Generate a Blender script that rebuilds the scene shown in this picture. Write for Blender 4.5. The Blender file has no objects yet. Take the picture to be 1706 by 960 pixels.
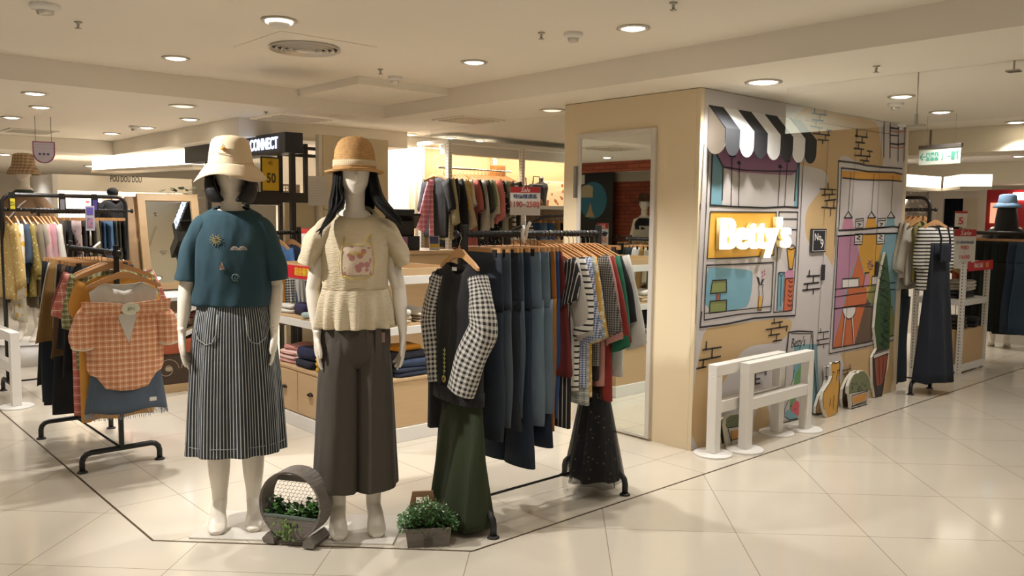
import bpy, math, random
from mathutils import Vector, Matrix
random.seed(7)
pi=math.pi
S=bpy.context.scene; COL=S.collection
def rad(a): return math.radians(a)
# ------------------------------------------------------------------ camera
FPX=1390.0; PITCH=rad(4.88); ROLL=rad(-0.61); AZ=rad(48.15)
CAM=Vector((-4.401,-3.162,1.5))
_F0=Vector((math.cos(AZ),math.sin(AZ),0)); _R0=Vector((math.sin(AZ),-math.cos(AZ),0)); _Z=Vector((0,0,1))
FW=_F0*math.cos(PITCH)-_Z*math.sin(PITCH); _U=_F0*math.sin(PITCH)+_Z*math.cos(PITCH)
RT=_R0*math.cos(ROLL)-_U*math.sin(ROLL); UP=_R0*math.sin(ROLL)+_U*math.cos(ROLL)
cd=bpy.data.cameras.new('camera'); cam=bpy.data.objects.new('camera',cd); COL.objects.link(cam)
cd.sensor_width=36; cd.lens=FPX/1706*36; cd.clip_start=.05; cd.clip_end=200
m=Matrix((RT,UP,-FW)).transposed().to_4x4(); m.translation=CAM; cam.matrix_world=m
S.camera=cam
S.view_settings.view_transform='Standard'; S.view_settings.look='None'
S.view_settings.gamma=1; S.view_settings.use_curve_mapping=False
S.view_settings.exposure=0.12
W=bpy.data.worlds.new('world'); S.world=W; W.use_nodes=True
W.node_tree.nodes['Background'].inputs[0].default_value=(1,.94,.86,1)
W.node_tree.nodes['Background'].inputs[1].default_value=.42
KEY=1.0      # strength of downlights
# measuring helpers: where the sight line through a photo pixel meets a real plane
def ray(x,y): return FW+RT*((x-853)/FPX)+UP*((480-y)/FPX)
def G(x,y,z=0):
    d=ray(x,y); return CAM+d*((z-CAM.z)/d.z)
def onx(x,y,X):
    d=ray(x,y); return CAM+d*((X-CAM.x)/d.x)
def ony(x,y,Y):
    d=ray(x,y); return CAM+d*((Y-CAM.y)/d.y)
def ondep(x,y,D): return CAM+ray(x,y)*D
H1=2.475; H=2.319; H0=2.162
# ------------------------------------------------------------------ materials
def srgb(c):
    if isinstance(c,str):
        c=c.lstrip('#'); c=[int(c[i:i+2],16)/255 for i in (0,2,4)]
    return tuple((x/12.92 if x<=.04045 else ((x+.055)/1.055)**2.4) for x in c)+(1,)
MC={}
class NT:
    def __init__(s,name):
        s.m=bpy.data.materials.new(name); s.m.use_nodes=True; s.t=s.m.node_tree; s.b=s.t.nodes['Principled BSDF']
        s.out=s.t.nodes['Material Output']
    def n(s,t,**k):
        x=s.t.nodes.new(t)
        for a,b in k.items(): setattr(x,a,b)
        return x
    def l(s,a,b): s.t.links.new(a,b)
    def math(s,op,a,b=None,c=None):
        x=s.n('ShaderNodeMath',operation=op)
        for i,v in enumerate((a,b,c)):
            if v is None: continue
            if isinstance(v,(int,float)): x.inputs[i].default_value=v
            else: s.l(v,x.inputs[i])
        return x.outputs[0]
    def mix(s,f,a,b):
        x=s.n('ShaderNodeMix',data_type='RGBA')
        for i,v in ((0,f),(6,a),(7,b)):
            if isinstance(v,(int,float)): x.inputs[i].default_value=v
            elif isinstance(v,tuple): x.inputs[i].default_value=v
            else: s.l(v,x.inputs[i])
        return x.outputs[2]
    def coord(s,kind='Object'):
        tc=s.n('ShaderNodeTexCoord'); sp=s.n('ShaderNodeSeparateXYZ'); s.l(tc.outputs[kind],sp.inputs[0])
        s.co=tc.outputs[kind]; return sp.outputs
    def band(s,c,size,duty,ph=0):
        return s.math('LESS_THAN',s.math('FRACT',s.math('MULTIPLY_ADD',c,1/size,100.0+ph)),duty)
    def noise(s,scale,detail=3,vec=None,rough=.5):
        x=s.n('ShaderNodeTexNoise'); x.inputs['Scale'].default_value=scale; x.inputs['Detail'].default_value=detail
        x.inputs['Roughness'].default_value=rough
        if vec is None:
            tc=s.n('ShaderNodeTexCoord'); vec=tc.outputs['Object']
        s.l(vec,x.inputs['Vector']); return x.outputs['Fac']
    def bump(s,h,strength=.3,dist=.01):
        b=s.n('ShaderNodeBump'); b.inputs['Strength'].default_value=strength; b.inputs['Distance'].default_value=dist
        s.l(h,b.inputs['Height']); s.l(b.outputs[0],s.b.inputs['Normal'])
    def col(s,c):
        if isinstance(c,tuple): s.b.inputs['Base Color'].default_value=c
        else: s.l(c,s.b.inputs['Base Color'])
    def rough(s,r): s.b.inputs['Roughness'].default_value=r
def cached(fn):
    def w(*a,**k):
        key=(fn.__name__,a,tuple(sorted(k.items())))
        if key not in MC: MC[key]=fn(*a,**k)
        return MC[key]
    return w
@cached
def flat(c,r=.5,metal=0,var=0,name='paint'):
    n=NT(name); n.rough(r); n.b.inputs['Metallic'].default_value=metal
    if var: n.col(n.mix(n.noise(6,4),tuple(x*(1-var) for x in srgb(c)[:3])+(1,),srgb(c)))
    else: n.col(srgb(c))
    return n.m
@cached
def cloth(c,var=.18,wr=.45):
    n=NT('cloth'); n.rough(.9); a=srgb(c)
    n.col(n.mix(n.noise(9,4),tuple(x*(1-var) for x in a[:3])+(1,),a))
    mp=n.n('ShaderNodeMapping'); tc=n.n('ShaderNodeTexCoord'); n.l(tc.outputs['Object'],mp.inputs[0]); mp.inputs['Scale'].default_value=(1.2,1.2,.55); mp.inputs['Rotation'].default_value=(0,.45,0)
    h=n.math('ADD',n.noise(7,2,mp.outputs[0]),n.math('MULTIPLY',n.noise(420,2),.05)); n.bump(h,wr,.05)
    n.b.inputs['Sheen Weight'].default_value=.02
    return n.m
@cached
def crinkle(c):
    n=NT('crinkled cloth'); n.rough(.85); a=srgb(c)
    mp=n.n('ShaderNodeMapping'); tc=n.n('ShaderNodeTexCoord'); n.l(tc.outputs['Object'],mp.inputs[0]); mp.inputs['Scale'].default_value=(14,14,75)
    z=n.noise(3,3,mp.outputs[0]); n.col(n.mix(z,tuple(x*.86 for x in a[:3])+(1,),a)); n.bump(z,.5,.012)
    return n.m
@cached
def denim(c,lo=.7):
    n=NT('denim'); n.rough(.88); a=srgb(c)
    mp=n.n('ShaderNodeMapping'); tc=n.n('ShaderNodeTexCoord'); n.l(tc.outputs['Object'],mp.inputs[0]); mp.inputs['Scale'].default_value=(3,3,1.2)
    n.col(n.mix(n.noise(6,6,mp.outputs[0],.65),tuple(x*lo for x in a[:3])+(1,),tuple(min(1,x*1.25) for x in a[:3])+(1,)))
    n.bump(n.noise(300,2),.25,.004); return n.m
def _two(n,kind,axes,size,duty):
    c=n.coord(kind)
    return [n.band(c[i],size,duty) for i in axes]
@cached
def gingham(c1,c2,size=.03,duty=.5,kind='Object',axes=(0,2)):
    n=NT('gingham cloth'); n.rough(.9); f=_two(n,kind,axes,size,duty)
    v=n.math('MULTIPLY',n.math('ADD',f[0],f[1]),.5); n.col(n.mix(v,srgb(c1),srgb(c2))); n.bump(n.noise(14,3),.35,.02); return n.m
@cached
def gingham_uv(c1,c2,su,sv):
    n=NT('gingham cloth'); n.rough(.9); c=n.coord('UV'); v=n.math('MULTIPLY',n.math('ADD',n.band(c[0],su,.5),n.band(c[1],sv,.5)),.5); n.col(n.mix(v,srgb(c1),srgb(c2))); n.bump(n.noise(14,3),.5,.03); return n.m
@cached
def stripes(c1,c2,size=.03,duty=.4,kind='Object',axis=2):
    n=NT('striped cloth'); n.rough(.9); f=_two(n,kind,(axis,),size,duty)[0]
    n.col(n.mix(f,srgb(c1),srgb(c2))); n.bump(n.noise(14,3),.3,.02); return n.m
@cached
def plaid(base,l1,l2,size=.05):
    n=NT('plaid cloth'); n.rough(.9); c=n.coord()
    col=n.mix(n.math('MULTIPLY',n.noise(9,3),.3),srgb(base),srgb(l1))
    for ax in (0,2):
        col=n.mix(n.math('MULTIPLY',n.band(c[ax],size,.28),.55),col,srgb(l1))
        col=n.mix(n.math('MULTIPLY',n.band(c[ax],size,.10,.45),.75),col,srgb(l2))
    n.col(col); n.bump(n.noise(14,3),.4,.02); return n.m
@cached
def dots(base,dot,scale=30,thr=.28):
    n=NT('spotted cloth'); n.rough(.9); v=n.n('ShaderNodeTexVoronoi'); v.inputs['Scale'].default_value=scale
    tc=n.n('ShaderNodeTexCoord'); n.l(tc.outputs['Object'],v.inputs['Vector'])
    n.col(n.mix(n.math('LESS_THAN',v.outputs['Distance'],thr),srgb(base),srgb(dot))); n.bump(n.noise(14,3),.35,.02); return n.m
@cached
def wood(c='#cba878',dark=.8,scale=1.0,r=.45):
    n=NT('wood'); n.rough(r); a=srgb(c); mp=n.n('ShaderNodeMapping'); tc=n.n('ShaderNodeTexCoord'); n.l(tc.outputs['Object'],mp.inputs[0])
    mp.inputs['Scale'].default_value=(2*scale,2*scale,22*scale)
    n.col(n.mix(n.noise(2.2,5,mp.outputs[0]),tuple(x*dark for x in a[:3])+(1,),a)); return n.m
@cached
def weathered():
    n=NT('weathered wood'); n.rough(.85); mp=n.n('ShaderNodeMapping'); tc=n.n('ShaderNodeTexCoord'); n.l(tc.outputs['Object'],mp.inputs[0]); mp.inputs['Scale'].default_value=(3,3,30)
    z=n.noise(4,6,mp.outputs[0],.7); n.col(n.mix(z,srgb('#4d4741'),srgb('#8f867b'))); n.bump(z,.5,.01); return n.m
@cached
def emis(c,s):
    n=NT('light'); n.b.inputs['Base Color'].default_value=srgb(c); n.b.inputs['Emission Color'].default_value=srgb(c); n.b.inputs['Emission Strength'].default_value=s; return n.m
@cached
def mirror():
    n=NT('mirror'); n.col((.80,.84,.80,1)); n.rough(.015); n.b.inputs['Metallic'].default_value=1; return n.m
@cached
def sheet(c,alpha,gl=.1,rough=.05):
    n=NT('sheer'); tr=n.n('ShaderNodeBsdfTransparent'); mx=n.n('ShaderNodeMixShader')
    n.col(srgb(c)); n.rough(rough); mx.inputs[0].default_value=alpha
    n.l(tr.outputs[0],mx.inputs[1]); n.l(n.b.outputs[0],mx.inputs[2]); n.l(mx.outputs[0],n.out.inputs[0]); return n.m
@cached
def hairm():
    n=NT('black hair'); n.rough(.38); c=n.coord('UV'); f=n.math('FRACT',n.math('MULTIPLY',c[0],40))
    mp=n.n('ShaderNodeMapping'); n.l(n.co,mp.inputs[0]); mp.inputs['Scale'].default_value=(60,1.5,1)
    z=n.noise(3,3,mp.outputs[0]); n.col(n.mix(z,(.0025,.002,.002,1),(.008,.0065,.006,1))); n.b.inputs['Specular IOR Level'].default_value=.25; n.bump(z,.6,.01); return n.m
@cached
def straw():
    n=NT('straw'); n.rough(.8); c=n.coord(); w=n.math('SINE',n.math('MULTIPLY',c[2],900)); z=n.noise(60,4)
    v=n.math('ADD',n.math('MULTIPLY',w,.25),z); n.col(n.mix(v,srgb('#a5763f'),srgb('#d9ac70'))); n.bump(v,.6,.006); return n.m
def tilemat(kind):
    n=NT('floor tiles'); c=n.coord(); x,y=c[0],c[1]
    if kind=='mall':
        a=n.math('MULTIPLY',n.math('SUBTRACT',x,y),.70711); b=n.math('MULTIPLY',n.math('ADD',x,y),.70711); oa,ob,p=-.004,-.777,.624
    else: a,b,oa,ob,p=x,y,-2.814,.022,.622
    fs=[]; cells=[]
    for v,o in ((a,oa),(b,ob)):
        q=n.math('MULTIPLY_ADD',v,1/p,100-o/p); fr=n.math('FRACT',q); cells.append(n.math('FLOOR',q))
        d=n.math('MINIMUM',fr,n.math('SUBTRACT',1.0,fr)); fs.append(n.math('LESS_THAN',d,.0028))
    g=n.math('MAXIMUM',fs[0],fs[1])
    cmb=n.n('ShaderNodeCombineXYZ'); n.l(cells[0],cmb.inputs[0]); n.l(cells[1],cmb.inputs[1])
    wn=n.n('ShaderNodeTexWhiteNoise'); n.l(cmb.outputs[0],wn.inputs['Vector'])
    base=n.mix(n.noise(2.2,5),srgb('#c8beac'),srgb('#d3cab9'))
    base=n.mix(n.math('MULTIPLY',wn.outputs['Value'],.22),base,srgb('#c4b9a6'))
    spk=n.math('GREATER_THAN',n.noise(160,2),.70); base=n.mix(n.math('MULTIPLY',spk,.25),base,srgb('#a8977c'))
    n.col(n.mix(n.math('MULTIPLY',g,.75),base,srgb('#6f604c')))
    n.l(n.math('MULTIPLY_ADD',n.noise(3,4),.08,.07),n.b.inputs['Roughness']); n.b.inputs['Specular IOR Level'].default_value=.62
    n.bump(n.math('SUBTRACT',1.0,g),.15,.002)
    return n.m
def plaster(c,r=.85):
    n=NT('plaster'); n.rough(r); n.col(n.mix(n.noise(1.2,4),tuple(x*.96 for x in srgb(c)[:3])+(1,),srgb(c))); n.bump(n.noise(120,2),.05,.002); return n.m
M_WHITE=flat('#e4e0d8',.45,0,.04); M_WMETAL=flat('#d9d6ce',.38,0,.03); M_BLACK=flat('#1a1817',.42,0,.1); M_DARK=flat('#221f1e',.6)
M_CREAM=plaster('#dcc8a0'); M_PLY=wood('#c2a37a',.88); M_HANG=wood('#cc9a66',.82,3,.4); M_STEEL=flat('#a9a49b',.25,1)
M_CEIL=plaster('#ebe4d6'); M_BAND=plaster('#e2d8c0'); M_BODY=flat('#e6dccb',.38,0,.02,'mannequin skin'); M_RIM=flat('#cfcabf',.3,.6)
# ------------------------------------------------------------------ mesh builder
class MB:
    def __init__(s): s.v=[]; s.f=[]; s.mi=[]; s.uv=[]; s.T=None
    def add(s,vs,fs,mi=0,uvs=None):
        o=len(s.v)
        for p in vs:
            p=Vector(p); s.v.append(tuple(s.T@p) if s.T is not None else tuple(p))
        for k,f in enumerate(fs):
            s.f.append([o+i for i in f]); s.mi.append(mi); s.uv.append(uvs[k] if uvs else [(0,0)]*len(f))
        return s
    def box(s,a,b,mi=0,T=None):
        x0,y0,z0=[min(a[i],b[i]) for i in range(3)]; x1,y1,z1=[max(a[i],b[i]) for i in range(3)]
        vs=[(x0,y0,z0),(x1,y0,z0),(x1,y1,z0),(x0,y1,z0),(x0,y0,z1),(x1,y0,z1),(x1,y1,z1),(x0,y1,z1)]
        if T is not None: vs=[T@Vector(v) for v in vs]
        return s.add(vs,[(0,3,2,1),(4,5,6,7),(0,1,5,4),(1,2,6,5),(2,3,7,6),(3,0,4,7)],mi)
    def loft(s,rings,mi=0,caps=True,closed=True):
        n=len(rings[0]); m=len(rings); vs=[p for r in rings for p in r]; fs=[];uv=[]
        for j in range(m-1):
            for i in range(n if closed else n-1):
                k=(i+1)%n; fs.append((j*n+i,j*n+k,(j+1)*n+k,(j+1)*n+i))
                u0,u1,v0,v1=i/n,(i+1)/n,j/(m-1),(j+1)/(m-1); uv.append([(u0,v0),(u1,v0),(u1,v1),(u0,v1)])
        if caps and closed:
            fs.append(tuple(range(n-1,-1,-1))); uv.append([(0,0)]*n); fs.append(tuple((m-1)*n+i for i in range(n))); uv.append([(0,0)]*n)
        return s.add(vs,fs,mi,uv)
    def tube(s,pts,r,n=10,mi=0,caps=True):
        pts=[Vector(p) for p in pts]; rs=r if isinstance(r,(list,tuple)) else [r]*len(pts)
        rings=[]; prev=None
        for i,p in enumerate(pts):
            d=(pts[min(i+1,len(pts)-1)]-pts[max(i-1,0)]).normalized()
            if prev is None:
                a=Vector((0,0,1)) if abs(d.z)<.9 else Vector((1,0,0)); x=d.cross(a).normalized()
            else: x=(prev-d*prev.dot(d)).normalized()
            prev=x; y=d.cross(x); rr=rs[i]; ra,rb=(rr if isinstance(rr,tuple) else (rr,rr))
            rings.append([p+x*ra*math.cos(2*pi*k/n)+y*rb*math.sin(2*pi*k/n) for k in range(n)])
        return s.loft(rings,mi,caps)
    def cyl(s,p,r,h,n=20,mi=0,r2=None):
        p=Vector(p); r2=r if r2 is None else r2
        return s.loft([[p+Vector((a*math.cos(2*pi*k/n),a*math.sin(2*pi*k/n),z)) for k in range(n)] for a,z in ((r,0),(r2,h))],mi)
    def lathe(s,prof,n=32,mi=0,c=(0,0,0),sx=1,sy=1,caps=False,wob=None):
        rings=[]
        for j,(r,z) in enumerate(prof):
            ring=[]
            for k in range(n):
                t=2*pi*k/n; q=(r,z) if wob is None else wob(t,r,z)
                ring.append((c[0]+q[0]*sx*math.cos(t),c[1]+q[0]*sy*math.sin(t),c[2]+q[1]))
            rings.append(ring)
        return s.loft(rings,mi,caps)
    def ell(s,c,r,n=12,mi=0,m=None):
        m=m or n//2+1; rings=[]
        for j in range(m+1):
            a=pi*j/m; a=min(max(a,.06),pi-.06)
            rings.append([(c[0]+r[0]*math.sin(a)*math.cos(2*pi*k/n),c[1]+r[1]*math.sin(a)*math.sin(2*pi*k/n),c[2]-r[2]*math.cos(a)) for k in range(n)])
        return s.loft(rings,mi)
    def prism(s,poly,o,ux,uy,th,mi=0,mi2=None):
        # poly in (ux,uy) plane from point o, extruded by vector th
        o=Vector(o);ux=Vector(ux);uy=Vector(uy);th=Vector(th); n=len(poly)
        a=[o+ux*p[0]+uy*p[1] for p in poly]; b=[p+th for p in a]
        s.add(a+b,[tuple(range(n)),tuple(range(2*n-1,n-1,-1))],mi)
        return s.add(a+b,[(i,n+i,n+(i+1)%n,(i+1)%n) for i in range(n)],mi if mi2 is None else mi2)
    def build(s,name,mats,parent=None,smooth=False,loc=None,rz=0,label=None,cat=None,group=None,kind=None):
        me=bpy.data.meshes.new(name); me.from_pydata(s.v,[],s.f)
        if not isinstance(mats,(list,tuple)): mats=[mats]
        for m_ in mats: me.materials.append(m_)
        me.polygons.foreach_set('material_index',s.mi)
        ul=me.uv_layers.new(name='UVMap'); k=0
        flatuv=[c for u in s.uv for p in u for c in p]; ul.data.foreach_set('uv',flatuv)
        if smooth: me.polygons.foreach_set('use_smooth',[True]*len(s.f))
        me.validate(); me.update()
        return link(bpy.data.objects.new(name,me),parent,loc,rz,label,cat,group,kind)
def link(o,parent=None,loc=None,rz=0,label=None,cat=None,group=None,kind=None):
    COL.objects.link(o)
    if parent is not None: o.parent=parent
    if loc is not None: o.location=loc
    if rz: o.rotation_euler=(0,0,rz)
    if label: o['label']=label
    if cat: o['category']=cat
    if group: o['group']=group
    if kind: o['kind']=kind
    return o
def thing(name,label,cat,loc=(0,0,0),rz=0,group=None):
    return link(bpy.data.objects.new(name,None),None,loc,rz,label,cat,group)
def bev(o,w=.003,seg=2):
    b=o.modifiers.new('bevel','BEVEL'); b.width=w; b.segments=seg; b.limit_method='ANGLE'; b.angle_limit=rad(40); return o
def solid(o,t=.003):
    b=o.modifiers.new('solid','SOLIDIFY'); b.thickness=t; b.offset=0; return o
def subd(o,l=1):
    b=o.modifiers.new('sub','SUBSURF'); b.levels=l; b.render_levels=l; return o
def struct(name,mb,mat,smooth=False): return mb.build(name,mat,None,smooth,kind='structure')
def text(name,body,size,mat,parent,o,ux,uy,ext=.0006,off=0,align='CENTER',sx=1.0,shear=0):
    c=bpy.data.curves.new(name,'FONT'); c.body=body; c.size=size; c.extrude=ext; c.offset=off; c.align_x=align; c.align_y='CENTER'; c.shear=shear; c.resolution_u=3
    tmp=bpy.data.objects.new(name+'_src',c); COL.objects.link(tmp); bpy.context.view_layer.update()
    me=bpy.data.meshes.new_from_object(tmp.evaluated_get(bpy.context.evaluated_depsgraph_get())); bpy.data.objects.remove(tmp); bpy.data.curves.remove(c)
    me.name=name; me.materials.clear(); me.materials.append(mat)
    ux=Vector(ux).normalized(); uy=Vector(uy).normalized(); nz=ux.cross(uy)
    T=Matrix((ux*sx,uy,nz)).transposed().to_4x4(); T.translation=Vector(o); me.transform(T)
    return link(bpy.data.objects.new(name,me),parent)
# ------------------------------------------------------------------ room shell
BY=-.345; BX=-3.14
c1=(BX,.70); c2=(-2.10,BY)
fl=MB()
fl.add([(BX,16,0),(c1[0],c1[1],0),(c2[0],c2[1],0),(18,BY,0),(18,16,0)],[(0,1,2,3,4)],1)
fl.add([(BX,16,0),(c1[0],c1[1],0),(c2[0],c2[1],0),(18,BY,0),(18,-9,0),(-12,-9,0),(-12,16,0)],[(0,6,5,4,3,2,1)],0)
fo=struct('floor',fl,[tilemat('mall'),tilemat('shop')])
M_BRASS=flat('#5d4c38',.35,.5)
def inlay(a,b,w=.010):
    a=Vector((*a,0));b=Vector((*b,0)); d=(b-a).normalized(); q=Vector((-d.y,d.x,0))*w/2
    mb=MB(); mb.add([a-q,b-q,b+q,a+q]+[p+Vector((0,0,.0015)) for p in (a-q,b-q,b+q,a+q)],[(0,1,2,3)[::-1],(4,5,6,7),(0,1,5,4),(1,2,6,5),(2,3,7,6),(3,0,4,7)]); return mb
for i,(a,b) in enumerate((((BX,14),c1),(c1,c2),(c2,(17,BY)))): struct('trim_%d'%(i+1),inlay(a,b),M_BRASS)
# ceilings: high tray over the aisle, dropped soffit around it, lower ceiling beyond
XT=-.44; YT=2.89
ce=MB()
ce.box((-12,-9,H1),(XT,YT,H1+.1))                       # high tray
ce.box((XT,-9,H),(18,16,H+.3)); ce.box((-12,YT,H),(XT,16,H+.3))
struct('ceiling',ce,M_CEIL)
pb=G(597,137,2.43)
bb=MB().box((pb.x,pb.y,2.42),(XT-.001,YT-.001,H1)); struct('trim_4',bb,M_CEIL)
lo=MB(); CX=ony(645,250,4.1).x
lo.box((-1.357,3.74,H0),(CX,7.16,H-.001)); lo.box((-9,7.162,H0),(CX,16,H-.002)); struct('ceiling.001',lo,M_CEIL)
b1=MB().box((3.45,-6,2.10),(3.95,-.02,H-.001)); b1.box((3.45,.0,2.10),(3.95,8,H-.001)); struct('trim_5',b1,M_BAND)
b2=MB().box((8.2,-6,2.02),(8.8,9,H-.001)); struct('trim_6',b2,M_BAND)
# far enclosing walls
struct('wall_back',MB().box((-12,13.5,0),(18,13.7,H+.3)),plaster('#d8cfc0'))
struct('wall_right',MB().box((15.5,-9,0),(15.7,13.5,H+.3)),plaster('#e2dacb'))
# white pillar wall behind the till
struct('wall_pillar',MB().box((CX,4.1,0),(ony(782,235,4.1).x,6.6,H-.003)),flat('#efe6d8',.16,0,.02))
# ------------------------------------------------------------------ ceiling lights
def downlight(p,z,power,label,r=.062,tilt=None,spread=115,on=True,group=None):
    t=thing('downlight',label,'ceiling light',(p[0],p[1],z),0,group)
    mb=MB(); mb.lathe([(r,-.0),(r+.022,-.001),(r+.024,-.007),(r+.004,-.010),(r-.002,0.0)],28); mb.build('trim_ring',M_RIM,t,True)
    d=MB(); d.lathe([(.001,-.013),(r*.6,-.012),(r-.004,-.006),(r-.002,-.001)],24); d.build('diffuser',emis('#fff1d8',14 if on else .9),t,True)
    if power:
        L=bpy.data.lights.new('lamp','SPOT'); L.energy=power*KEY; L.spot_size=rad(spread); L.spot_blend=.55; L.shadow_soft_size=.045; L.color=(1,.97,.945)
        o=bpy.data.objects.new('lamp',L); COL.objects.link(o); o.parent=t; o.location=(0,0,-.03)
        if tilt: o.rotation_euler=Vector(tilt).to_track_quat('-Z','Y').to_euler()
    return t
PW=60
def DL(px,py,z,label,power=PW,**k):
    g=G(px,py,z); return downlight((g.x,g.y),z,power,label,**k)
DL(293,96,H1,'bright downlight in the high ceiling above the left clothes rack',130)
DL(790,103,H1,'bright round downlight in the high ceiling, right of the round air vent',135)
DL(1055,46,H1,'bright downlight in the high ceiling near the cream beam',55)
DL(1272,136,H,'wide recessed downlight right above the striped awning',58,r=.085,spread=150)
DL(920,183,H,'dim recessed downlight beside the cream box wall',14,r=.075,on=False)
for px,py,lab in ((58,155,'nearest of the left downlights on the dropped ceiling'),(68,178,'second left downlight, just behind the nearest one'),(19,195,'downlight at the far left edge of the ceiling'),
  (316,198,'right hand one of the downlights over the far left racks'),(244,212,'downlight beside the small round detector'),(186,222,'downlight over the header sign, between its neighbours'),(131,234,'farthest downlight in the row leading to the purple hanging sign')):
    DL(px,py,H,lab,55)
DL(305,176,H,'unlit white recessed downlight over the left rack',0,r=.08,on=False)
DL(8,257,H0,'small downlight low behind the plaid bucket hat',25)
for px,py,lab,pw in ((1502,160,'bright downlight behind the hanging glass panel',60),(1568,186,'dimmer flat downlight right of the first one behind the glass',20),(1693,203,'downlight at the right picture edge',40),
   (1651,254,'downlight over the blue bucket hat',40),(1697,260,'downlight over the red shop',30),(1665,309,'far small downlight above the red shop',0),(1635,307,'farthest small downlight above the white doorway',0)):
    DL(px,py,H,lab,pw)
for x,y in ((1.2,5.2),(3.0,6.4),(5.0,5.6),(6.6,2.0),(7.6,4.2),(1.4,8.6),(4.2,8.8),(7.0,7.4),(-.2,10.6),(-3.8,8.6),(-5.6,7.4),(-3.6,11.2),(10.6,1.2),(11,-2.4),(7.6,-3.4),(11.5,5.0)): downlight((x,y),H,120,'downlight added to fill the dark far shops, outside the view',group='added far fill downlights')  # unseen lamps added to brighten the dark far area and its ceiling
for x,y in ((-.6,5.4),(-.5,6.6),(-2.6,9.2),(-1.0,8.4),(-.9,9.8)): downlight((x,y),H0,90,'downlight added to fill the dark low ceiling area, outside the view',group='added low ceiling fill downlights')  # more unseen lamps, added under the low ceiling as fill
for x,y in ((.50,3.86),(1.0,3.86),(1.42,3.9)): downlight((x,y),H,75,'wall washing downlight close to the white pillar',r=.045,spread=155,group='pillar downlights')
for x,y in ((.14,4.25),(.14,4.85)): downlight((x,y),H0,60,'small downlight added to brighten the long face of the white pillar',r=.045,spread=155,group='added pillar side downlights')  # lamps added only to brighten the side face of the pillar
# lamps of the aisle behind and left of the viewer
for i,(x,y) in enumerate(((-2.4,-1.2),(-4.6,-1.0),(-4.6,1.6),(-.95,-2.6),(-2.6,-3.6),(-5.6,-3.6),(-6.4,.2),(-6.5,4.2),(-4.2,4.5))):
    if y<YT: downlight((x,y),H1,14 if x>-1.5 else 34,'downlight of the aisle ceiling outside the view',group='aisle downlights')
    else: downlight((x,y),H,60,'downlight of the aisle ceiling outside the view',group='aisle downlights')
for i,(x,y) in enumerate(((1.6,-3.2),(4.9,-2.2),(2.2,2.2),(3.4,4.2),(6.2,3.2))): downlight((x,y),H,60 if y>0 else 18,'downlight of the dropped ceiling outside the view',group='soffit downlights')
# gimbal spot that lights the two figures
g=G(465,33,H1); t=thing('gimbal_spotlight','tilting white spotlight glowing at its sides, above the round air vent','ceiling light',(g.x,g.y,H1))
MB().lathe([(.0,-.045),(.03,-.043),(.05,-.03),(.058,-.012),(.058,0)],28).build('lamp_housing',M_WHITE,t,True)
mb=MB(); mb.lathe([(.062,-.001),(.088,-.002),(.09,-.008),(.07,-.010),(.062,-.001)],28); mb.build('trim_ring',M_RIM,t,True)
mb=MB(); mb.lathe([(.056,-.02),(.067,-.016),(.067,-.004),(.056,-.004)],28); mb.build('diffuser',emis('#fff1d8',5),t,True)
def spot(name,loc,target,power,size,blend=.4,soft=.04,parent=None,col=(1,.975,.95)):
    L=bpy.data.lights.new(name,'SPOT'); L.energy=power*KEY; L.spot_size=rad(size); L.spot_blend=blend; L.shadow_soft_size=soft; L.color=col
    o=bpy.data.objects.new(name,L); COL.objects.link(o); o.location=loc; o.rotation_euler=(Vector(target)-Vector(loc)).to_track_quat('-Z','Y').to_euler()
    if parent: o.parent=parent; o.location=Vector(loc)-parent.location
    return o
downlight((-3.95,.85),H1,0,'downlight of the aisle ceiling outside the view',group='aisle downlights')
spot('lamp',(-3.95,.85,2.44),(-2.65,.35,.9),230,70,.5,.03)
# ------------------------------------------------------------------ ceiling fittings
def vent_round(px,py):
    g=G(px,py,H1); t=thing('air_diffuser','round white ceiling air vent with dark concentric slots in a square panel','air vent',(g.x,g.y,H1),rad(0))
    MB().box((-.30,-.30,-.004),(.30,.30,0)).build('panel',M_CEIL,t); bev(t.children[0],.001)
    mb=MB()
    for k,r in enumerate((.20,.165,.13,.095,.06)): mb.lathe([(r,-.006),(r+.006,-.020-.002*k),(r+.001,-.022-.002*k),(r-.008,-.008)],36)
    mb.build('louvre_rings',M_RIM,t,True); MB().lathe([(.19,-.0045),(.0005,-.005)],36).build('dark_gap',M_DARK,t)
vent_round(508,78)
for px,py,z,lab in ((780,199,H,'square ceiling air grille left of the cream box'),(490,196,H0,'beige square ceiling grille above the black steel shelving'),(245,262,H0,'thin flat grille above the white light cove'),(50,218,H,'long thin ceiling slot over the purple hanging sign')):
    g=G(px,py,z); t=thing('ceiling_grille',lab,'air vent',(g.x,g.y,z)); MB().box((-.22,-.22,-.012),(.22,.22,0)).build('frame',M_CEIL,t)
    mb=MB()
    for k in range(7): mb.box((-.19,-.18+k*.055,-.018),(.19,-.165+k*.055,-.010))
    mb.build('slats',M_RIM,t)
def puck(px,py,z,lab,r=.05,nm='smoke_detector'):
    g=G(px,py,z); t=thing(nm,lab,'detector',(g.x,g.y,z))
    MB().lathe([(r,0),(r*1.05,-.012),(r*.9,-.024),(r*.6,-.028)],24).build('base',M_WHITE,t,True)
    MB().lathe([(r*.6,-.026),(r*.55,-.045),(r*.3,-.05),(.001,-.05)],24).build('sensor_head',M_RIM,t,True)
puck(658,128,H1,'round white smoke detector in front of the corner block'); puck(955,55,H1,'round white smoke detector left of the cream beam'); puck(75,8,H1,'round white smoke detector at the top left corner',.065); puck(224,210,H,'small round detector among the left downlights')
puck(1500,207,H,'small white detector right of the hanging glass') ; puck(1492,172,H,'flat white detector behind the glass panel')
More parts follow.
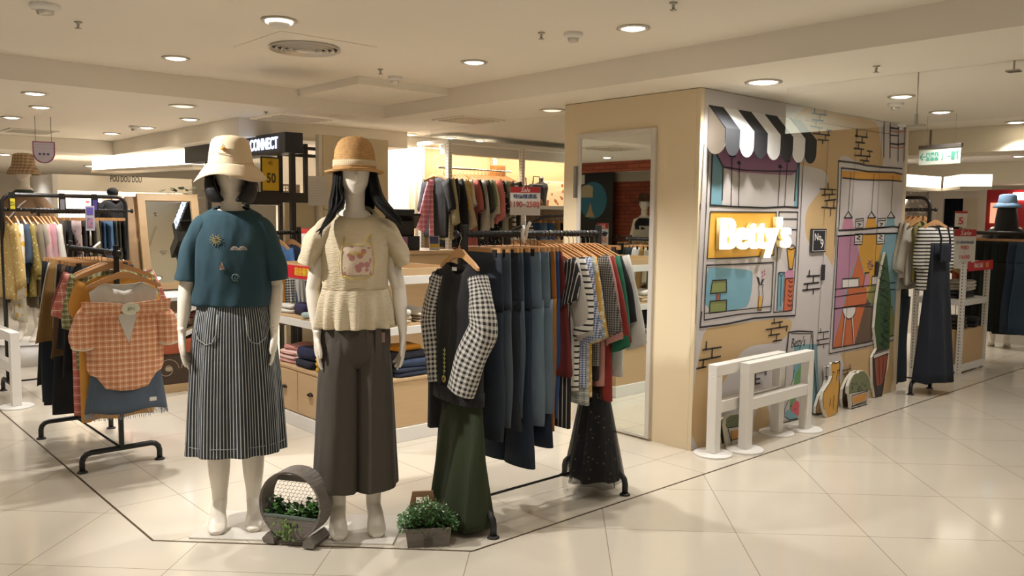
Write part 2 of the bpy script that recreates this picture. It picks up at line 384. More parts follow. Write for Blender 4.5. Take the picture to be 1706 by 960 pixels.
def sprk(px,py,z,lab):
    g=G(px,py,z); MB().lathe([(.018,0),(.02,-.004),(.008,-.006),(.006,-.03),(.016,-.032),(.016,-.035),(.001,-.036)],14).build('sprinkler_head',M_STEEL,None,True,(g.x,g.y,z),label=lab,cat='sprinkler')
sprk(130,36,H1,'small sprinkler head at the upper left ceiling'); sprk(634,115,H1,'small sprinkler head left of the round detector'); sprk(902,54,H1,'small sprinkler head left of the right smoke detector'); sprk(1122,4,H1,'small sprinkler head at the top picture edge'); sprk(1460,110,H,'small sprinkler head in front of the hanging glass'); sprk(443,186,H,'small sprinkler head above the black sign')
# glass smoke curtain hanging from the soffit, in panes
MG=sheet('#c9cfc0',.06); GX=.39
zb=onx(1527,207,GX).z
ys=[-5.2,-3.8,-2.4,onx(1530,130,GX).y,onx(1258,155,GX).y+.0]
for i in range(len(ys)-1):
    o=MB().box((GX-.004,ys[i]+.004,zb),(GX+.004,min(ys[i+1]-.004,-.36),H)).build('window_%d'%(i+1),MG); o['kind']='structure'
yb=[1.25,2.3,3.38]
for i in range(2):
    o=MB().box((GX-.004,yb[i]+.004,H-.42),(GX+.004,yb[i+1]-.004,H)).build('window_%d'%(i+6),MG); o['kind']='structure'
y_=ys[3]; t=thing('glass_clip_hanger','thin steel rod with a small T clip holding the hanging glass panel','bracket',(GX,y_,H))
MB().cyl((0,0,zb-H),.004,H-zb,8).build('rod',M_STEEL,t); MB().box((-.012,-.05,zb-H-.012),(.012,.05,zb-H-.002)).build('clip',M_STEEL,t); MB().cyl((0,0,zb-H-.004),.009,.06,10).build('collar',M_STEEL,t)
g=onx(1690,100,GX); t=thing('glass_clip_hanger','short T shaped clip hanging from the ceiling near the top right corner','bracket',(G(1690,101,H).x,G(1690,101,H).y,H))
MB().cyl((0,0,-.001),.007,.001,8).build('collar',M_STEEL,t); MB().tube([(0,0,0),(0,0,-.05)],.005,8).build('rod',M_STEEL,t); MB().box((-.03,-.03,-.056),(.03,.03,-.048)).build('clip',M_STEEL,t)
# ------------------------------------------------------------------ cream fitting-room box with painted street mural
BXR=3.02; BYB=1.19
M_TAN=flat('#dccaa8',.6,0,.03); M_MUR=flat('#b9b2ad',.5,0,.02); M_TAN2=flat('#bd9f70',.55,0,.02)
bxm=MB()
bxm.box((0,.03,0),(2.90,BYB,H-.004),0); bxm.box((0,0,0),(BXR,.029,H-.004),0)
box=bxm.build('fitting_room',[M_TAN],None,label='cream fitting room box with a mirror door and a painted street front',cat='fitting room')
LN=flat('#1d1a1c',.6)
PAL={}
def pal(c):
    return PAL.setdefault(c,len(PAL))
def A_(x,y): return (1150+x/5.052,160+y/5.052)
def B_(x,y): return (1150+x/4.8,340+y/4.8)
def C_(x,y): return (1340+x/4.172,170+y/4.172)
def D_(x,y): return (1340+x/4.0,380+y/4.0)
def E_(x,y): return (1150+x/3.84,520+y/3.84)
def F_(x,y): return (1330+x/5.053,520+y/5.053)
def P_(x,y): return (x,y)
def wp(p,Y=0): q=ony(p[0],p[1],Y); return (min(max(q.x,.002),BXR-.002),min(max(q.z,.004),H-.008))
mur=MB(); lay=[0]
def smoothpoly(pts,k=2):
    for _ in range(k):
        q=[]
        for i in range(len(pts)):
            a=pts[i];b=pts[(i+1)%len(pts)]
            q+= [(a[0]*.75+b[0]*.25,a[1]*.75+b[1]*.25),(a[0]*.25+b[0]*.75,a[1]*.25+b[1]*.75)]
        pts=q
    return pts
def mfill(f,pts,c,sm=0,Y=0,mb=None,lift=None):
    pts=[f(*p) for p in pts]
    if sm: pts=smoothpoly(pts,sm)
    lay[0]+=1; y=Y-.0015-lay[0]*.00006 if lift is None else lift
    vs=[(q[0],y,q[1]) for q in (wp(p,Y) for p in pts)]
    # triangulate non-convex outline safely
    from mathutils.geometry import tessellate_polygon
    tr=tessellate_polygon([[Vector(v) for v in vs]])
    fs=[]
    for t_ in tr:
        a,b,c_=[Vector(vs[i]) for i in t_]
        fs.append(tuple(t_) if (b-a).cross(c_-a).y<0 else tuple(t_[::-1]))
    (mb or mur).add(vs,fs,pal(c))
def mline(f,pts,w=.009,c='#1d1a1c',close=False,Y=0,mb=None,lift=None):
    pts=[wp(f(*p),Y) for p in pts]
    if close: pts=pts+[pts[0]]
    y=Y-.0065 if lift is None else lift
    V=[];Fc=[]
    for i in range(len(pts)-1):
        a=Vector(pts[i]);b=Vector(pts[i+1]); d=(b-a)
        if d.length<1e-6: continue
        d.normalize(); q=Vector((-d.y,d.x))*w/2; a=a-d*w*.4;b=b+d*w*.4
        o=len(V); yy=y-i*.00002
        V+=[(p.x,yy,p.y) for p in (a-q,b-q,b+q,a+q)]; Fc.append((o,o+1,o+2,o+3))
    (mb or mur).add(V,Fc,pal(c))
# wall ground colour
mfill(P_,[(1175,140),(1512,198),(1484,655),(1148,757)],'#bdb6b2')
TAN='#bb9d70'
mfill(P_,[(1322,168),(1400,182),(1455,199),(1464,212),(1466,235),(1473,275),(1460,285),(1425,268),(1405,257),(1396,266),(1394,330),(1391,400),(1388,448),(1380,430),(1370,418),(1356,412),(1345,402),(1340,380),(1343,350),(1355,332),(1366,320),(1377,308),(1380,297),(1373,284),(1355,279),(1337,275),(1325,272)],TAN,1)
mfill(E_,[(90,110),(150,95),(300,75),(480,50),(630,40),(652,70),(635,130),(590,180),(520,200),(400,212),(330,250),(290,310),(240,400),(195,480),(188,600),(200,750),(190,840),(2,890),(20,480),(60,250)],TAN,1)
mfill(E_,[(410,640),(450,600),(503,600),(505,750),(400,790)],TAN,1)
mfill(F_,[(350,352),(560,300),(800,240),(800,560),(770,690),(690,700),(500,740),(330,790),(320,700),(370,560),(385,440)],TAN)
mfill(F_,[(110,770),(220,740),(230,850),(110,860)],'#7c5a3c')
# shop window one
mfill(A_,[(180,495),(222,495),(275,600),(265,925),(163,920)],'#6f98a4')
mfill(A_,[(215,470),(300,430),(910,530),(888,640),(850,668),(600,655),(400,640),(290,612),(275,598)],'#9a6d8b')
mfill(A_,[(905,560),(918,565),(900,935),(870,930),(885,640)],'#6f98a4')
mline(A_,[(180,495),(163,920),(330,930),(620,942),(800,932),(900,940),(912,565)],.012)
mline(A_,[(218,495),(272,598),(263,875)],.009); mline(A_,[(275,598),(450,625),(640,633),(888,633),(872,880)],.009); mline(A_,[(888,633),(908,560)],.007)
for a in (((347,505),(337,930)),((408,585),(400,930)),((752,610),(732,930)),((812,548),(788,930))): mline(A_,a,.007)
for x,y in ((408,565),(754,595)): mfill(A_,[(x-18,y-10),(x+5,y-20),(x+22,y+12),(x-12,y+12)],'#1d1a1c')
mline(A_,[(325,505),(370,508)],.012); mline(A_,[(795,548),(830,550)],.012)
mline(A_,[(150,495),(128,960)],.006); mline(A_,[(112,400),(80,960)],.005); mline(A_,[(945,560),(925,960)],.007)
mline(B_,[(125,0),(108,300),(75,960)],.006); mline(B_,[(75,0),(55,480),(35,960)],.004); mline(B_,[(882,0),(858,480),(835,890)],.006)
mline(E_,[(68,0),(58,98),(140,88),(230,76),(400,40),(520,30),(665,22)],.012)
mfill(B_,[(155,62),(684,66),(662,408),(130,438)],'#d9a540')
mline(B_,[(155,62),(684,66),(662,408),(400,430),(130,438)],.008,close=True)
mline(B_,[(705,62),(855,64),(835,500),(808,850),(770,858),(660,866)],.008); mline(B_,[(705,62),(690,400),(660,866)],.008)
mline(B_,[(720,120),(850,120)],.008); mline(B_,[(740,205),(845,205)],.008)
mfill(B_,[(125,512),(200,505),(420,522),(480,530),(497,560),(490,700),(462,810),(430,832),(105,884)],'#6f9aa8',1)
mline(B_,[(125,490),(400,480),(660,467),(650,700),(640,862),(400,880),(105,928),(115,700)],.009,close=True)
mline(B_,[(105,876),(400,845),(640,818)],.007)
mfill(B_,[(172,612),(285,606),(284,712),(157,716)],'#7d8550'); mline(B_,[(172,612),(285,606),(284,706),(157,716)],.008,close=True)
mfill(B_,[(205,718),(235,718),(232,770),(203,772)],'#9b5b4c'); mline(B_,[(205,718),(203,772)],.005); mline(B_,[(235,718),(232,770)],.005)
mfill(B_,[(153,778),(286,768),(282,858),(148,874)],'#7d8550'); mline(B_,[(153,778),(286,768),(282,858),(148,874)],.008,close=True)
mfill(B_,[(540,740),(575,738),(562,850),(535,850)],'#d0a04a'); mline(B_,[(540,670),(545,720),(534,848),(562,850),(577,740),(570,668),(578,645),(545,645),(540,670)],.006)
for q in (((545,645),(525,580),(548,590),(556,640)),((560,640),(575,600),(592,596),(572,640))): mfill(B_,q,'#2b2a2a')
mline(B_,[(558,640),(568,580)],.005)
for x,y in ((572,545),(590,535),(575,572),(592,560)): mfill(B_,[(x-8,y+10),(x,y-14),(x+8,y+8)],'#b0708a')
mfill(B_,[(770,350),(835,350),(812,520),(785,520)],'#d09a3c'); mline(B_,[(768,350),(785,520),(812,520),(836,350),(820,328),(780,330)],.007,close=True); mline(B_,[(768,350),(800,365),(836,350)],.006)
mfill(B_,[(760,530),(825,515),(820,600),(755,595)],'#b9819b',1); mfill(B_,[(700,545),(750,545),(730,850),(688,850)],'#6f9aa8')
mfill(B_,[(755,592),(822,592),(808,850),(740,856)],'#bb6143')
mline(B_,[(700,548),(688,850)],.006); mline(B_,[(750,545),(735,780)],.006); mline(B_,[(700,548),(722,580),(750,545),(700,548)],.006); mline(B_,[(722,592),(716,812)],.006)
mline(B_,[(758,595),(740,856)],.006); mline(B_,[(758,595),(822,592)],.006)
for k in range(6): mline(B_,[(782-2*k,612+38*k),(800-2*k,626+38*k),(815-2*k,616+38*k)],.006)
# bricks drawn in ink
def bricks(f,segs,w=.010):
    for s_ in segs: mline(f,s_,w)
bricks(A_,[((1020,145),(1138,163)),((1040,105),(1035,145)),((1130,120),(1125,163)),((1022,198),(1112,212)),((1085,155),(1080,208)),((1005,252),(1105,272)),((1052,205),(1050,258)),((1080,268),(1078,320))])
bricks(C_,[((50,78),(147,93)),((50,124),(127,132)),((38,168),(122,183)),((53,218),(172,233)),((90,262),(163,268)),((68,45),(65,78)),((140,58),(137,90)),((104,86),(102,130)),((78,130),(76,172)),((100,182),(98,222)),((165,195),(163,232)),((150,193),(184,198)),((144,232),(142,266)),((124,268),(122,290))])
bricks(C_,[((350,236),(433,247)),((352,278),(415,286)),((342,322),(408,330)),((346,370),(455,380)),((386,405),(445,412)),((364,192),(360,238)),((430,213),(428,247)),((400,247),(398,285)),((374,282),(370,326)),((393,330),(390,372)),((450,342),(446,378)),((432,340),(468,346)),((433,378),(430,410)),((410,410),(410,425))],.012)
bricks(C_,[((106,605),(215,610)),((118,646),(212,642)),((136,686),(215,678)),((116,732),(215,738)),((162,565),(160,607)),((138,608),(136,648)),((190,610),(188,644)),((170,645),(168,686)),((154,686),(152,734)),((204,680),(200,736)),((180,738),(178,790))],.010)
bricks(B_,[((928,578),(1028,572)),((905,640),(1020,628)),((893,690),(1028,676)),((948,532),(944,577)),((980,577),(977,632)),((932,640),(928,688)),((980,680),(978,718))],.012)
bricks(E_,[((75,243),(193,224)),((52,310),(188,283)),((36,362),(95,350)),((100,190),(97,238)),((137,235),(134,290)),((80,305),(77,355))],.012)
bricks(E_,[((516,72),(585,62)),((480,113),(620,90)),((497,150),(567,140)),((525,187),(580,178)),((534,42),(532,68)),((570,66),(568,98)),((614,90),(612,120)),((515,110),(513,148)),((550,142),(546,184))],.010)
bricks(E_,[((805,182),(880,168)),((815,132),(880,125)),((805,212),(880,200)),((830,105),(828,132)),((850,130),(848,172)),((818,180),(816,208)),((850,205),(850,230))],.009)
bricks(F_,[((365,492),(435,478)),((370,525),(425,512)),((432,445),(430,480)),((408,484),(406,515)),((390,525),(390,545))],.008)
mline(E_,[(410,388),(480,375),(478,400)],.012); mline(E_,[(412,430),(440,425)],.012); mline(E_,[(412,460),(440,455)],.012)
mline(E_,[(414,385),(412,462)],.012)
# seams of the wall panels
for f,a in ((C_,((0,128),(365,188),(535,216),(590,222))),(C_,((164,260),(150,500),(130,860))),(C_,((362,190),(345,450),(325,760))),(C_,((553,128),(535,216),(518,500),(495,960)))): mline(f,a,.004,'#5a4c3c')
mline(D_,[(128,130),(125,160),(100,480),(80,800),(75,960)],.004,'#5a4c3c'); mline(D_,[(308,0),(288,400),(262,820),(258,960)],.004,'#5a4c3c'); mline(D_,[(482,0),(462,320),(440,640),(432,960)],.004,'#5a4c3c')
# drawn chair at the top right
for a in (((594,128),(592,385)),((652,145),(648,410)),((698,148),(688,408)),((552,128),(548,385))): mline(C_,a,.012,'#4a3b36')
for y in (180,290): mline(C_,[(594,y),(640,y+6),(692,y)],.014)
for y in (200,312): mline(C_,[(594,y),(640,y+10),(692,y+4)],.010,'#b36a5c')
mline(C_,[(594,230),(650,236)],.008)
# shop window two
mfill(C_,[(235,412),(420,440),(672,462),(672,480),(650,960),(210,960)],'#bdb6b2')
mfill(C_,[(252,478),(400,484),(672,502),(672,552),(520,545),(262,528)],'#cb9138')
mline(C_,[(235,410),(360,425),(430,442),(520,452),(675,464)],.014)
mline(C_,[(252,460),(330,466),(440,484),(620,490),(675,503)],.013)
mline(C_,[(262,528),(380,540),(520,544),(590,545),(672,553)],.011)
mline(C_,[(236,412),(225,700),(206,1000)],.008); mline(C_,[(254,462),(235,890)],.008)
for p in (((262,800),(345,800),(340,895),(252,900)),): pass
mfill(C_,[(275,808),(328,808),(345,885),(255,890)],'#b97f94'); mfill(C_,[(436,808),(486,808),(504,878),(418,884)],'#cb9138'); mfill(C_,[(572,808),(622,808),(628,872),(562,876)],'#6f9aa0')
for x,(x0,y0) in ((302,(320,490)),(463,(480,502)),(598,(613,512))):
    mline(C_,[(x0,y0),(x,762)],.006); mline(C_,[(x,762),(x-28,805),(x+28,805)],.009,close=True)
mline(C_,[(235,893),(330,890),(500,876),(610,866),(652,870)],.014); mline(C_,[(225,932),(400,920),(640,912)],.009)
# lower glass of window two: coloured light cones over a table
mfill(D_,[(222,55),(620,33),(618,300),(592,720),(184,802),(205,400)],'#6f9098')
mfill(D_,[(222,54),(340,48),(362,165),(300,330),(184,800),(205,400)],'#a5768d')
mfill(D_,[(362,165),(372,45),(480,38),(520,36),(520,110),(505,160),(480,250),(415,470),(405,330)],'#c08f36')
mfill(D_,[(360,170),(300,370),(184,802),(330,775),(415,470),(400,330)],'#b5623a')
mfill(D_,[(505,160),(540,330),(600,600),(592,716),(560,724),(500,560),(440,500),(415,470)],'#7a7a45')
mfill(D_,[(415,470),(450,520),(520,738),(330,776)],'#5d4a3c'); mfill(D_,[(440,540),(560,724),(510,740)],'#5d4a3c')
mfill(D_,[(372,45),(362,165),(340,60)],'#b3aca6')
mline(D_,[(222,55),(184,802),(400,765),(592,716)],.010); mline(D_,[(222,55),(400,40),(620,33)],.008)
mline(D_,[(163,838),(400,790),(590,745)],.009); mline(D_,[(215,0),(160,838)],.008)
mline(D_,[(200,408),(380,388),(600,363)],.007); mline(D_,[(197,460),(380,432),(600,408)],.007); mline(D_,[(193,538),(350,520),(584,528)],.007) ; mline(D_,[(193,538),(440,503)],.007)
mfill(D_,[(250,340),(358,333),(360,392),(247,400)],'#cfc9c3'); mline(D_,[(250,340),(358,333),(360,392),(247,400)],.008,close=True)
mfill(D_,[(448,322),(550,314),(550,366),(445,378)],'#cfc9c3'); mline(D_,[(448,322),(550,314),(550,366),(445,378)],.008,close=True)
for q in ([(250,532),(342,520),(335,565),(315,598),(290,606),(268,595),(254,565)],[(452,505),(500,498),(506,540),(492,570),(475,572),(460,550)]):
    mfill(D_,q,'#cfc9c3',1); mline(D_,q,.007,close=True)
for a in (((268,600),(246,785)),((315,600),(326,770)),((475,575),(447,745))): mline(D_,a,.022); mline(D_,a,.013,'#cfc9c3',lift=-.0072)
mfill(D_,[(405,310),(430,305),(428,385),(400,400),(388,390)],'#b97f94',1); mline(D_,[(405,300),(385,400)],.005); mline(D_,[(398,300),(428,296)],.010)
for k in range(26):
    a=random.uniform(0,6.3); r_=random.uniform(0,1)**.5; x,y=440+math.cos(a)*24*r_,245+math.sin(a)*38*r_
    mfill(D_,[(x-5,y+3),(x,y-5),(x+5,y+3)],'#5b3a62')
for x0,y0 in ((332,40),(480,36)):
    mfill(D_,[(x0,y0),(x0+50,y0-2),(x0+48,y0+68),(x0-2,y0+70)],'#c5beb8'); mline(D_,[(x0,y0),(x0+50,y0-2),(x0+48,y0+68),(x0-2,y0+70)],.007,close=True); mline(D_,[(x0,y0+54),(x0+48,y0+52)],.006)
    mline(D_,[(x0+15,y0+8),(x0+36,y0+18),(x0+12,y0+30),(x0+36,y0+40)],.008)
for x0,y0 in ((352,815),(506,812)):
    mline(C_,[(x0,y0),(x0+55,y0-5),(x0+52,y0+60),(x0-2,y0+62)],.006,close=True); mline(C_,[(x0+14,y0+30),(x0+35,y0+34),(x0+16,y0+52)],.007); mline(C_,[(x0,y0+15),(x0+54,y0+10)],.006)
# A-board easel and bottles drawn low on the wall
mfill(E_,[(685,205),(805,205),(820,500),(790,640),(780,645),(665,500)],'#6d8f98')
mfill(E_,[(628,135),(775,125),(782,400),(770,640),(585,700)],'#b6afab'); mfill(E_,[(660,210),(780,205),(780,480),(690,480),(650,420)],'#6d959d')
mline(E_,[(625,130),(690,122),(778,127),(782,260),(805,520)],.011); mline(E_,[(626,132),(598,350),(575,600)],.011); mline(E_,[(640,138),(770,138),(742,320)],.007); mline(E_,[(770,138),(790,420),(800,580)],.008)
mfill(E_,[(655,470),(672,380),(690,370),(700,330),(705,400),(692,470),(665,560),(690,690),(640,690),(625,600)],'#5c8d57',1)
mfill(E_,[(648,580),(690,560),(700,640),(680,670),(640,660)],'#c0565f',1); mfill(E_,[(600,640),(625,620),(690,670),(660,692),(610,690)],'#6d959d',1)
mline(E_,[(660,370),(650,440),(632,480),(625,560),(600,620),(600,670),(630,690),(680,680)],.008); mline(E_,[(590,708),(690,688)],.005)
for x,y in ((652,520),(640,600),(665,620)): mfill(E_,[(x-6,y+4),(x,y-6),(x+6,y+4)],'#2c2a2a')
mo=mur.build('mural',[flat(c,.5) for c in PAL],box)
mo['label']='painted street front with two shop windows, bricks and easel'
q=wp(E_(683,195)); text('easel_lettering',"Betty's",.10,LN,mo,(q[0],-.0076,q[1]),(1,0,0),(0,0,1),off=-.0005,sx=.75,shear=.3)
# mirror door on the side face
t0=onx(964,225,0); t1=onx(1098,212,0); b0=onx(1083,731,0)
mb=MB(); y0,y1,zt=b0.y-.0,onx(966,225,0).y,(t1.z+t0.z)/2
fr=.035
mb.box((-.022,y0,.012),(.001,y0+fr,zt)); mb.box((-.022,y1-fr,.012),(.001,y1,zt)); mb.box((-.022,y0+fr,zt-fr),(.001,y1-fr,zt)); mb.box((-.022,y0+fr,.012),(.001,y1-fr,.030))
bev(mb.build('door_frame',flat('#cfc9c0',.4,.3),box),.002)
MB().box((-.016,y0+fr-.004,.026),(-.003,y1-fr+.004,zt-fr+.004)).build('mirror_door',mirror(),box)
za,zb_=onx(964,277,0).z,onx(964,330,0).z
h_=MB(); h_.box((-.034,y1-.012,zb_),(-.02,y1+.022,za)); h_.cyl((-.036,y1+.005,zb_),.007,za-zb_,12); bev(h_.build('hinge',M_STEEL,box),.001)
q=wp(P_(1383,455)); 
for px,py,l in ((B_(1048,547)[0],B_(1048,547)[1],.12),(D_(473,268)[0],D_(473,268)[1],.115)):
    q=wp((px,py)); bev(MB().box((q[0]-.018,-.022,q[1]-l/2),(q[0]+.018,-.008,q[1]+l/2)).build('pull_plate',flat('#35333a',.35,.4),box),.003)
# striped awning
aw=thing('awning','black and white striped scalloped awning over the painted shop window','awning',(0,0,0))
aL=onx(1178,176,0); X0=wp(A_(150,75))[0]; X1=wp(A_(925,195))[0]; zt=ony(*A_(150,75),0).z
# outer edge: find depth of awning so that its front edge lands at the photographed line
def awn_front(dep): return ony(*A_(298,270),-dep), ony(*A_(1070,368),-dep)
best=min((abs((awn_front(d/200)[1].x-awn_front(d/200)[0].x)-(X1-X0))+abs(awn_front(d/200)[0].x-X0),d/200) for d in range(10,120))[1]
F0_,F1_=awn_front(best); AZf=(F0_.z+F1_.z)/2; zfl=ony(*A_(350,505),-best).z; nst=7; w=(X1-X0)/nst
M_AB=cloth('#26272a',.1,.1); M_AW=cloth('#d9d8d6',.06,.1)
top=MB(); scal=MB()
for k in range(nst):
    xa,xb=X0+k*w,X0+(k+1)*w; mi=k%2
    top.add([(xa,-.006,zt),(xb,-.006,zt),(xb,-best,AZf),(xa,-best,AZf),(xa,-.006,zt-.004),(xb,-.006,zt-.004),(xb,-best+.003,AZf-.005),(xa,-best+.003,AZf-.005)],[(0,3,2,1),(4,5,6,7),(0,4,7,3),(1,2,6,5)],mi)
    pts=[(xa,AZf)]; drop=AZf-zfl
    for j in range(13):
        a=pi*j/12; pts.append((xa+w/2-w/2*math.cos(a),AZf-drop*.52-drop*.48*math.sin(a)))
    pts.append((xb,AZf))
    scal.prism([(p[0],p[1]) for p in pts],(0,-best-.001,0),(1,0,0),(0,0,1),(0,.004,0),mi)
top.build('canopy_top',[M_AB,M_AW],aw); scal.build('scalloped_valance',[M_AB,M_AW],aw)
zbk=ony(*A_(180,497),0).z
for X,nm in ((X0,'side_panel'),(X1-.004,'side_panel')):
    pts=[(0,zt),(-best,AZf)]
    bot=zbk; hb=[( -best, AZf-.02)]
    n_=1; 
    pts+=[(-best,AZf-drop*.35)]
    for j in range(11):
        a=pi*j/10; pts.append((-best/2-best/2*math.cos(a),zbk+.07-.07*math.sin(a)))
    MB().prism(pts,(X,0,0),(0,1,0),(0,0,1),(.004,0,0)).build(nm,flat('#cfc9c4',.6),aw)
# glowing script sign
nz=B_(470,265); q=wp(nz); qa=wp(B_(195,265)); qb=wp(B_(742,265))
ns=thing('neon_sign','glowing white raised letters on the yellow painted panel','sign',(0,0,0))
sc=text('glowing_letters',"Betty's",.285,emis('#fff6dc',3.2),ns,(q[0]-.0,-.055,q[1]+.015),(1,0,0),(0,0,1),ext=.012,off=.004)
xs=[v.co.x for v in sc.data.vertices]; k=(qb[0]-qa[0])/(max(xs)-min(xs)); cx=(max(xs)+min(xs))/2
for v in sc.data.vertices: v.co.x=(qa[0]+qb[0])/2+(v.co.x-cx)*k
sb=text('letter_body',"Betty's",.285,flat('#d8c890',.5),ns,(q[0],-.026,q[1]+.015),(1,0,0),(0,0,1),ext=.013,off=.006)
for v in sb.data.vertices: v.co.x=(qa[0]+qb[0])/2+(v.co.x-cx)*k
L=bpy.data.lights.new('letter_glow','AREA'); L.shape='RECTANGLE'; L.size=qb[0]-qa[0]; L.size_y=.2; L.energy=2.5; L.color=(1,.93,.75)
o=bpy.data.objects.new('letter_glow',L); link(o,ns); o.location=((qa[0]+qb[0])/2,-.075,q[1]); o.rotation_euler=(-pi/2,0,0)
# number plaque
pq=thing('door_plaque','small black framed plaque reading No 9 on the painted wall','plaque')
a=wp(D_(36,5)); b=wp(D_(124,160)); cx,cz=(a[0]+b[0])/2,(a[1]+b[1])/2; w2,h2=(b[0]-a[0])/2,abs(a[1]-b[1])/2
bev(MB().box((cx-w2,-.022,cz-h2),(cx+w2,-.0075,cz+h2)).build('plaque_board',flat('#222226',.5),pq),.002)
mb=MB()
for (x0,z0,x1,z1) in ((-.86,-.88,.86,-.85),(-.86,.85,.86,.88),(-.87,-.88,-.83,.88),(.83,-.88,.87,.88)): mb.box((cx+x0*w2,-.0235,cz+z0*h2),(cx+x1*w2,-.0215,cz+z1*h2))
MW=flat('#dcd8d2',.5); mb.build('border_line',MW,pq)
text('letters','No',.075,MW,pq,(cx-.022,-.0232,cz+.025),(1,0,0),(0,0,1)); text('numeral','9',.10,MW,pq,(cx+.042,-.0232,cz-.028),(1,0,0),(0,0,1))
# cut-out props on the floor in front of the mural
def cutout(name,label,cat,f,outline,fills,lines,Y,th=.022,edge='#cfc8b8'):
    t=thing(name,label,cat); PALc.clear()
    pts=[f(*p) for p in outline]; pw=[]
    for p in pts:
        q=ony(p[0],p[1],Y); pw.append((q.x,q.z))
    zmin=min(p[1] for p in pw); pw=[(x,z-zmin) for x,z in pw]
    MB().prism(pw,(0,Y,0),(1,0,0),(0,0,1),(0,th,0)).build('board',flat(edge,.6),t)
    mb=MB(); mats=[]
    from mathutils.geometry import tessellate_polygon
    k=0
    for c,pp in fills:
        if c not in mats: mats.append(c)
        vs=[]
        for p in pp:
            q=ony(*f(*p),Y); vs.append((q.x,Y-.0012-k*.0002,q.z-zmin))
        tr=tessellate_polygon([[Vector(v) for v in vs]]); mb.add(vs,[tuple(x) for x in tr],mats.index(c)); k+=1
    if '#1d1a1c' not in mats: mats.append('#1d1a1c')
    for w_,pp in lines:
        qs=[Vector((ony(*f(*p),Y).x,ony(*f(*p),Y).z-zmin)) for p in pp]
        for i in range(len(qs)-1):
            d=(qs[i+1]-qs[i]); 
            if d.length<1e-5: continue
            d.normalize(); n_=Vector((-d.y,d.x))*w_/2
            mb.add([(p.x,Y-.0032,p.y) for p in (qs[i]-n_,qs[i+1]-n_,qs[i+1]+n_,qs[i]+n_)],[(0,1,2,3)],mats.index('#1d1a1c'))
    mb.build('painting',[flat(c,.55) for c in mats],t); return t
PALc={}
cat=[(232,410),(262,412),(298,392),(300,412),(285,470),(290,560),(250,620),(262,700),(250,840),(240,870),(218,840),(200,700),(225,620),(262,560),(240,500),(235,460)]
co=[(280,418),(290,405),(312,412),(330,405),(346,396),(350,430),(345,480),(335,540),(345,600),(340,700),(325,830),(240,872),(212,800),(200,720),(212,650),(262,575),(285,520),(280,460)]
cutout('cat_cutout','orange painted cat cut-out board standing before the mural','cat cutout',F_,co,[('#c99743',[(x+ (8 if x<280 else 0),y) for x,y in co])],[(.009,[(280,418),(290,405),(312,412),(330,405),(346,396),(350,430),(340,520),(345,600),(325,830)]),(.006,[(290,500),(284,540),(262,580),(214,655),(206,720),(215,800)]),(.006,[(300,680),(290,800)]),(.006,[(272,700),(262,780)]),(.006,[(318,560),(330,480)]),(.007,[(285,485),(305,488)]),(.007,[(325,475),(350,468)])],-.115)
cb=[(232,410),(262,412),(280,395),(298,390),(296,470),(288,560),(250,640),(230,740),(228,800),(150,800),(152,740),(180,650),(225,570),(240,520),(236,470)]
cutout('cat_cutout','pale grey painted cat cut-out behind the orange cat','cat cutout',F_,cb,[('#b9b2ad',cb),('#c9a26a',[(152,740),(180,650),(225,570),(250,640),(228,800),(150,800)])],[(.007,cb+[cb[0]]),(.006,[(222,490),(245,488)]),(.005,[(232,505),(250,500)])],-.035)
bs=[(418,660),(420,600),(440,540),(465,500),(485,485),(500,490),(520,470),(550,468),(570,482),(590,510),(605,545),(615,600),(618,625),(590,640),(578,755),(445,790),(432,670)]
blob=[(425,655),(427,600),(445,545),(468,505),(488,490),(502,495),(522,475),(550,472),(568,486),(586,512),(600,545),(610,600),(614,620),(430,662)]
bl=[(.006,[(448,680),(580,640),(572,720),(455,765),(448,680)]),(.008,[(445,770),(572,735)]),(.009,[(445,788),(578,752)]),(.005,[(425,660),(615,625)])]
for k in range(26):
    x,y=random.uniform(440,600),random.uniform(515,635)
    if y>500+abs(x-520)*.9: bl.append((.004,[(x,y),(x+8,y+12),(x+3,y+20)]))
cutout('planter_cutout','green bush in an orange box, painted cut-out right of the cats','planter cutout',F_,bs,[('#c9c2b4',bs),('#6d7350',blob),('#c78a3c',[(458,690),(572,655),(566,715),(460,752)])],bl,-.10)
sh=[(370,700),(375,620),(395,570),(420,520),(455,475),(490,460),(520,462),(560,480),(560,640),(470,740),(380,772)]
cutout('planter_cutout','dark olive bush cut-out behind the green bush box','planter cutout',F_,sh,[('#4f4a35',sh[:]),('#6b4a33',[(375,690),(440,680),(450,745),(378,768)])],[(.007,[(372,690),(378,768)]),(.006,[(375,730),(430,725)])],-.03)
cy=[(488,615),(470,560),(482,470),(478,380),(500,300),(520,210),(528,170),(545,255-0),(560,330),(575,470),(560,600),(565,700),(560,880),(555,910),(548,960),(470,1100),(455,1010),(452,940),(480,900),(478,760)]
pot=[(452,945),(560,905),(548,1000),(525,1100),(500,1180),(462,1190),(470,1110)]
ta=[(538,258),(548,300),(560,420),(572,560),(566,700),(562,900),(556,1010),(530,1110),(512,1215),(468,1225),(452,1130),(448,960),(478,900),(462,760),(476,600),(500,430),(520,330)]
gl=[(.005,[(random.uniform(490,560),y),(random.uniform(490,560),y+22)]) for y in range(330,880,7)]
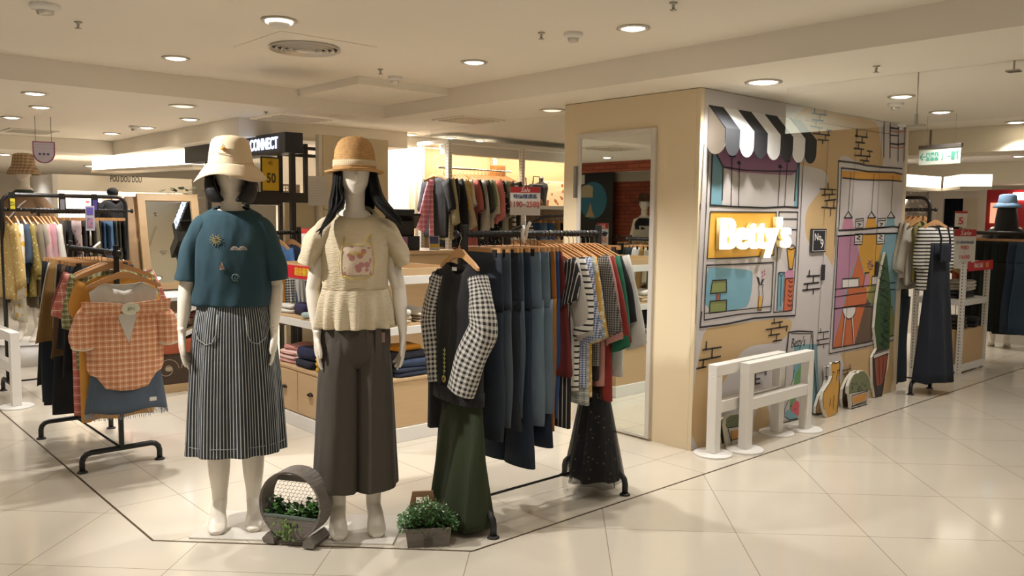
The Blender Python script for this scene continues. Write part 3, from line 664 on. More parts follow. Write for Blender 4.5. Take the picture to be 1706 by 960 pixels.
cutout('cypress_cutout','tall green potted cypress cut-out at the far end of the mural','tree cutout',D_,ta,[('#2f4a2a',[p for p in ta if p[1]<905]),('#3a3330',[(552,895),(530,1110),(512,1215),(468,1225),(452,1130),(448,960),(482,895)]),('#2f4a2a',[(538,262),(548,310),(558,430),(568,570),(560,720),(556,895),(482,900),(470,760),(482,600),(503,430),(522,330)]),('#8d4a36',[(462,960),(552,930),(540,1060),(520,1120),(500,1140),(474,1150)]),('#bdb6ab',[(455,935),(556,900),(556,925),(458,965)])],gl+[(.007,[(452,940),(556,905)]),(.007,[(455,970),(556,930)]),(.010,[(456,975),(474,1150),(470,1210),(508,1205),(520,1120),(552,935)]),(.007,[(490,970),(495,1130)]),(.007,[(520,960),(512,1120)])],-.03)
ps=[(198,740),(190,690),(215,640),(250,620),(300,615),(330,650),(400,640),(412,680),(385,800),(240,828)]
cutout('planter_cutout','green bush box cut-out half hidden behind the white barriers','planter cutout',E_,[(222,690),(225,650),(250,625),(300,615),(330,625),(345,660),(340,800),(240,826)],[('#6d7350',[(226,690),(230,650),(252,628),(300,618),(328,628),(340,660),(332,690),(235,706)]),('#c9c2b4',[(235,706),(332,690),(338,798),(242,824)]),('#c78a3c',[(258,725),(330,712),(330,768),(262,785)])],[(.007,[(235,706),(340,690)]),(.008,[(240,712),(262,800)]),(.007,[(258,725),(262,785),(330,768)]),(.007,[(245,815),(338,795)])]+[(.004,[(x,y),(x+5,y+10)]) for x,y in ((245,660),(262,650),(280,640),(300,655),(318,648),(255,680),(290,675),(315,680))],-.10)
cutout('planter_cutout','dark leafy cut-out tight against the mural behind the barriers','planter cutout',E_,[(190,740),(185,680),(205,650),(235,640),(240,700),(245,800),(205,810)],[('#383f2a',[(190,740),(185,680),(205,650),(235,640),(240,700),(245,800),(205,810)])],[(.006,[(190,740),(205,810)]),(.006,[(200,720),(240,715)]),(.006,[(205,780),(245,770)])],-.03)
# white wooden barriers on round feet
def barrier(loc,yaw,L_,label,h=.74):
    t=thing('barrier',label,'barrier',loc,yaw,None); a=.066
    for s_ in (0,1):
        x=s_*(L_-a); bev(MB().box((x,-a/2,.014),(x+a,a/2,h-.07)).build('post',M_WHITE,t),.004)
        b=MB(); b.lathe([(.001,.014),(.118,.014),(.122,.010),(.122,0),(.001,0)],32,0,(x+a/2,0,0)); b.build('round_foot',M_WHITE,t,False)
    bev(MB().box((0,-a/2-.001,h-.072),(L_,a/2+.001,h)).build('top_rail',M_WHITE,t),.004)
    bev(MB().box((a,-a/2+.004,h*.46),(L_-a,a/2-.004,h*.46+.075)).build('middle_rail',M_WHITE,t),.004)
    return t
def zabove(px,py,g):
    lo,hi=0,3
    for _ in range(40):
        mm=(lo+hi)/2; d=Vector((g.x,g.y,mm))-CAM; w_=d.dot(FW)
        if 480-FPX*d.dot(UP)/w_>py: lo=mm
        else: hi=mm
    return lo
g1=G(1187,757); g2=G(1293,722); g3=G(1240,750); g4=G(1340,716)
barrier((g1.x-.035,g1.y-.005,0),math.atan2(g2.y-g1.y,g2.x-g1.x),(g2-g1).length+.066,'white wooden barrier nearer the mural',zabove(1190,607,g1))
barrier((g3.x-.035,g3.y-.005,0),math.atan2(g4.y-g3.y,g4.x-g3.x),(g4-g3).length+.066,'white wooden barrier in front, overlapping the other one',zabove(1240,604,g3))
gl=G(37,679); barrier((gl.x-.03,gl.y-.0,0),rad(92),.95,'white wooden barrier at the far left picture edge',zabove(28,554,gl))
# ------------------------------------------------------------------ display figures
def ring(c,rx,ry,n=28,rot=0,pw=1.0,tilt=0):
    out=[]
    for k in range(n):
        t=2*pi*k/n; ct,st=math.cos(t),math.sin(t)
        x=rx*math.copysign(abs(ct)**pw,ct); y=ry*math.copysign(abs(st)**pw,st)
        if rot: x,y=x*math.cos(rot)-y*math.sin(rot),x*math.sin(rot)+y*math.cos(rot)
        out.append((c[0]+x,c[1]+y,c[2]+tilt*y))
    return out
def hand(mb,w,side,fwd=0):
    # w: wrist position; fingers hang down, thumb to the front (-y)
    w=Vector(w)
    mb.loft([ring(w+Vector((0,0,.02)),.021,.026,16),ring(w,.018,.025,16),ring(w+Vector((0,-.004,-.03)),.016,.034,16),ring(w+Vector((0,-.006,-.065)),.015,.040,16),ring(w+Vector((-side*.002,-.006,-.090)),.013,.038,16),ring(w+Vector((-side*.003,-.006,-.100)),.009,.030,16)])
    for dy,ln,cl in ((-.032,.074,.014),(-.012,.086,.022),(.009,.080,.028),(.028,.062,.032)):
        b=w+Vector((-side*.003,dy-.004,-.082))
        p=[b,b+Vector((-side*cl*.25,dy*.10,-ln*.42)),b+Vector((-side*cl*.7,dy*.16,-ln*.75)),b+Vector((-side*cl*1.25,dy*.16,-ln))]
        mb.tube(p,[.0104,.0096,.0088,.0066],10)
    b=w+Vector((0,-.026,-.022)); mb.tube([b,b+Vector((-side*.008,-.024,-.030)),b+Vector((-side*.013,-.034,-.058)),b+Vector((-side*.013,-.036,-.080))],[.013,.0115,.0095,.0070],10)
def mannequin_body(arms,legx=.078,bend=0):
    mb=MB()
    # torso
    mb.loft([ring((0,.0,.80),.085,.050),ring((0,0,.87),.122,.075),ring((0,.005,.96),.140,.098),ring((0,.0,1.05),.120,.084),ring((0,-.005,1.12),.110,.078),ring((0,-.008,1.20),.122,.084),ring((0,-.012,1.29),.135,.096),ring((0,-.006,1.38),.138,.088),ring((0,.0,1.455),.125,.070),ring((0,.006,1.492),.09,.056),ring((0,.008,1.525),.060,.052)])
    mb.loft([ring((0,.010,1.48),.056,.056),ring((0,.004,1.55),.046,.049),ring((0,-.002,1.64),.049,.053)])
    # head with chin, jaw and skull
    H_=[(1.556,.012,.022,-.052),(1.566,.030,.040,-.040),(1.585,.047,.060,-.026),(1.61,.060,.078,-.012),(1.645,.070,.090,-.004),(1.685,.076,.098,.0),(1.725,.078,.101,.004),(1.76,.072,.094,.008),(1.788,.052,.070,.012),(1.802,.020,.028,.014)]
    mb.T=Matrix.Translation((0,0,1.802*.155))@Matrix.Diagonal((.96,.96,.845,1))
    mb.loft([ring((0,cy,z),rx,ry,28,pw=.95) for z,rx,ry,cy in H_])
    mb.loft([ring((0,-.093,1.638),.006,.012,12),ring((0,-.098,1.648),.010,.011,12),ring((0,-.099,1.662),.007,.011,12),ring((0,-.095,1.69),.005,.008,12)])   # nose
    mb.ell((0,-.088,1.617),(.019,.008,.0045),14); mb.ell((0,-.086,1.609),(.015,.008,.0048),14)                     # lips
    for s in (-1,1):
        mb.ell((s*.030,-.081,1.690),(.014,.008,.007),12)                                                          # eyes
        mb.ell((s*.077,.004,1.668),(.008,.017,.028),12)                                                           # ears
    mb.T=None
    for s in (-1,1):
        A=arms[s]
        sh=Vector((s*.128,.0,1.440)); el=Vector(A[0]); wr=Vector(A[1])
        mb.tube([Vector((s*.07,0,1.455)),sh,sh.lerp(el,.35),sh.lerp(el,.75),el,el.lerp(wr,.3),el.lerp(wr,.7),wr+Vector((0,0,.02))],[.040,.042,.041,.037,.034,.034,.026,.020],18)
        hand(mb,wr,s)
        lx=s*legx
        mb.tube([(s*.075,0,.90),(s*.082,0,.80),(lx*1.02,.0,.66),(lx,-.008,.53),(lx,.002,.47),(lx,.018,.36),(lx,.018,.26),(lx,.022,.17),(lx,.022,.125)],[.065,.070,.064,.054,.051,.055,.048,.036,.035],20)
        # foot on tiptoe
        fx=lx+s*.006
        mb.tube([(lx,.030,.150),(lx,.018,.122),(fx,-.012,.090),(fx,-.042,.056),(fx,-.072,.034),(fx,-.104,.026),(fx+s*.0,-.124,.021)],[(.034,.033),(.037,.035),(.033,.037),(.026,.042),(.021,.045),(.017,.039),(.011,.024)],16)
        mb.ell((lx,.046,.100),(.024,.026,.034),14)
    return mb
def figure(label,loc,rz,arms,legx=.078):
    o=mannequin_body(arms,legx).build('mannequin',M_BODY,None,True,loc,rz,label,'mannequin')
    r=o.modifiers.new('remesh','REMESH'); r.mode='VOXEL'; r.voxel_size=.0042; r.use_smooth_shade=True
    s=o.modifiers.new('smooth','SMOOTH'); s.factor=.5; s.iterations=4
    return o
def tshape(rings_fn,mat,name,parent,wob,n=64,m=None,thick=.003,smooth=True,tilt=0):
    mb=MB(); rr=[]
    for j,(z,rx,ry,cy) in enumerate(rings_fn):
        v=j/(len(rings_fn)-1); R_=[]
        for k in range(n):
            t=2*pi*k/n; d=wob(t,v)
            R_.append(((rx+d)*math.cos(t),cy+(ry+d)*math.sin(t),z+tilt*max(0,1-v*3.2)*(ry*math.sin(t))))
        rr.append(R_)
    mb.loft(rr,0,False); o=mb.build(name,mat,parent,smooth); solid(o,thick); subd(o,1); return o
def interp(keys,m):
    out=[]
    for j in range(m):
        t=j/(m-1)*(len(keys)-1); i=min(int(t),len(keys)-2); f=t-i; out.append(tuple(a+(b-a)*f for a,b in zip(keys[i],keys[i+1])))
    return out
# pedestal plates, laid along the cut corner of the shop border
dirx=Vector((1,-1,0)).normalized(); diry=Vector((1,1,0)).normalized()
pl=G(314,898); pr=G(654,910); Lp=(pr-pl).length
plates=[]
for i,lab in enumerate(('white glossy base plate under the figure in the bucket hat','white glossy base plate under the figure in the straw hat')):
    a=Lp/2*i+(.003 if i else 0); 
    o=MB().box((a,0,0),(a+Lp/2-.003,.36,.008)).build('base_plate',flat('#d2ccc0',.12,0,.04),None,False,(pl.x,pl.y,0),-pi/4,lab,'base plate'); bev(o,.002); plates.append(o)
RZ=rad(-27)
gL=G(395,877); gR=G(594,886)
PLZ=-.003
fl_=figure('left white mannequin in a cream bucket hat and teal T-shirt',(gL.x,gL.y,PLZ),RZ,{-1:((-.205,.0,1.16),(-.225,-.03,.955)),1:((.195,.02,1.16),(.185,-.06,.955))})
fr_=figure('right white mannequin in a straw hat and cream peplum blouse',(gR.x,gR.y,PLZ),RZ,{-1:((-.190,.03,1.16),(-.175,-.03,.955)),1:((.205,.03,1.16),(.215,-.035,.955))},.082)
# --- left figure: T-shirt
M_TEAL=cloth('#22404a',.12,.6)
def wtee(t,v): return .004*math.sin(7*t+1)*(v)+.006*math.sin(3*t+5*v)*v+.004*math.sin(13*t+9*v)*v*v
tk=[(1.524,.086,.068,.004),(1.516,.104,.074,.004),(1.500,.132,.084,.0),(1.455,.162,.098,-.003),(1.38,.172,.116,-.010),(1.28,.168,.124,-.012),(1.18,.172,.126,-.008),(1.13,.178,.128,-.004),(1.085,.183,.130,0),(1.075,.172,.122,0)]
tee=tshape(interp(tk,30),M_TEAL,'t_shirt',fl_,wtee,tilt=.20)
def sleeve(parent,side,pts,radii,mat,name='sleeve',n=28,wob=.003,cap=False,thick=.003):
    mb=MB(); P=[Vector(p) for p in pts]; rings=[]
    m=len(P)*3; 
    for j in range(m):
        t=j/(m-1)*(len(P)-1); i=min(int(t),len(P)-2); f=t-i; c=P[i].lerp(P[i+1],f); ra=radii[i][0]*(1-f)+radii[i+1][0]*f; rb=radii[i][1]*(1-f)+radii[i+1][1]*f
        d=(P[i+1]-P[i]).normalized(); 
        if i+2<len(P): d=d.lerp((P[i+2]-P[i+1]).normalized(),f*.5).normalized()
        y=Vector((0,1,0)); x=y.cross(d).normalized(); y=d.cross(x)
        rings.append([c+x*(ra+wob*math.sin(3*a+j))*math.cos(a)+y*(rb+wob*math.sin(4*a+j*.7))*math.sin(a) for a in [2*pi*k/n for k in range(n)]])
    mb.loft(rings,0,False); o=mb.build(name,mat,parent,True); solid(o,thick); subd(o,1); return o
for s in (-1,1): sleeve(tee,s,[(s*.070,.0,1.490),(s*.130,.0,1.450),(s*.165,.004,1.36),(s*.184,.006,1.265),(s*.192,.004,1.190)],[(.025,.045),(.050,.072),(.054,.078),(.060,.076),(.063,.074)],M_TEAL,wob=.004)
mb=MB(); mb.lathe([(.088,0),(.088,.007),(.083,.010),(.078,.004)],40,0,(0,.004,1.519),1.0,.80,wob=lambda t,r,z:(r,z+.20*r*.8*math.sin(t))); mb.build('neck_rib',M_TEAL,tee,True)
def chest(x,z,off=.006,tk_=tk):
    for i in range(len(tk_)-1):
        z0,z1=tk_[i][0],tk_[i+1][0]
        if z1<=z<=z0:
            f=(z0-z)/(z0-z1); rx,ry,cy=[tk_[i][q]*(1-f)+tk_[i+1][q]*f for q in (1,2,3)]
            return Vector((x,cy-(ry+off)*math.sqrt(max(.02,1-(x/(rx+.006))**2)),z))
    return Vector((x,-.12,z))
def chestlines(parent,name,mat,lines,w=.004,off=.009,tk_=tk):
    mb=MB()
    for L_ in lines:
        P=[chest(x,z,off,tk_) for x,z in L_]; mb.tube(P,[(w/2,w/3)]*len(P),5)
    return mb.build(name,mat,parent,True)
def arc(cx,cz,r,a0,a1,n=10): return [(cx+r*math.cos(rad(a0+(a1-a0)*k/n)),cz+r*math.sin(rad(a0+(a1-a0)*k/n))) for k in range(n+1)]
def off(p,q): return [(p+x,q+z) for x,z in ()]
sx,sz=-.062,1.385
chestlines(tee,'sun_embroidery',flat('#b79a4c',.8),[arc(sx,sz,.014,0,360,14)]+[[(sx+.017*math.cos(a),sz+.017*math.sin(a)),(sx+.027*math.cos(a),sz+.027*math.sin(a))] for a in [k*pi/6 for k in range(12)]]+[[(sx-.01,sz+k*.006),(sx+.01,sz+k*.006)] for k in (-1,0,1)],.003)
chestlines(tee,'rainbow_embroidery',flat('#c9b5a4',.8),[arc(x,1.338,r,0,180) for x in (.020,.055) for r in (.017,.012,.006)],.0035)
chestlines(tee,'triangle_embroidery',flat('#b98a62',.8),[[(-.046,1.253),(-.036,1.285),(-.026,1.253),(-.046,1.253)],[(-.042,1.256),(-.036,1.276),(-.030,1.256)],[(-.038,1.256),(-.034,1.262)]],.004)
chestlines(tee,'swirl_embroidery',flat('#8fa19a',.8),[[(.022+.0017*k*math.cos(k*.9)*.9,1.215+.0017*k*math.sin(k*.9)*.9) for k in range(2,10)],arc(.022,1.215,.016,0,300,14)],.0025)
# culottes
def wcul(t,v): return (.010*math.sin(9*t+1.5)+.007*math.sin(14*t+2*v))*v+.002*math.sin(30*t)*(1-v)
ck=[(1.135,.142,.100,0),(1.09,.155,.112,0),(1.02,.172,.126,0),(.92,.187,.137,0),(.78,.200,.146,0),(.62,.212,.152,0),(.46,.220,.156,0),(.378,.224,.158,0)]
M_PIN=stripes('#26282a','#aeb0ac',1/92,.26,kind='UV',axis=0)
cul=tshape(interp(ck,30),M_PIN,'striped_culottes',fl_,wcul,n=96)
for s in (-1,1):
    tkc=ck; P=[(s*.155,1.04),(s*.165,.985),(s*.15,.93),(s*.115,.905),(s*.085,.915),(s*.068,.955),(s*.060,1.045)]
    mb=MB(); Q=[chest(x,z,.008,tkc) for x,z in P]; mb.tube(Q,.0028,6); mb.build('patch_pocket_seam',flat('#8f918e',.8),cul,True)
mb=MB(); mb.tube([(.228*math.cos(t),.160*math.sin(t),.425) for t in [2*pi*k/48 for k in range(49)]],.0015,5); mb.build('hem_stitching',flat('#8f918e',.8),cul,True)
# bob hair
def bob(parent):
    mb=MB(); n=34; rings=[]
    for j,(z,r,yo) in enumerate(((1.775,.070,.02),(1.745,.092,.02),(1.705,.100,.018),(1.665,.108,.012),(1.625,.110,.006),(1.595,.106,-.002),(1.575,.098,-.008),(1.558,.086,-.014))):
        gap=rad(50-8*max(0,j-2)) ; gap=max(gap,rad(14)); R_=[]
        for k in range(n+1):
            t=-pi/2+gap+(2*pi-2*gap)*k/n
            R_.append((r*.98*math.cos(t)+.0015*math.sin(k*7),yo+r*1.10*math.sin(t)+.0015*math.cos(k*9),z))
        rings.append(R_)
    mb.loft(rings,0,False,False); o=mb.build('bob_hair',hairm(),parent,True); solid(o,.026); subd(o,1); return o
bob(fl_)
mb=MB(); mb.tube([(.108,-.005,1.69),(.122,-.01,1.63),(.122,-.02,1.57),(.11,-.03,1.545)],.0015,5); mb.build('hat_cord',flat('#2b2622',.8),fl_,True)
# bucket hat
M_HATC=cloth('#d9c4a2',.05,.10)
hat=MB().lathe([(.001,1.864),(.040,1.862),(.068,1.855),(.084,1.842),(.092,1.824),(.100,1.775),(.106,1.728)],48,sx=.96,sy=1.08).build('bucket_hat',M_HATC,fl_,True)
def wb(t,r,z): return (r,z+(r-.105)*.22*math.sin(3*t+1)*1.0-(r-.105)*.06*math.cos(2*t))
b=MB().lathe([(.105,1.732),(.118,1.718),(.135,1.700),(.152,1.678),(.165,1.662)],48,wob=wb,sx=.98,sy=1.06).build('hat_brim',M_HATC,hat,True); solid(b,.004)
mb=MB(); mb.tube([(.1075*.96*math.cos(t),.1075*1.08*math.sin(t),1.731) for t in [2*pi*k/40 for k in range(41)]],.002,5); mb.build('brim_seam',cloth('#b9a482',.05,.10),hat,True)
def hatp(x,z,o=.003): r=.100+.003; return Vector((x,-(r*1.08+o)*math.sqrt(1-(x/(r*.96))**2),z))
mb=MB(); mb.tube([hatp(-.036,1.793),hatp(-.024,1.797),hatp(-.012,1.793)],[.003,.010,.003],8); mb.build('orange_patch',flat('#d9923c',.8),hat,True)
mb=MB(); mb.tube([hatp(-.030,1.802),hatp(-.022,1.815),hatp(-.016,1.802)],.0015,5)
mb.build('leaf_patch',flat('#3b2a22',.8),hat,True)
mb=MB(); mb.tube([hatp(-.046+.0052*k,1.771+(.004 if k%2 else 0)+(.003 if k in(1,7) else 0)) for k in range(11)],.0013,5); mb.build('lettering_stitch',flat('#3b2a22',.8),hat,True)
# --- right figure: blouse
M_BL=crinkle('#d8c7a6'); M_BL2=crinkle('#d3c3a4')
def wbl(t,v): return .004*math.sin(9*t)*v+.003*math.sin(17*t+3)*v
bk=[(1.515,.096,.072,.004),(1.505,.112,.078,.004),(1.482,.136,.088,.0),(1.44,.155,.104,-.006),(1.34,.158,.120,-.012),(1.26,.152,.120,-.010),(1.20,.150,.114,-.004),(1.165,.149,.110,0)]
bl_=tshape(interp(bk,24),M_BL,'blouse',fr_,wbl,tilt=.45)
def wpe(t,v): return (.003+.014*v)*math.sin(15*t+.6)*(.3+.7*v)+.006*v*math.sin(6*t)
pep=tshape(interp([(1.168,.149,.110,0),(1.15,.157,.116,0),(1.10,.168,.124,0),(1.04,.176,.130,0),(.985,.180,.134,0)],14),M_BL2,'peplum',bl_,wpe,n=120)
mb=MB(); mb.tube([(.152*math.cos(t),.113*math.sin(t),1.167) for t in [2*pi*k/60 for k in range(61)]],.003,6); mb.build('waist_seam',cloth('#c4b28f',.1,.3),bl_,True)
for s in (-1,1): sleeve(bl_,s,[(s*.06,.0,1.480),(s*.128,.0,1.446),(s*.172,.004,1.39),(s*.203,.006,1.325),(s*.216,.008,1.275)],[(.025,.045),(.050,.072),(.050,.082),(.046,.086),(.040,.078)],M_BL2,'flutter_sleeve',wob=.006)
mb=MB(); mb.lathe([(.098,0),(.100,.008),(.092,.014),(.082,.012),(.078,.004)],44,0,(0,.002,1.507),1.03,.80,wob=lambda t,r,z:(r,z+.45*r*.8*math.sin(t))); mb.build('round_collar',M_BL2,bl_,True)
pk=MB(); N=10
def ch2(x,z,o): return chest(x,z,o,bk)
gr=[[ch2(-.062+.124*i/N,1.235+.125*j/N,.006) for i in range(N+1)] for j in range(N+1)]
pk.add([p for r_ in gr for p in r_],[(j*(N+1)+i,j*(N+1)+i+1,(j+1)*(N+1)+i+1,(j+1)*(N+1)+i) for j in range(N) for i in range(N)])
pk.build('printed_panel',dots('#d3bfa6','#b77f7a',30,.42),bl_,True)
YEL=flat('#dab42c',.5)
chestlines(bl_,'cat_outline_print',YEL,[[(-.075,1.235),(-.080,1.29),(-.072,1.35),(-.060,1.375),(-.055,1.41),(-.048,1.375),(0,1.368),(.030,1.370),(.052,1.41),(.058,1.375),(.072,1.35),(.078,1.29),(.070,1.235),(.03,1.218),(-.02,1.215),(-.075,1.235)],[(.040,1.385),(.062,1.42),(.066,1.36)],[(-.064,1.37),(-.058,1.40)]],.004,.008,bk)
x0=-.036
chestlines(bl_,'yellow_lettering',YEL,sum([[[(x0+k*.0105,1.325),(x0+k*.0105,1.342),(x0+k*.0105+.006,1.342)],[(x0+k*.0105,1.333),(x0+k*.0105+.006,1.333),(x0+k*.0105+.006,1.325),(x0+k*.0105,1.325)]] for k in range(7)],[]),.0028,.012,bk)
# wide-leg trousers
M_TAUPE=cloth('#4a433a',.10,.45)
def wtr(t,v): return .005*math.sin(6*t+1)*v+.003*math.sin(11*t+4*v)
up_=tshape(interp([(1.12,.132,.094,0),(1.06,.146,.106,0),(.97,.156,.117,0),(.90,.158,.122,0),(.85,.150,.114,0),(.80,.135,.09,0)],18),M_TAUPE,'wide_trousers',fr_,wtr)
for s in (-1,1):
    kk=[(.98,.066,.098,0),(.90,.080,.110,0),(.82,.090,.118,0),(.66,.096,.122,0),(.50,.099,.124,0),(.35,.102,.126,0),(.225,.106,.130,0)]
    mb=MB(); rr=[]
    K=interp(kk,26)
    for j,(z,rx,ry,cy) in enumerate(K):
        v=j/25; cx=s*(.066+.024*v)
        rr.append([(cx+(rx+wtr(t+s,v))*math.cos(t),cy+(ry+wtr(t,v))*math.sin(t),z+(.012*math.cos(t)*s*v)) for t in [2*pi*k/48 for k in range(48)]])
    mb.loft(rr,0,False); o=mb.build('trouser_leg',M_TAUPE,up_,True); solid(o,.003); subd(o,1)
for i,(x,l) in enumerate(((.055,.135),(.095,.15))):
    mb=MB(); mb.prism([(-.014,0),(.014,0),(.018,-l),(.004,-l-.012),(-.014,-l+.006)],(x,-.120,.985),(1,0,0),(0,-.06,1),(0,.004,0)); mb.build('tie_belt',cloth('#4f463e',.1,.3),up_)
mb=MB(); mb.box((.085,-.112,.925),(.125,-.106,.970)); mb.build('brand_tag',flat('#8c6d5d',.7),up_)
# long hair
hr=hairm()
mb=MB(); n=30; rings=[]
for j,(z,r,yo) in enumerate(((1.77,.070,.02),(1.73,.090,.02),(1.67,.096,.02),(1.61,.094,.024),(1.55,.090,.035),(1.48,.088,.045),(1.40,.082,.055))):
    gap=rad((70,66,62,66,80,98,105)[j]); rings.append([(r*.98*math.cos(t),yo+r*1.06*math.sin(t),z) for t in [-pi/2+gap+(2*pi-2*gap)*k/n for k in range(n+1)]])
mb.loft(rings,0,False,False); o=mb.build('long_hair',hr,fr_,True); solid(o,.012)
def lock(parent,pts,rad_,name='hair_lock'):
    mb=MB()
    P=[Vector(p) for p in pts]; Q=[]
    for i in range(len(P)-1):
        for f in (0,.33,.66): 
            p0=P[max(i-1,0)];p1=P[i];p2=P[i+1];p3=P[min(i+2,len(P)-1)]
            Q.append(.5*((2*p1)+(p2-p0)*f+(2*p0-5*p1+4*p2-p3)*f*f+(3*p1-p0-3*p2+p3)*f**3))
    Q.append(P[-1]); m=len(Q); rs=[]
    for j in range(m):
        t=j/(m-1)*(len(rad_)-1); i=min(int(t),len(rad_)-2); f=t-i; a=rad_[i]*(1-f)+rad_[i+1]*f; rs.append((a,a*.45))
    mb.tube(Q,rs,16); return mb.build(name,hr,parent,True)
for k,(dx,dy) in enumerate(((0,0),(.012,-.008),(-.01,.008))):
    lock(fr_,[(-.076+dx,-.035+dy,1.70),(-.084+dx,-.045,1.62),(-.086+dx*2,-.058,1.56),(-.100-k*.008,-.09,1.505),(-.140-k*.006,-.112,1.455-k*.006),(-.180+k*.012,-.118,1.425-k*.012)],[.020,.032,.034,.026,.015,.002])
    lock(fr_,[(.076+dx,-.025+dy,1.71),(.088+dx,-.035,1.63),(.106+dx,-.050,1.57),(.146+dx,-.080,1.51+k*.008),(.192,-.088,1.468+k*.008),(.235-k*.015,-.085,1.440+k*.006)],[.020,.036,.042,.036,.022,.003])
lock(fr_,[(-.085,-.06,1.55),(-.11,-.075,1.530),(-.125,-.085,1.524),(-.145,-.08,1.530)],[.01,.006,.004,.002])
sh_=MB().lathe([(.001,1.862),(.030,1.860),(.058,1.850),(.078,1.830),(.090,1.800),(.096,1.760),(.099,1.720),(.102,1.708)],48,sx=.98,sy=1.06).build('straw_hat',straw(),fr_,True)
def wb2(t,r,z): return (r,z+(r-.1)*.18*math.cos(2*t)*-1)
b=MB().lathe([(.100,1.712),(.112,1.700),(.126,1.698),(.137,1.707)],48,wob=wb2,sx=.98,sy=1.06).build('hat_brim',straw(),sh_,True); solid(b,.005)
mb=MB(); mb.lathe([(.0995,1.722),(.1015,1.724),(.0995,1.752),(.0975,1.752)],48,sx=.985,sy=1.065); mb.build('woven_band',gingham('#b89e78','#e0cfae',.008,.5),sh_,True)
# ------------------------------------------------------------------ clothes on hangers
# local frame: x across the shoulders, -y is the front, z down from the rail at z=0
def hanger_obj(label,group,kind='top',mat=None,w=.215,det=True,clip=False):
    t=thing('wooden_hanger' if mat is None else 'black_hanger',label,'hanger',group=group); mat=mat or M_HANG
    mb=MB()
    if kind=='top':
        pts=[]
        up=[(-w,-.135),(-w*.8,-.112),(-w*.45,-.082),(-.03,-.056),(0,-.052),(.03,-.056),(w*.45,-.082),(w*.8,-.112),(w,-.135)]
        lo=[(w,-.150),(w*.8,-.138),(w*.45,-.112),(.03,-.094),(-.03,-.094),(-w*.45,-.112),(-w*.8,-.138),(-w,-.150)]
        mb.prism(up+lo,(0,-.006,0),(1,0,0),(0,0,1),(0,.012,0)); o=mb.build('hanger_body',mat,t)
        if det: bev(o,.003)
    else:
        mb.box((-.17,-.006,-.085),(.17,.006,-.062)); o=mb.build('hanger_body',mat,t)
        c=MB()
        for x in (-.13,.13): c.box((x-.014,-.012,-.105),(x+.014,.012,-.070))
        if det:
            for x in (-.13,.13):
                c=MB(); c.box((x-.014,-.012,-.105),(x+.014,.012,-.070)); c.build('clip',M_BLACK,t)
    h=MB(); P=[(0,0,-.062)]+[(0,0,-.030)]
    for k in range(0,9):
        a=rad(-60+k*30); P.append((.0+.016*math.cos(a),0,.0-.002+.016*math.sin(a)))
    h.tube(P,.0018,6); h.build('hook',M_STEEL if kind=='top' else M_DARK,t,True)
    return t
def gtop(rng,w=.21,L=.62,sl=.25,slw=.06,flare=1.0,thick=.030,neck=.075,fold=.012,hemdip=0,slout=.25,n=28,m=14,collar=False,vneck=.05):
    """shirt body and both sleeves as one draped surface"""
    mb=MB(); ph=[rng.uniform(0,6) for _ in range(5)]; rr=[]
    for j in range(m):
        v=j/(m-1); R_=[]
        for k in range(n):
            a=2*pi*k/n; ca,sa=math.cos(a),math.sin(a)
            wx=(w*(1+(flare-1)*v)); x=wx*math.copysign(abs(ca)**.8,ca)
            d=(.007+ (thick-.007)*min(1,v*4))
            y=d*math.copysign(abs(sa)**.7,sa)+fold*v**.7*math.sin(x*40+ph[0]+1.5*v)*(.5+.5*math.sin(a+ph[1]))+fold*.6*v*math.sin(x*75+ph[2])
            ax=abs(x)/w
            z0=-.062-.100*ax**1.15
            if ax*w<neck: z0=-.062-.100*(neck/w)**1.15-(vneck if sa<0 else .012)*(1-(ax*w/neck)**2)
            z1=-.10-L-hemdip*math.cos(x/w*1.5)+.006*math.sin(x*30+ph[3])
            z=z0*(1-v)+z1*v
            if v>0: x*= (1-.05*math.sin(pi*min(1,v*2.2))*(0 if flare>1.2 else 1))
            R_.append((x,y,z))
        rr.append(R_)
    mb.loft(rr,0,False)
    for s in (-1,1):
        if sl<=0: continue
        ms=8; P0=Vector((s*(w-.035),0,-.150)); rings=[]
        dirv=Vector((s*slout,rng.uniform(-.05,.05),-1)).normalized()
        bend=rng.uniform(-.03,.03)
        for j in range(ms):
            v=j/(ms-1); c=P0+dirv*sl*v+Vector((s*.012*math.sin(v*pi)+0,bend*v*v,0))
            ra=slw*(1-.12*v)*(1 if flare<1.3 else 1+.5*v); rb=min(thick*1.05,ra*.6)*(.7+.3*v)
            if j==0: c=c+Vector((-s*.005,0,.012))
            R_=[]
            for k in range(14):
                a=2*pi*k/14; R_.append(c+Vector((ra*math.cos(a)+.003*math.sin(3*a+j+ph[4]),rb*math.sin(a)+.004*math.sin(5*v+ph[0]),s*ra*math.cos(a)*.45)))
            rings.append(R_)
        mb.loft(rings,0,False)
    return mb
def gskirt(rng,w=.17,L=.7,flare=1.5,thick=.03,fold=.012,nf=9,n=48,m=12,z0=-.085):
    mb=MB(); ph=rng.uniform(0,6); rr=[]
    for j in range(m):
        v=j/(m-1); R_=[]
        for k in range(n):
            a=2*pi*k/n; ca,sa=math.cos(a),math.sin(a); ww=w*(1+(flare-1)*v**.8); f=fold*v*math.sin(nf*a+ph)
            x=ww*ca+f*ca*.6; y=(.010+(thick-.010)*v)*math.copysign(abs(sa)**.8,sa)+f*(.4+.6*abs(sa))
            R_.append((x,y,z0-L*v+.008*math.sin(4*a+ph)*v))
        rr.append(R_)
    return mb.loft(rr,0,False)
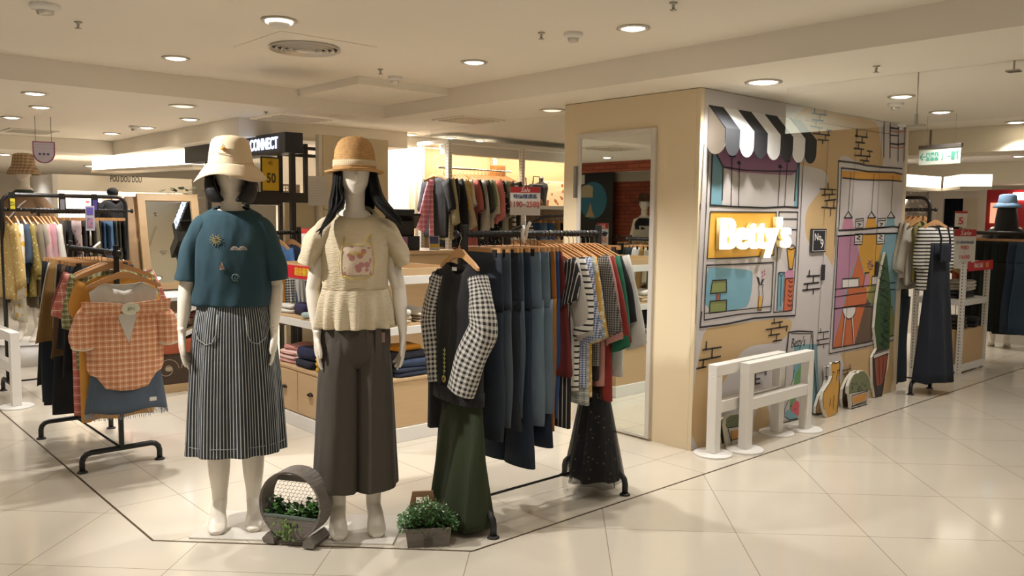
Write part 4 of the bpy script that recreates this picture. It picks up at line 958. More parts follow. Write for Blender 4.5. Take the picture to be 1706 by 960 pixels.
def gpants(rng,w=.175,L=.95,leg=.10,thick=.024,flare=1.0,fold=.010,z0=-.085,crotch=.27,n=24):
    mb=MB(); rr=[]; ph=rng.uniform(0,6)
    for j in range(6):
        v=j/5; rr.append([((w*(1+.10*v))*math.cos(2*pi*k/n),(.010+(thick-.008)*v)*math.sin(2*pi*k/n)+.002*math.sin(k),z0-crotch*v) for k in range(n)])
    mb.loft(rr,0,False)
    for s in (-1,1):
        rr=[]
        for j in range(9):
            v=j/8; cx=s*(w*.52+.012*v); r_=(leg*.92)*(1+(flare-1)*v)
            rr.append([(cx+r_*math.cos(2*pi*k/18)+fold*math.sin(4*v+ph),(thick)*math.sin(2*pi*k/18)+fold*math.sin(3*v*2+ph+k*.3)+s*.004,z0-crotch*.86-(L-crotch*.86)*v) for k in range(18)])
        mb.loft(rr,0,False)
    return mb
RNG=random.Random(3)
def seam(parent,pts,mat,name,r=.0018): mb=MB(); mb.tube(pts,r,5); return mb.build(name,mat,parent,True)
def garment(kind,label,cat,mat,group,big=True,name=None,**k):
    mb={'top':gtop,'skirt':gskirt,'pants':gpants}[kind](RNG,**k)
    o=mb.build(name or {'top':'shirt','skirt':'skirt','pants':'trousers'}[kind],mat,None,True,label=label,cat=cat,group=group)
    solid(o,.0028)
    return o
def hang(rail_a,rail_b,items,place,big=True,turn=pi/2,hgroup=None,ggroup=None,rng=RNG,black=False,jit=.02):
    """items: (kind, short description, category, material, params); hung evenly from a to b"""
    a,b=Vector(rail_a),Vector(rail_b); n=len(items); ang=math.atan2(b.y-a.y,b.x-a.x)
    proto={}
    for i,it in enumerate(items):
        kind,desc,cat,mat,par=it; par=dict(par); p=par.pop('at',None); tw=par.pop('tw',rng.uniform(-1,1)*.10); nm=par.pop('name',None); lab=par.pop('label',None); dz=par.pop('dz',0)
        f=(i+.5)/n if p is None else p
        pos=a.lerp(b,f)
        prev=items[i-1][1] if i>0 else None
        if lab is None:
            lab='%s %s'%(desc,place) if prev is None else '%s beside the %s %s'%(desc,prev,place)
        g=garment(kind,lab,cat,mat,ggroup,big,nm,**par); g.location=pos+Vector((0,0,dz)); g.rotation_euler=(0,0,ang+turn+tw)
        hk='top' if kind=='top' else 'clip'
        if hk not in proto: h=proto[hk]=hanger_obj('x',hgroup,hk,det=big)
        else:
            src=proto[hk]; h=src.copy(); COL.objects.link(h)
            for ch in src.children:
                c=ch.copy(); COL.objects.link(c); c.parent=h
        h['label']=('wooden hanger' if hk=='top' else 'wooden clip hanger')+' holding the '+desc+' '+place
        h.location=pos; h.rotation_euler=(0,0,ang+turn+tw)
# colours
def T(desc,mat,**k): return ('top',desc,'shirt',mat,k)
def PN(desc,mat,**k): return ('pants',desc,'trousers',mat,k)
def SK(desc,mat,**k): return ('skirt',desc,'skirt',mat,k)
# rack frames
def rack(label,x0,x1,y0,y1,zr,along,hi=None,knob=True,group=None,ztop=None,feet=(True,True)):
    """garment rack: rail along x ('x') or y ('y'); foot span is the other axis"""
    t=thing('garment_rack',label,'clothes rack',((x0+x1)/2,(y0+y1)/2,0),0,group)
    L_=(x1-x0) if along=='x' else (y1-y0); Wd=(y1-y0) if along=='x' else (x1-x0)
    if along=='y': t.rotation_euler=(0,0,pi/2)
    r=.016
    for s in (-1,1):
        xe=s*L_/2
        mb=MB(); P=[(xe,-Wd/2,.0),(xe,-Wd/2,.06)]+[(xe,-Wd/2+.05*(1-math.cos(rad(a))),.06+.05*math.sin(rad(a))) for a in (30,60,90)]
        P+=[(xe,Wd/2-.05*(1-math.cos(rad(a))),.06+.05*math.sin(rad(a))) for a in (90,60,30)]+[(xe,Wd/2,.06),(xe,Wd/2,0)]
        mb.tube(P,.0165,12); mb.build('foot_bar',M_BLACK,t,True)
        for yy in (-Wd/2,Wd/2):
            MB().lathe([(.0,.012),(.020,.012),(.028,.006),(.030,0),(.0,0)],18,0,(xe,yy,0)).build('rubber_foot',M_DARK,t,True)
        top=zr if ztop is None else ztop
        if ztop is None: bev(MB().box((xe-.015,-.012,.10),(xe+.015,.012,zr+.045)).build('upright',M_BLACK,t),.002)
        k=MB(); k.tube([(xe,0,zr),(xe+s*.045,0,zr)],.010,10); k.ell((xe+s*.05,0,zr),(.014,.020,.020),12); k.build('rail_knob',M_BLACK,t,True)
    if ztop is not None:
        P=[(-L_/2,0,.10),(-L_/2,0,ztop-.08)]+[(-L_/2+.08*(1-math.cos(rad(a))),0,ztop-.08+.08*math.sin(rad(a))) for a in (22,45,67,90)]
        Q=[(-p[0],p[1],p[2]) for p in P[::-1]]; MB().tube(P+Q,.0165,12).build('hoop_frame',M_BLACK,t,True)
    MB().tube([(-L_/2,0,zr),(L_/2,0,zr)],.0145,14).build('rail',M_BLACK,t,True)
    mb=MB()
    for k in range(int(L_/.028)):
        x=-L_/2+.02+k*.028; mb.lathe([(.0146,-.003),(.0175,-.001),(.0175,.001),(.0146,.003)],12)
        n_=12*4; 
        for q in range(len(mb.v)-n_,len(mb.v)):
            vx,vy,vz=mb.v[q]; mb.v[q]=(x+vz,vy,zr+vx)
    if L_<1.3: mb.build('rail_collars',M_DARK,t,True,kind='stuff')
    MB().tube([(-L_/2,0,.108),(L_/2,0,.108)] if along=='x' and hi is None else [(-L_/2,0,.108),(L_/2,0,.108)],.007,8).build('floor_bar',M_BLACK,t,True)
    return t
ZR=1.415
XA,XB=-1.925,-.985
rack('black garment rack on the right with the black gingham-sleeved sweater in front',XA,XB,-.285,.175,ZR,'x')
Wp='on right front rack'
DN=denim
items=[
 PN('dark washed jeans',DN('#252c36'),L=.90,leg=.095,at=.10),
 PN('grey elastic waist jeans',DN('#454d55'),L=.84,leg=.095,at=.15),
 PN('charcoal trousers',cloth('#20232b'),L=.86,at=.20),
 PN('faded slate jeans',DN('#434f58'),L=.80,leg=.10,at=.25),
 PN('ink blue flared jeans',DN('#1d2938'),L=1.06,leg=.10,flare=1.15,at=.29),
 PN('pale blue barrel jeans',DN('#61717d'),L=.86,leg=.115,thick=.032,at=.335),
 PN('steel blue wide jeans',DN('#5a6974'),L=.80,leg=.125,thick=.036,at=.385,w=.19),
 PN('navy frayed jeans',DN('#152034'),L=.98,at=.42),
 PN('mustard corduroy trousers',cloth('#a8691e'),L=.90,at=.455),
 PN('royal blue trousers',cloth('#2b4a78'),L=.84,at=.485),
 SK('maroon skirt',cloth('#6a2420'),L=.62,at=.51),
 T('black white-striped dress',stripes('#1c1b1c','#b9b4ac',.02,.2,axis=0),at=.54,L=.88,sl=.2),
 T('pale grey knit top',cloth('#b8b1a6'),at=.575,L=.66,sl=.38,slw=.055),
 T('black and white striped top',stripes('#d6d1c6','#1b1a1b',.030,.30),at=.61,L=.70,sl=.36,slw=.07),
 T('blue gingham shirt',gingham('#c3c6cf','#3b4c7c',.012),at=.645,L=.68,sl=.40),
 T('sage plaid shirt',plaid('#b9bab0','#7f8a88','#dfd9c8',.04),at=.68,L=.78,sl=.40),
 T('yellow floral blouse',dots('#c99c4a','#e3d2a8',26,.3),at=.715,L=.74,sl=.40,slw=.06),
 T('black and white houndstooth top',gingham('#8d8881','#262425',.012),at=.755,L=.58,sl=.38,slw=.085,w=.23,slout=.25),
 T('black cotton top',cloth('#1c1a1b'),at=.79,L=.66,sl=.3),
 T('dusty pink shirt with white cuffs',cloth('#c68f88'),at=.82,L=.70,sl=.42,slout=.22),
 T('rust red blouse',cloth('#8f2e25'),at=.855,L=.78,sl=.44,slw=.065,flare=1.1,slout=.25),
 T('emerald green top',cloth('#1f6a4b'),at=.895,L=.62,sl=.46,slout=.25),
 T('dark navy short top',cloth('#15171d'),at=.925,L=.5,sl=.34,slout=.3),
 T('white cotton blouse',cloth('#cfccc4'),at=.965,L=.66,sl=.46,slw=.07,slout=.28),
]
hang((XA,-.055,ZR),(XB,-.055,ZR),items,Wp,ggroup='clothes on the right front rack',hgroup='hangers of the right front rack',jit=.01)
# front outfit facing the aisle
hp=ony(775,395,-.10); FRz=rad(-94)
hx=(XA-.045,-.075)
h=hanger_obj('wooden hanger carrying the black sweater with gingham sleeves','hangers of the right front rack','top',w=.155); h.location=(hx[0],hx[1],ZR-.015); h.rotation_euler=(0,0,FRz)
M_GH=gingham_uv('#c9c3b8','#1e1c1c',1/17,1/26)
sw=garment('top','black sweater with black and white gingham sleeves facing the aisle','sweater',cloth('#131213',.3,.4),None,name='sweater',w=.175,L=.66,sl=0,thick=.05,neck=.085,flare=1.06,n=40,m=20,fold=.010,vneck=.06)
sw.location=(hx[0],hx[1],ZR-.025); sw.rotation_euler=(0,0,FRz)
for s in (-1,1):
    P=[(s*.150,.0,-.165),(s*.185,-.005,-.27),(s*.215,-.012,-.40),(s*.185 if s<0 else .150,-.045 if s>0 else -.01,-.55),(s*.155 if s<0 else .115,-.07 if s>0 else -.02,-.70)]
    RD=[(.040,.045),(.060,.050),(.072,.052),(.066,.05),(.055,.045)] if s<0 else [(.040,.045),(.062,.052),(.082,.055),(.090,.055),(.082,.05)]
    sleeve(sw,s,P,RD,M_GH,'gingham_sleeve',wob=.005,n=32)
    
mb=MB(); mb.loft([ring((0,0,z),rx,.052,40,pw=.8) for z,rx in ((-.70,.186),(-.735,.188),(-.768,.184))],0,False); o=mb.build('ribbed_hem',cloth('#161516',.3,.6),sw,True); solid(o,.004)
def flower(parent,x,z,y,mat1,mat2):
    mb=MB(); mb.ell((x,y,z),(.017,.004,.017),16); mb.build('flower_embroidery',mat1,parent,True); mb=MB(); mb.ell((x,y-.003,z),(.008,.003,.008),12); mb.build('flower_centre',mat2,parent,True)
yy=-.062
flower(sw,-.035,-.66,yy,flat('#b3a052',.8),flat('#4e4a2c',.8))
mb=MB(); mb.tube([(-.035,yy,-.64),(-.030,yy,-.60),(-.033,yy,-.56),(-.028,yy,-.51)],.0015,5)
for k in range(6):
    z=-.63+.02*k
    for s in (-1,1): mb.prism([(0,0),(s*.013,.010),(s*.003,.012)],(-.032,yy,z),(1,0,0),(0,0,1),(0,.001,0))
mb.build('vine_embroidery',flat('#a9a865',.8),sw)
mb=MB(); mb.ell((.055,yy,-.60),(.010,.003,.018),12); mb.build('leaf_embroidery',flat('#9fc7a0',.8),sw,True)
mb=MB(); mb.box((-.018,-.030,-.145),(.018,-.027,-.128)); mb.build('neck_label',MW,sw)
gs=garment('skirt','long olive green skirt hanging below the black sweater to the floor','skirt',cloth('#2c3519',.2,.5),None,name='long_skirt',w=.165,L=.66,flare=1.10,thick=.13,fold=.020,nf=7,n=72,m=18,z0=-.72)
gs.location=(hx[0]+.02,hx[1]+.01,ZR-.005); gs.rotation_euler=(0,0,FRz)
bk2=garment('top','black layered top showing below the left side of the gingham sweater','shirt',cloth('#0f0f10'),None,w=.15,L=.80,sl=0,thick=.02); bk2.location=(hx[0]+.02,hx[1]+.10,ZR-.06); bk2.rotation_euler=(0,0,FRz+.15)
# black tulle skirt at the far end of the right rack
ts=thing('tulle_skirt','long black dotted tulle skirt at the right end of the front rack','skirt',(XB-.05,-.10,0),rad(48),None)
o=gskirt(RNG,w=.13,L=.74,flare=1.5,thick=.12,fold=.016,nf=9,n=64,m=12,z0=.86).build('lining',cloth('#141314'),ts,True); solid(o,.002)
o=gskirt(RNG,w=.145,L=.79,flare=1.75,thick=.15,fold=.022,nf=11,n=88,m=14,z0=.87).build('tulle_layer',sheet('#1b1b1a',.55,.0,.9),ts,True)
o=gskirt(RNG,w=.14,L=.77,flare=1.6,thick=.13,fold=.02,nf=7,n=72,m=12,z0=.865).build('dotted_layer',dots('#1a1919','#a9a498',38,.16),ts,True); solid(o,.001)
h=hanger_obj('wooden clip hanger at the far end, over the black tulle skirt','hangers of the right front rack','clip'); h.location=(XB-.012,-.055,ZR); h.rotation_euler=(0,0,pi/2)
o=MB(); o.tube([(0,0,.86),(0,0,ZR-.09)],.004,6); o.build('waist_ribbon',M_DARK,ts,True); ts.children[-1].location=(0,0,0)
# sale sign clamped on the right front rack
def sale_sign(label,c,w,hh,yaw,big,lines,z,pole=None):
    t=thing('sale_sign',label,'sale sign',(c.x,c.y,z),yaw)
    bev(MB().box((-w/2,-.003,0),(w/2,.003,hh)).build('card',flat('#d8d3ca',.5),t),.001)
    MB().box((-w/2+.0005,-.0038,hh*.79),(w/2-.0005,-.003,hh*.998)).build('red_header',flat('#b02a2c',.5),t)
    text('heading','Sale',hh*.21,flat('#f0dfd6',.5),t,(0,-.0042,hh*.885),(1,0,0),(0,0,1),shear=.3)
    for body,sz,x,zz,cc,sx_ in lines: text('sign_text',body,sz,flat(cc,.5),t,(x,-.0040,zz),(1,0,0),(0,0,1),off=sz*.012,sx=sx_)
    return t
sc_=ony(875,335,-.07); sw_=.135*1.0
dep=(sc_-CAM).dot(FW); ww=50/FPX*dep; hh=47/FPX*dep
yw=math.atan2(RT.y,RT.x)-rad(2)
sg=sale_sign('sale sign reading 1190 to 2580 clamped on the right front rack',sc_,ww,hh,yw,None,[('特價精選區',hh*.17,0,hh*.65,'#3d4c74',1.0),('1190~2580',hh*.29,-.004,hh*.37,'#c23b3b',.80),('元',hh*.1,ww*.44,hh*.27,'#6b6b70',1)],sc_.z-hh/2)
mb=MB(); mb.tube([(0,.004,0),(0,.004,(ZR+.02)-(sc_.z-hh/2))],.004,8); mb.build('pole',M_WHITE,sg,True)
zc=ZR-(sc_.z-hh/2)
mb=MB(); mb.tube([(-.010,0,zc+.045),(-.006,0,zc+.02),(-.012,-.012,zc),(-.006,-.022,zc-.03),(.0,-.018,zc-.045)],[.006,.009,.011,.010,.006],10); mb.tube([(.028,0,zc+.060),(.012,0,zc+.030),(.006,.012,zc),(.004,.018,zc-.03)],[.008,.009,.010,.007],10); mb.build('spring_clamp',M_WHITE,sg,True)
# ------------------------------------------------------------------ left front rack
XL=-2.885; YL0,YL1=1.99,2.95; ZL=1.265
rack('black garment rack on the left with the orange plaid shirt in front',-3.10,-2.665,YL0,YL1,ZL,'y')
Wl='on the left front rack'
it=[
 T('mustard yellow T-shirt',cloth('#cf9540'),at=.03,L=.84,sl=.24,slw=.045,w=.205,slout=.2,tw=.02,dz=-.03),
 T('green checked shirt',plaid('#8e8a5e','#4f5334','#d8d0b0',.03),at=.065,L=.58,sl=.30,slout=.2),
 T('pink plaid shirt',plaid('#c07868','#a4534a','#e0c0a8',.05),at=.10,L=.84,sl=.24,w=.225,slout=.4),
 T('dark pink blouse',cloth('#8e4a48'),at=.135,L=.5,sl=.22,slw=.07,slout=.4),
 T('white lace blouse',cloth('#c9c3b8'),at=.165,L=.45,sl=.18),
 SK('black pleated skirt',cloth('#15161a'),at=.28,L=.66,flare=1.3,w=.18,fold=.016),
 SK('charcoal A-line skirt',cloth('#1e2027'),at=.36,L=.50,flare=1.35,w=.18),
 SK('brown corduroy skirt',stripes('#5b4022','#4a331a',.01,.4,axis=0),at=.44,L=.56,flare=1.45,w=.18),
 PN('black wide trousers',cloth('#101114'),at=.52,L=.93,leg=.12,flare=1.15,w=.19),
 SK('olive skirt with button tab',cloth('#3c3a22'),at=.58,L=.60,flare=1.3),
 SK('beige straight skirt',cloth('#b3a688'),at=.64,L=.40,flare=1.2),
 SK('camel corduroy skirt',stripes('#8a6838','#755628',.01,.4,axis=0),at=.71,L=.50,flare=1.55,w=.185),
 SK('white pleated skirt',cloth('#c5c1ba'),at=.78,L=.34,flare=1.4,w=.185),
 PN('navy wool trousers',cloth('#191f2b'),at=.84,L=.90,leg=.12,flare=1.2,w=.19),
 SK('dark forest skirt',cloth('#1d2418'),at=.90,L=.80,flare=1.4,w=.18),
 PN('black jersey trousers',cloth('#121213'),at=.96,L=.95,leg=.11),
]
hang((XL,YL0,ZL),(XL,YL1,ZL),it,Wl,ggroup='clothes on the left front rack',hgroup='hangers of the left front rack')
hx2=(XL+.015,YL0-.085); R2=rad(-6)
h=hanger_obj('wooden hanger carrying the orange plaid shirt at the front of the left rack','hangers of the left front rack','top',w=.20); h.location=(*hx2,ZL-.05); h.rotation_euler=(0,0,R2)
M_OP=plaid('#dca27a','#bb7350','#f0dec4',.030)
iw=garment('top','white sleeveless inner top under the orange plaid shirt','shirt',cloth('#d9d4ca'),None,w=.165,L=.38,sl=0,thick=.030,neck=.095,vneck=.045); iw.location=(*hx2,ZL-.035); iw.rotation_euler=(0,0,R2)
os_=gtop(RNG,w=.185,L=.56,sl=0,thick=.055,neck=.0,flare=1.04,n=40,m=18,fold=.010)
# gather the hem and open the neck: reshape body
mb=MB(); rr=[]; n=56
for j in range(16):
    v=j/15; z=-.225-.44*v; wx=.175+.015*math.sin(pi*v)-.055*max(0,v-.75)/.25; dy=.060+.012*math.sin(pi*v)
    rr.append([(wx*math.cos(2*pi*k/n)+.003*math.sin(9*v+k),dy*math.sin(2*pi*k/n)+.004*math.sin(k*1.1)*v, z+.02*math.cos(2*pi*k/n)**2*(1 if v>.8 else 0)) for k in range(n)])
mb.loft(rr,0,False)
so=mb.build('plaid_shirt',M_OP,None,True,(*hx2,ZL-.035),R2,'orange plaid off-shoulder shirt with tied neck, facing the aisle','shirt'); solid(so,.003)
for s in (-1,1):
    sleeve(so,s,[(s*.155,-.005,-.235),(s*.192,-.008,-.30),(s*.208,-.012,-.38),(s*.205,-.018,-.445)],[(.035,.05),(.055,.055),(.060,.055),(.050,.048)],M_OP,'puff_sleeve',wob=.004)
    mb=MB(); mb.tube([(s*.205+.052*math.cos(t),-.016+.050*math.sin(t),-.430+.012*math.sin(t)) for t in [2*pi*k/24 for k in range(25)]],.004,6); mb.build('lace_trim',flat('#d9d2c4',.8),so,True)
    # turned down collar wing
    mb=MB(); mb.prism([(s*.215,.005),(s*.02,-.012),(s*.045,-.075),(s*.205,-.060)],(0,-.075,-.205),(1,0,0),(0,.12,1),(0,-.012,0)); o=mb.build('folded_collar',M_OP,so); bev(o,.005)
mb=MB(); mb.prism([(-.050,0),(.050,0),(.004,-.150)],(0,-.072,-.27),(1,0,0),(0,.02,1),(0,.004,0)); mb.build('inner_vest_panel',cloth('#d6d1c7'),so)
mb=MB(); mb.ell((.015,-.092,-.245),(.045,.003,.032),24); o=mb.build('oval_tag',flat('#d8d6c2',.6),so,True); text('tag_text','JEN',.022,flat('#5a7a58',.7),so,(.015,-.0958,-.245),(1,0,0),(0,0,1))
dk=garment('skirt','faded denim skirt with frayed hem below the orange plaid shirt','skirt',DN('#4d5967'),None,name='denim_skirt',w=.165,L=.21,flare=1.22,thick=.085,fold=.006,nf=5,n=56,m=8,z0=-.55)
dk.location=(*hx2,ZL-.05); dk.rotation_euler=(0,0,R2)
mb=MB()
fr_r=random.Random(5)
for k in range(120):
    t=2*pi*k/120; x,y=.200*math.cos(t),.086*math.sin(t); mb.tube([(x,y,-.765),(x*1.01+fr_r.uniform(-.004,.004),y*1.02,-.785-fr_r.uniform(0,.012))],.0014,4)
o=mb.build('frayed_hem',flat('#8f97a2',.9),dk); o['kind']='stuff'
mb=MB(); mb.box((.095,-.088,-.715),(.130,-.084,-.695)); bev(mb.build('side_label',MW,dk),.002)
for o_ in (iw,so,dk): o_.scale=(1.10,1,1.13)
# tall card on a clamp at the left rack
g=onx(150,364,XL); t=thing('sign_holder','narrow shiny price card on a white clamp over the left rack','price card',(g.x,g.y,ZL))
cw,chh=.052,.155; zc0=g.z-ZL-.077
bev(MB().box((-cw/2,-.002,zc0),(cw/2,.002,zc0+chh)).build('card',flat('#b9b5c4',.15),t),.001); MB().box((-cw*.3,-.0032,zc0+.02),(cw*.3,-.002,zc0+.08)).build('printed_picture',dots('#a87f90','#7d6f9c',60,.4),t)
MB().box((-cw*.38,-.003,zc0+.10),(cw*.38,-.002,zc0+.145)).build('coloured_band',flat('#6d5fae',.3),t)
mb=MB(); mb.tube([(0,.004,zc0+.02),(0,.004,.03)],.005,8); mb.build('pole',M_WHITE,t,True)
mb=MB(); mb.tube([(.055,0,.05),(.028,0,.025),(.004,-.008,0),(-.004,-.014,-.03)],[.006,.008,.010,.007],10); mb.build('spring_clamp',M_WHITE,t,True)
# ------------------------------------------------------------------ shop furniture behind the figures
@cached
def perfo():
    n=NT('perforated white steel'); n.rough(.4); c=n.coord()
    ax=n.math('LESS_THAN',n.math('ABSOLUTE',c[0]),.0045); ay=n.math('LESS_THAN',n.math('ABSOLUTE',c[1]),.0045)
    f=n.math('MULTIPLY',n.math('MAXIMUM',ax,ay),n.band(c[2],.032,.45)); n.col(n.mix(f,srgb('#dcd8cf'),srgb('#4b463e'))); return n.m
def post(parent,x,y,z0,z1,w=.036,name='perforated_post'):
    o=MB().box((-w/2,-w/2,z0),(w/2,w/2,z1)).build(name,perfo(),parent); o.location=(x,y,0); return o
def folded(c,sz,mat,label,rz=0,group=None,layers=2):
    w,d,h=sz; mb=MB(); rng=random.Random(hash((round(c[0],2),round(c[1],2)))&999)
    for k in range(layers):
        hz=h/layers; z=k*hz; ox,oy=rng.uniform(-.006,.006),rng.uniform(-.006,.006)
        rr=[]
        for v in (0,.12,.5,.88,1):
            ins=.016 if v in (0,1) else (.004 if v!=.5 else 0)
            rr.append([(ox+(w/2-ins)*math.copysign(abs(math.cos(a))**.28,math.cos(a))+rng.uniform(-.002,.002),oy+(d/2-ins)*math.copysign(abs(math.sin(a))**.28,math.sin(a)),z+hz*v*(.96)+.004*math.sin(3*a+k)*v) for a in [2*pi*i/28 for i in range(28)]])
        mb.loft(rr)
    return mb.build('folded_clothes',mat,None,True,c,rz,label,'folded clothes',group)
def gondola(label,x0,x1,y0,y1,zc,zs,zt,zlip,posts=True):
    t=thing('display_table',label,'display table',(0,0,0))
    bev(MB().box((x0,y0,0),(x1,y1,.095)).build('kick_base',M_WHITE,t),.003)
    bev(MB().box((x0+.012,y0+.012,.096),(x1-.012,y1-.012,zc-.02)).build('cabinet',M_PLY,t),.003)
    bev(MB().box((x0+.004,y0+.004,zc-.02),(x1-.004,y1-.004,zc)).build('cabinet_top',M_PLY,t),.003)
    L_=y1-y0; nd=3
    for k in range(nd):
        a=y0+.02+(L_-.04)*k/nd; b=y0+.02+(L_-.04)*(k+1)/nd
        d=bev(MB().box((x0+.004,a+.003,.105),(x0+.014,b-.003,zc-.03)).build('drawer_front',M_PLY,t),.002)
        hm=MB(); yc,zc_=(a+b)/2,zc*.62; hm.loft([[(x0+.004-dd,yc+.032*math.cos(q)*s_,zc_+.018*max(0,math.sin(q))*s_-.004) for q in [2*pi*i/20 for i in range(20)]] for dd,s_ in ((0,1.05),(.012,1),(.020,.75),(.023,.3))]); hm.build('cup_handle',flat('#3c2f22',.3,.9),d,True)
    for x in (x0+.018,x1-.018):
        for y in (y0+.018,y1-.018): post(t,x,y,zc-.002,zt+.002)
    bev(MB().box((x0,y0,zs-.055),(x1,y1,zs-.004)).build('shelf_frame',M_WMETAL,t),.002)
    MB().box((x0+.01,y0+.01,zs-.003),(x1-.01,y1-.01,zs+.010)).build('shelf_board',M_PLY,t)
    bev(MB().box((x0,y0,zt-.055),(x1,y1,zt)).build('top_frame',M_WMETAL,t),.002)
    tr=MB(); q=.012
    tr.box((x0+.005,y0+.005,zt+.001),(x1-.005,y1-.005,zt+.010))
    tray=tr.build('tray',M_PLY,t)
    e=MB(); e.box((x0+.005,y0+.005,zt+.010),(x1-.005,y0+.005+q,zlip)); e.box((x0+.005,y1-.005-q,zt+.010),(x1-.005,y1-.005,zlip)); e.box((x0+.005,y0+.005+q,zt+.010),(x0+.005+q,y1-.005-q,zlip)); e.box((x1-.005-q,y0+.005+q,zt+.010),(x1-.005,y1-.005-q,zlip)); e.build('tray_lip',M_PLY,tray)
    return t
TX0,TX1,TY0,TY1=-1.66,-.86,1.365,2.56; ZC,ZS,ZT=.425,.775,1.105
gondola('birch and white steel display table with drawers behind the figures',TX0,TX1,TY0,TY1,ZC,ZS,ZT,1.155)
fz=ZC+.001
NV=cloth('#1b2040'); YE=cloth('#d2a012'); PK=cloth('#c98b84'); PKS=stripes('#d8bfb4','#c08a84',.02,.4,axis=0); WH=cloth('#d5cfc4'); DJ=denim('#222a3c'); MU=cloth('#c98416'); CRM=cloth('#c8b494')
def FO(px,py,X,z,sz,mat,label,rz=0,lay=2,Y=None):
    g=G(px,py,z); folded((X if X is not None else g.x,g.y if Y is None else Y,z),sz,mat,label,rz,'folded clothes on the display table',lay)
folded((-1.50,2.40,fz),(.24,.24,.09),PKS,'pink striped folded shirts on the cabinet top of the display table',.1,layers=3)
folded((-1.48,2.39,fz+.092),(.22,.21,.035),PK,'plain pink folded shirt topping the pink striped pile',.2,layers=1)
folded((-1.50,2.12,fz),(.26,.27,.055),cloth('#15182a'),'dark folded sweater under the navy one',-.05,layers=1)
folded((-1.49,2.13,fz+.057),(.25,.25,.085),NV,'navy folded sweater between the pink pile and the yellow one',.08,layers=1)
folded((-1.50,1.84,fz),(.26,.24,.105),YE,'bright yellow folded sweaters at the front corner of the cabinet top',.12,layers=3)
folded((-1.20,2.40,fz),(.22,.20,.16),cloth('#171414'),'black folded bag with a metal ring behind the pink pile',.1,layers=1)
folded((-1.18,1.50,fz),(.30,.22,.060),DJ,'dark denim folded jeans at the bottom of the right pile',.05,layers=2)
folded((-1.17,1.50,fz+.062),(.28,.21,.055),denim('#2f3c55'),'blue folded jeans in the middle of the right pile',-.06,layers=1)
folded((-1.18,1.51,fz+.119),(.28,.21,.045),cloth('#2a2c38'),'charcoal folded jeans near the top of the right pile',.04,layers=1)
folded((-1.20,1.52,fz+.166),(.22,.18,.038),MU,'mustard folded top crowning the right jeans pile',.1,layers=1)
fs=ZS+.011
folded((-1.50,2.45,fs),(.24,.18,.065),WH,'white folded shirts on the middle shelf of the display table',.1,layers=2)
folded((-1.47,2.24,fs),(.27,.18,.085),cloth('#2a2346'),'dark purple folded sweater on the middle shelf',-.1,layers=1)
folded((-1.56,2.03,fs),(.18,.15,.040),cloth('#9fb0aa'),'mint folded top at the front of the middle shelf',.3,layers=1)
folded((-1.50,1.84,fs),(.25,.20,.07),YE,'yellow folded sweater on the middle shelf',.1,layers=1)
folded((-1.32,1.47,fs),(.22,.18,.05),CRM,'cream folded knit at the front right of the middle shelf',.1,layers=2)
folded((-1.30,1.48,fs+.052),(.20,.17,.045),WH,'white folded knit on top of the cream one',-.2,layers=1)
folded((-1.06,1.50,fs),(.20,.20,.06),cloth('#c9bda6'),'beige folded knits at the right corner of the middle shelf',.1,layers=3)
folded((-1.04,1.72,fs),(.22,.20,.07),WH,'white folded shirts behind the beige knits',.1,layers=2)
# price cards on the table
g=onx(512,412,TX0+.12)
t=thing('price_card','upright white card with a large red 5 on the display table','price card',(g.x,g.y,1.157),rad(-52))
w_=.085; h_=onx(512,381,TX0+.12).z-1.157
bev(MB().box((-w_/2,-.003,0),(w_/2,.003,h_)).build('card',flat('#d8d3ca',.5),t),.001); MB().box((-w_/2,-.0038,h_*.86),(w_/2,-.003,h_)).build('red_header',flat('#b5342f',.5),t)
text('numeral','5',h_*.62,flat('#cf4a40',.5),t,(0,-.0042,h_*.48),(1,0,0),(0,0,1),off=.002,sx=.8); text('small_text','+1',h_*.12,flat('#cf4a40',.5),t,(0,-.0042,h_*.14),(1,0,0),(0,0,1))
a=onx(478,452,TX0); b=onx(522,462,TX0)
t=thing('shelf_strip','red shelf strip with yellow characters on the display table edge','price card',(0,0,0))
yA,yB=max(a.y,b.y),min(a.y,b.y)
MB().box((TX0-.010,yB,1.06),(TX0-.004,yA,1.148)).build('strip',flat('#c01f2d',.4),t)
text('strip_text','超值優惠!',.062,flat('#e5d52c',.5),t,(TX0-.011,(yA+yB)/2-.06,1.104),(0,-1,0),(0,0,1),sx=.9)
# till counter
t=thing('till_counter','pale wooden till counter behind the display table','counter')
bev(MB().box((-.62,2.62,.08),(.12,3.15,1.175)).build('counter_body',M_PLY,t),.003); bev(MB().box((-.64,2.60,1.176),(.14,3.17,1.205)).build('counter_top',M_PLY,t),.003); MB().box((-.60,2.66,0),(.10,3.12,.079)).build('plinth',M_DARK,t)
zc=1.206
t=thing('till_terminal','black till terminal with a tilted screen on the counter','till',(-.30,2.86,zc),rad(-20))
bev(MB().box((-.14,-.10,0),(.14,.12,.12)).build('cash_base',M_BLACK,t),.006); bev(MB().box((-.11,-.03,.12),(.11,.09,.26)).build('body',M_DARK,t),.008)
T_=Matrix.Translation((0,-.02,.24))@Matrix.Rotation(rad(-35),4,'X'); bev(MB().box((-.15,-.10,0),(.15,.10,.02),T=T_).build('screen_housing',M_BLACK,t),.004); MB().box((-.12,-.075,.0205),(.12,.075,.022),T=T_).build('screen',flat('#6d7478',.15),t)
T_=Matrix.Translation((0,.02,.30)); bev(MB().box((-.12,-.03,0),(.12,.05,.05),T=T_).build('printer_head',flat('#1a2420',.4),t),.008)
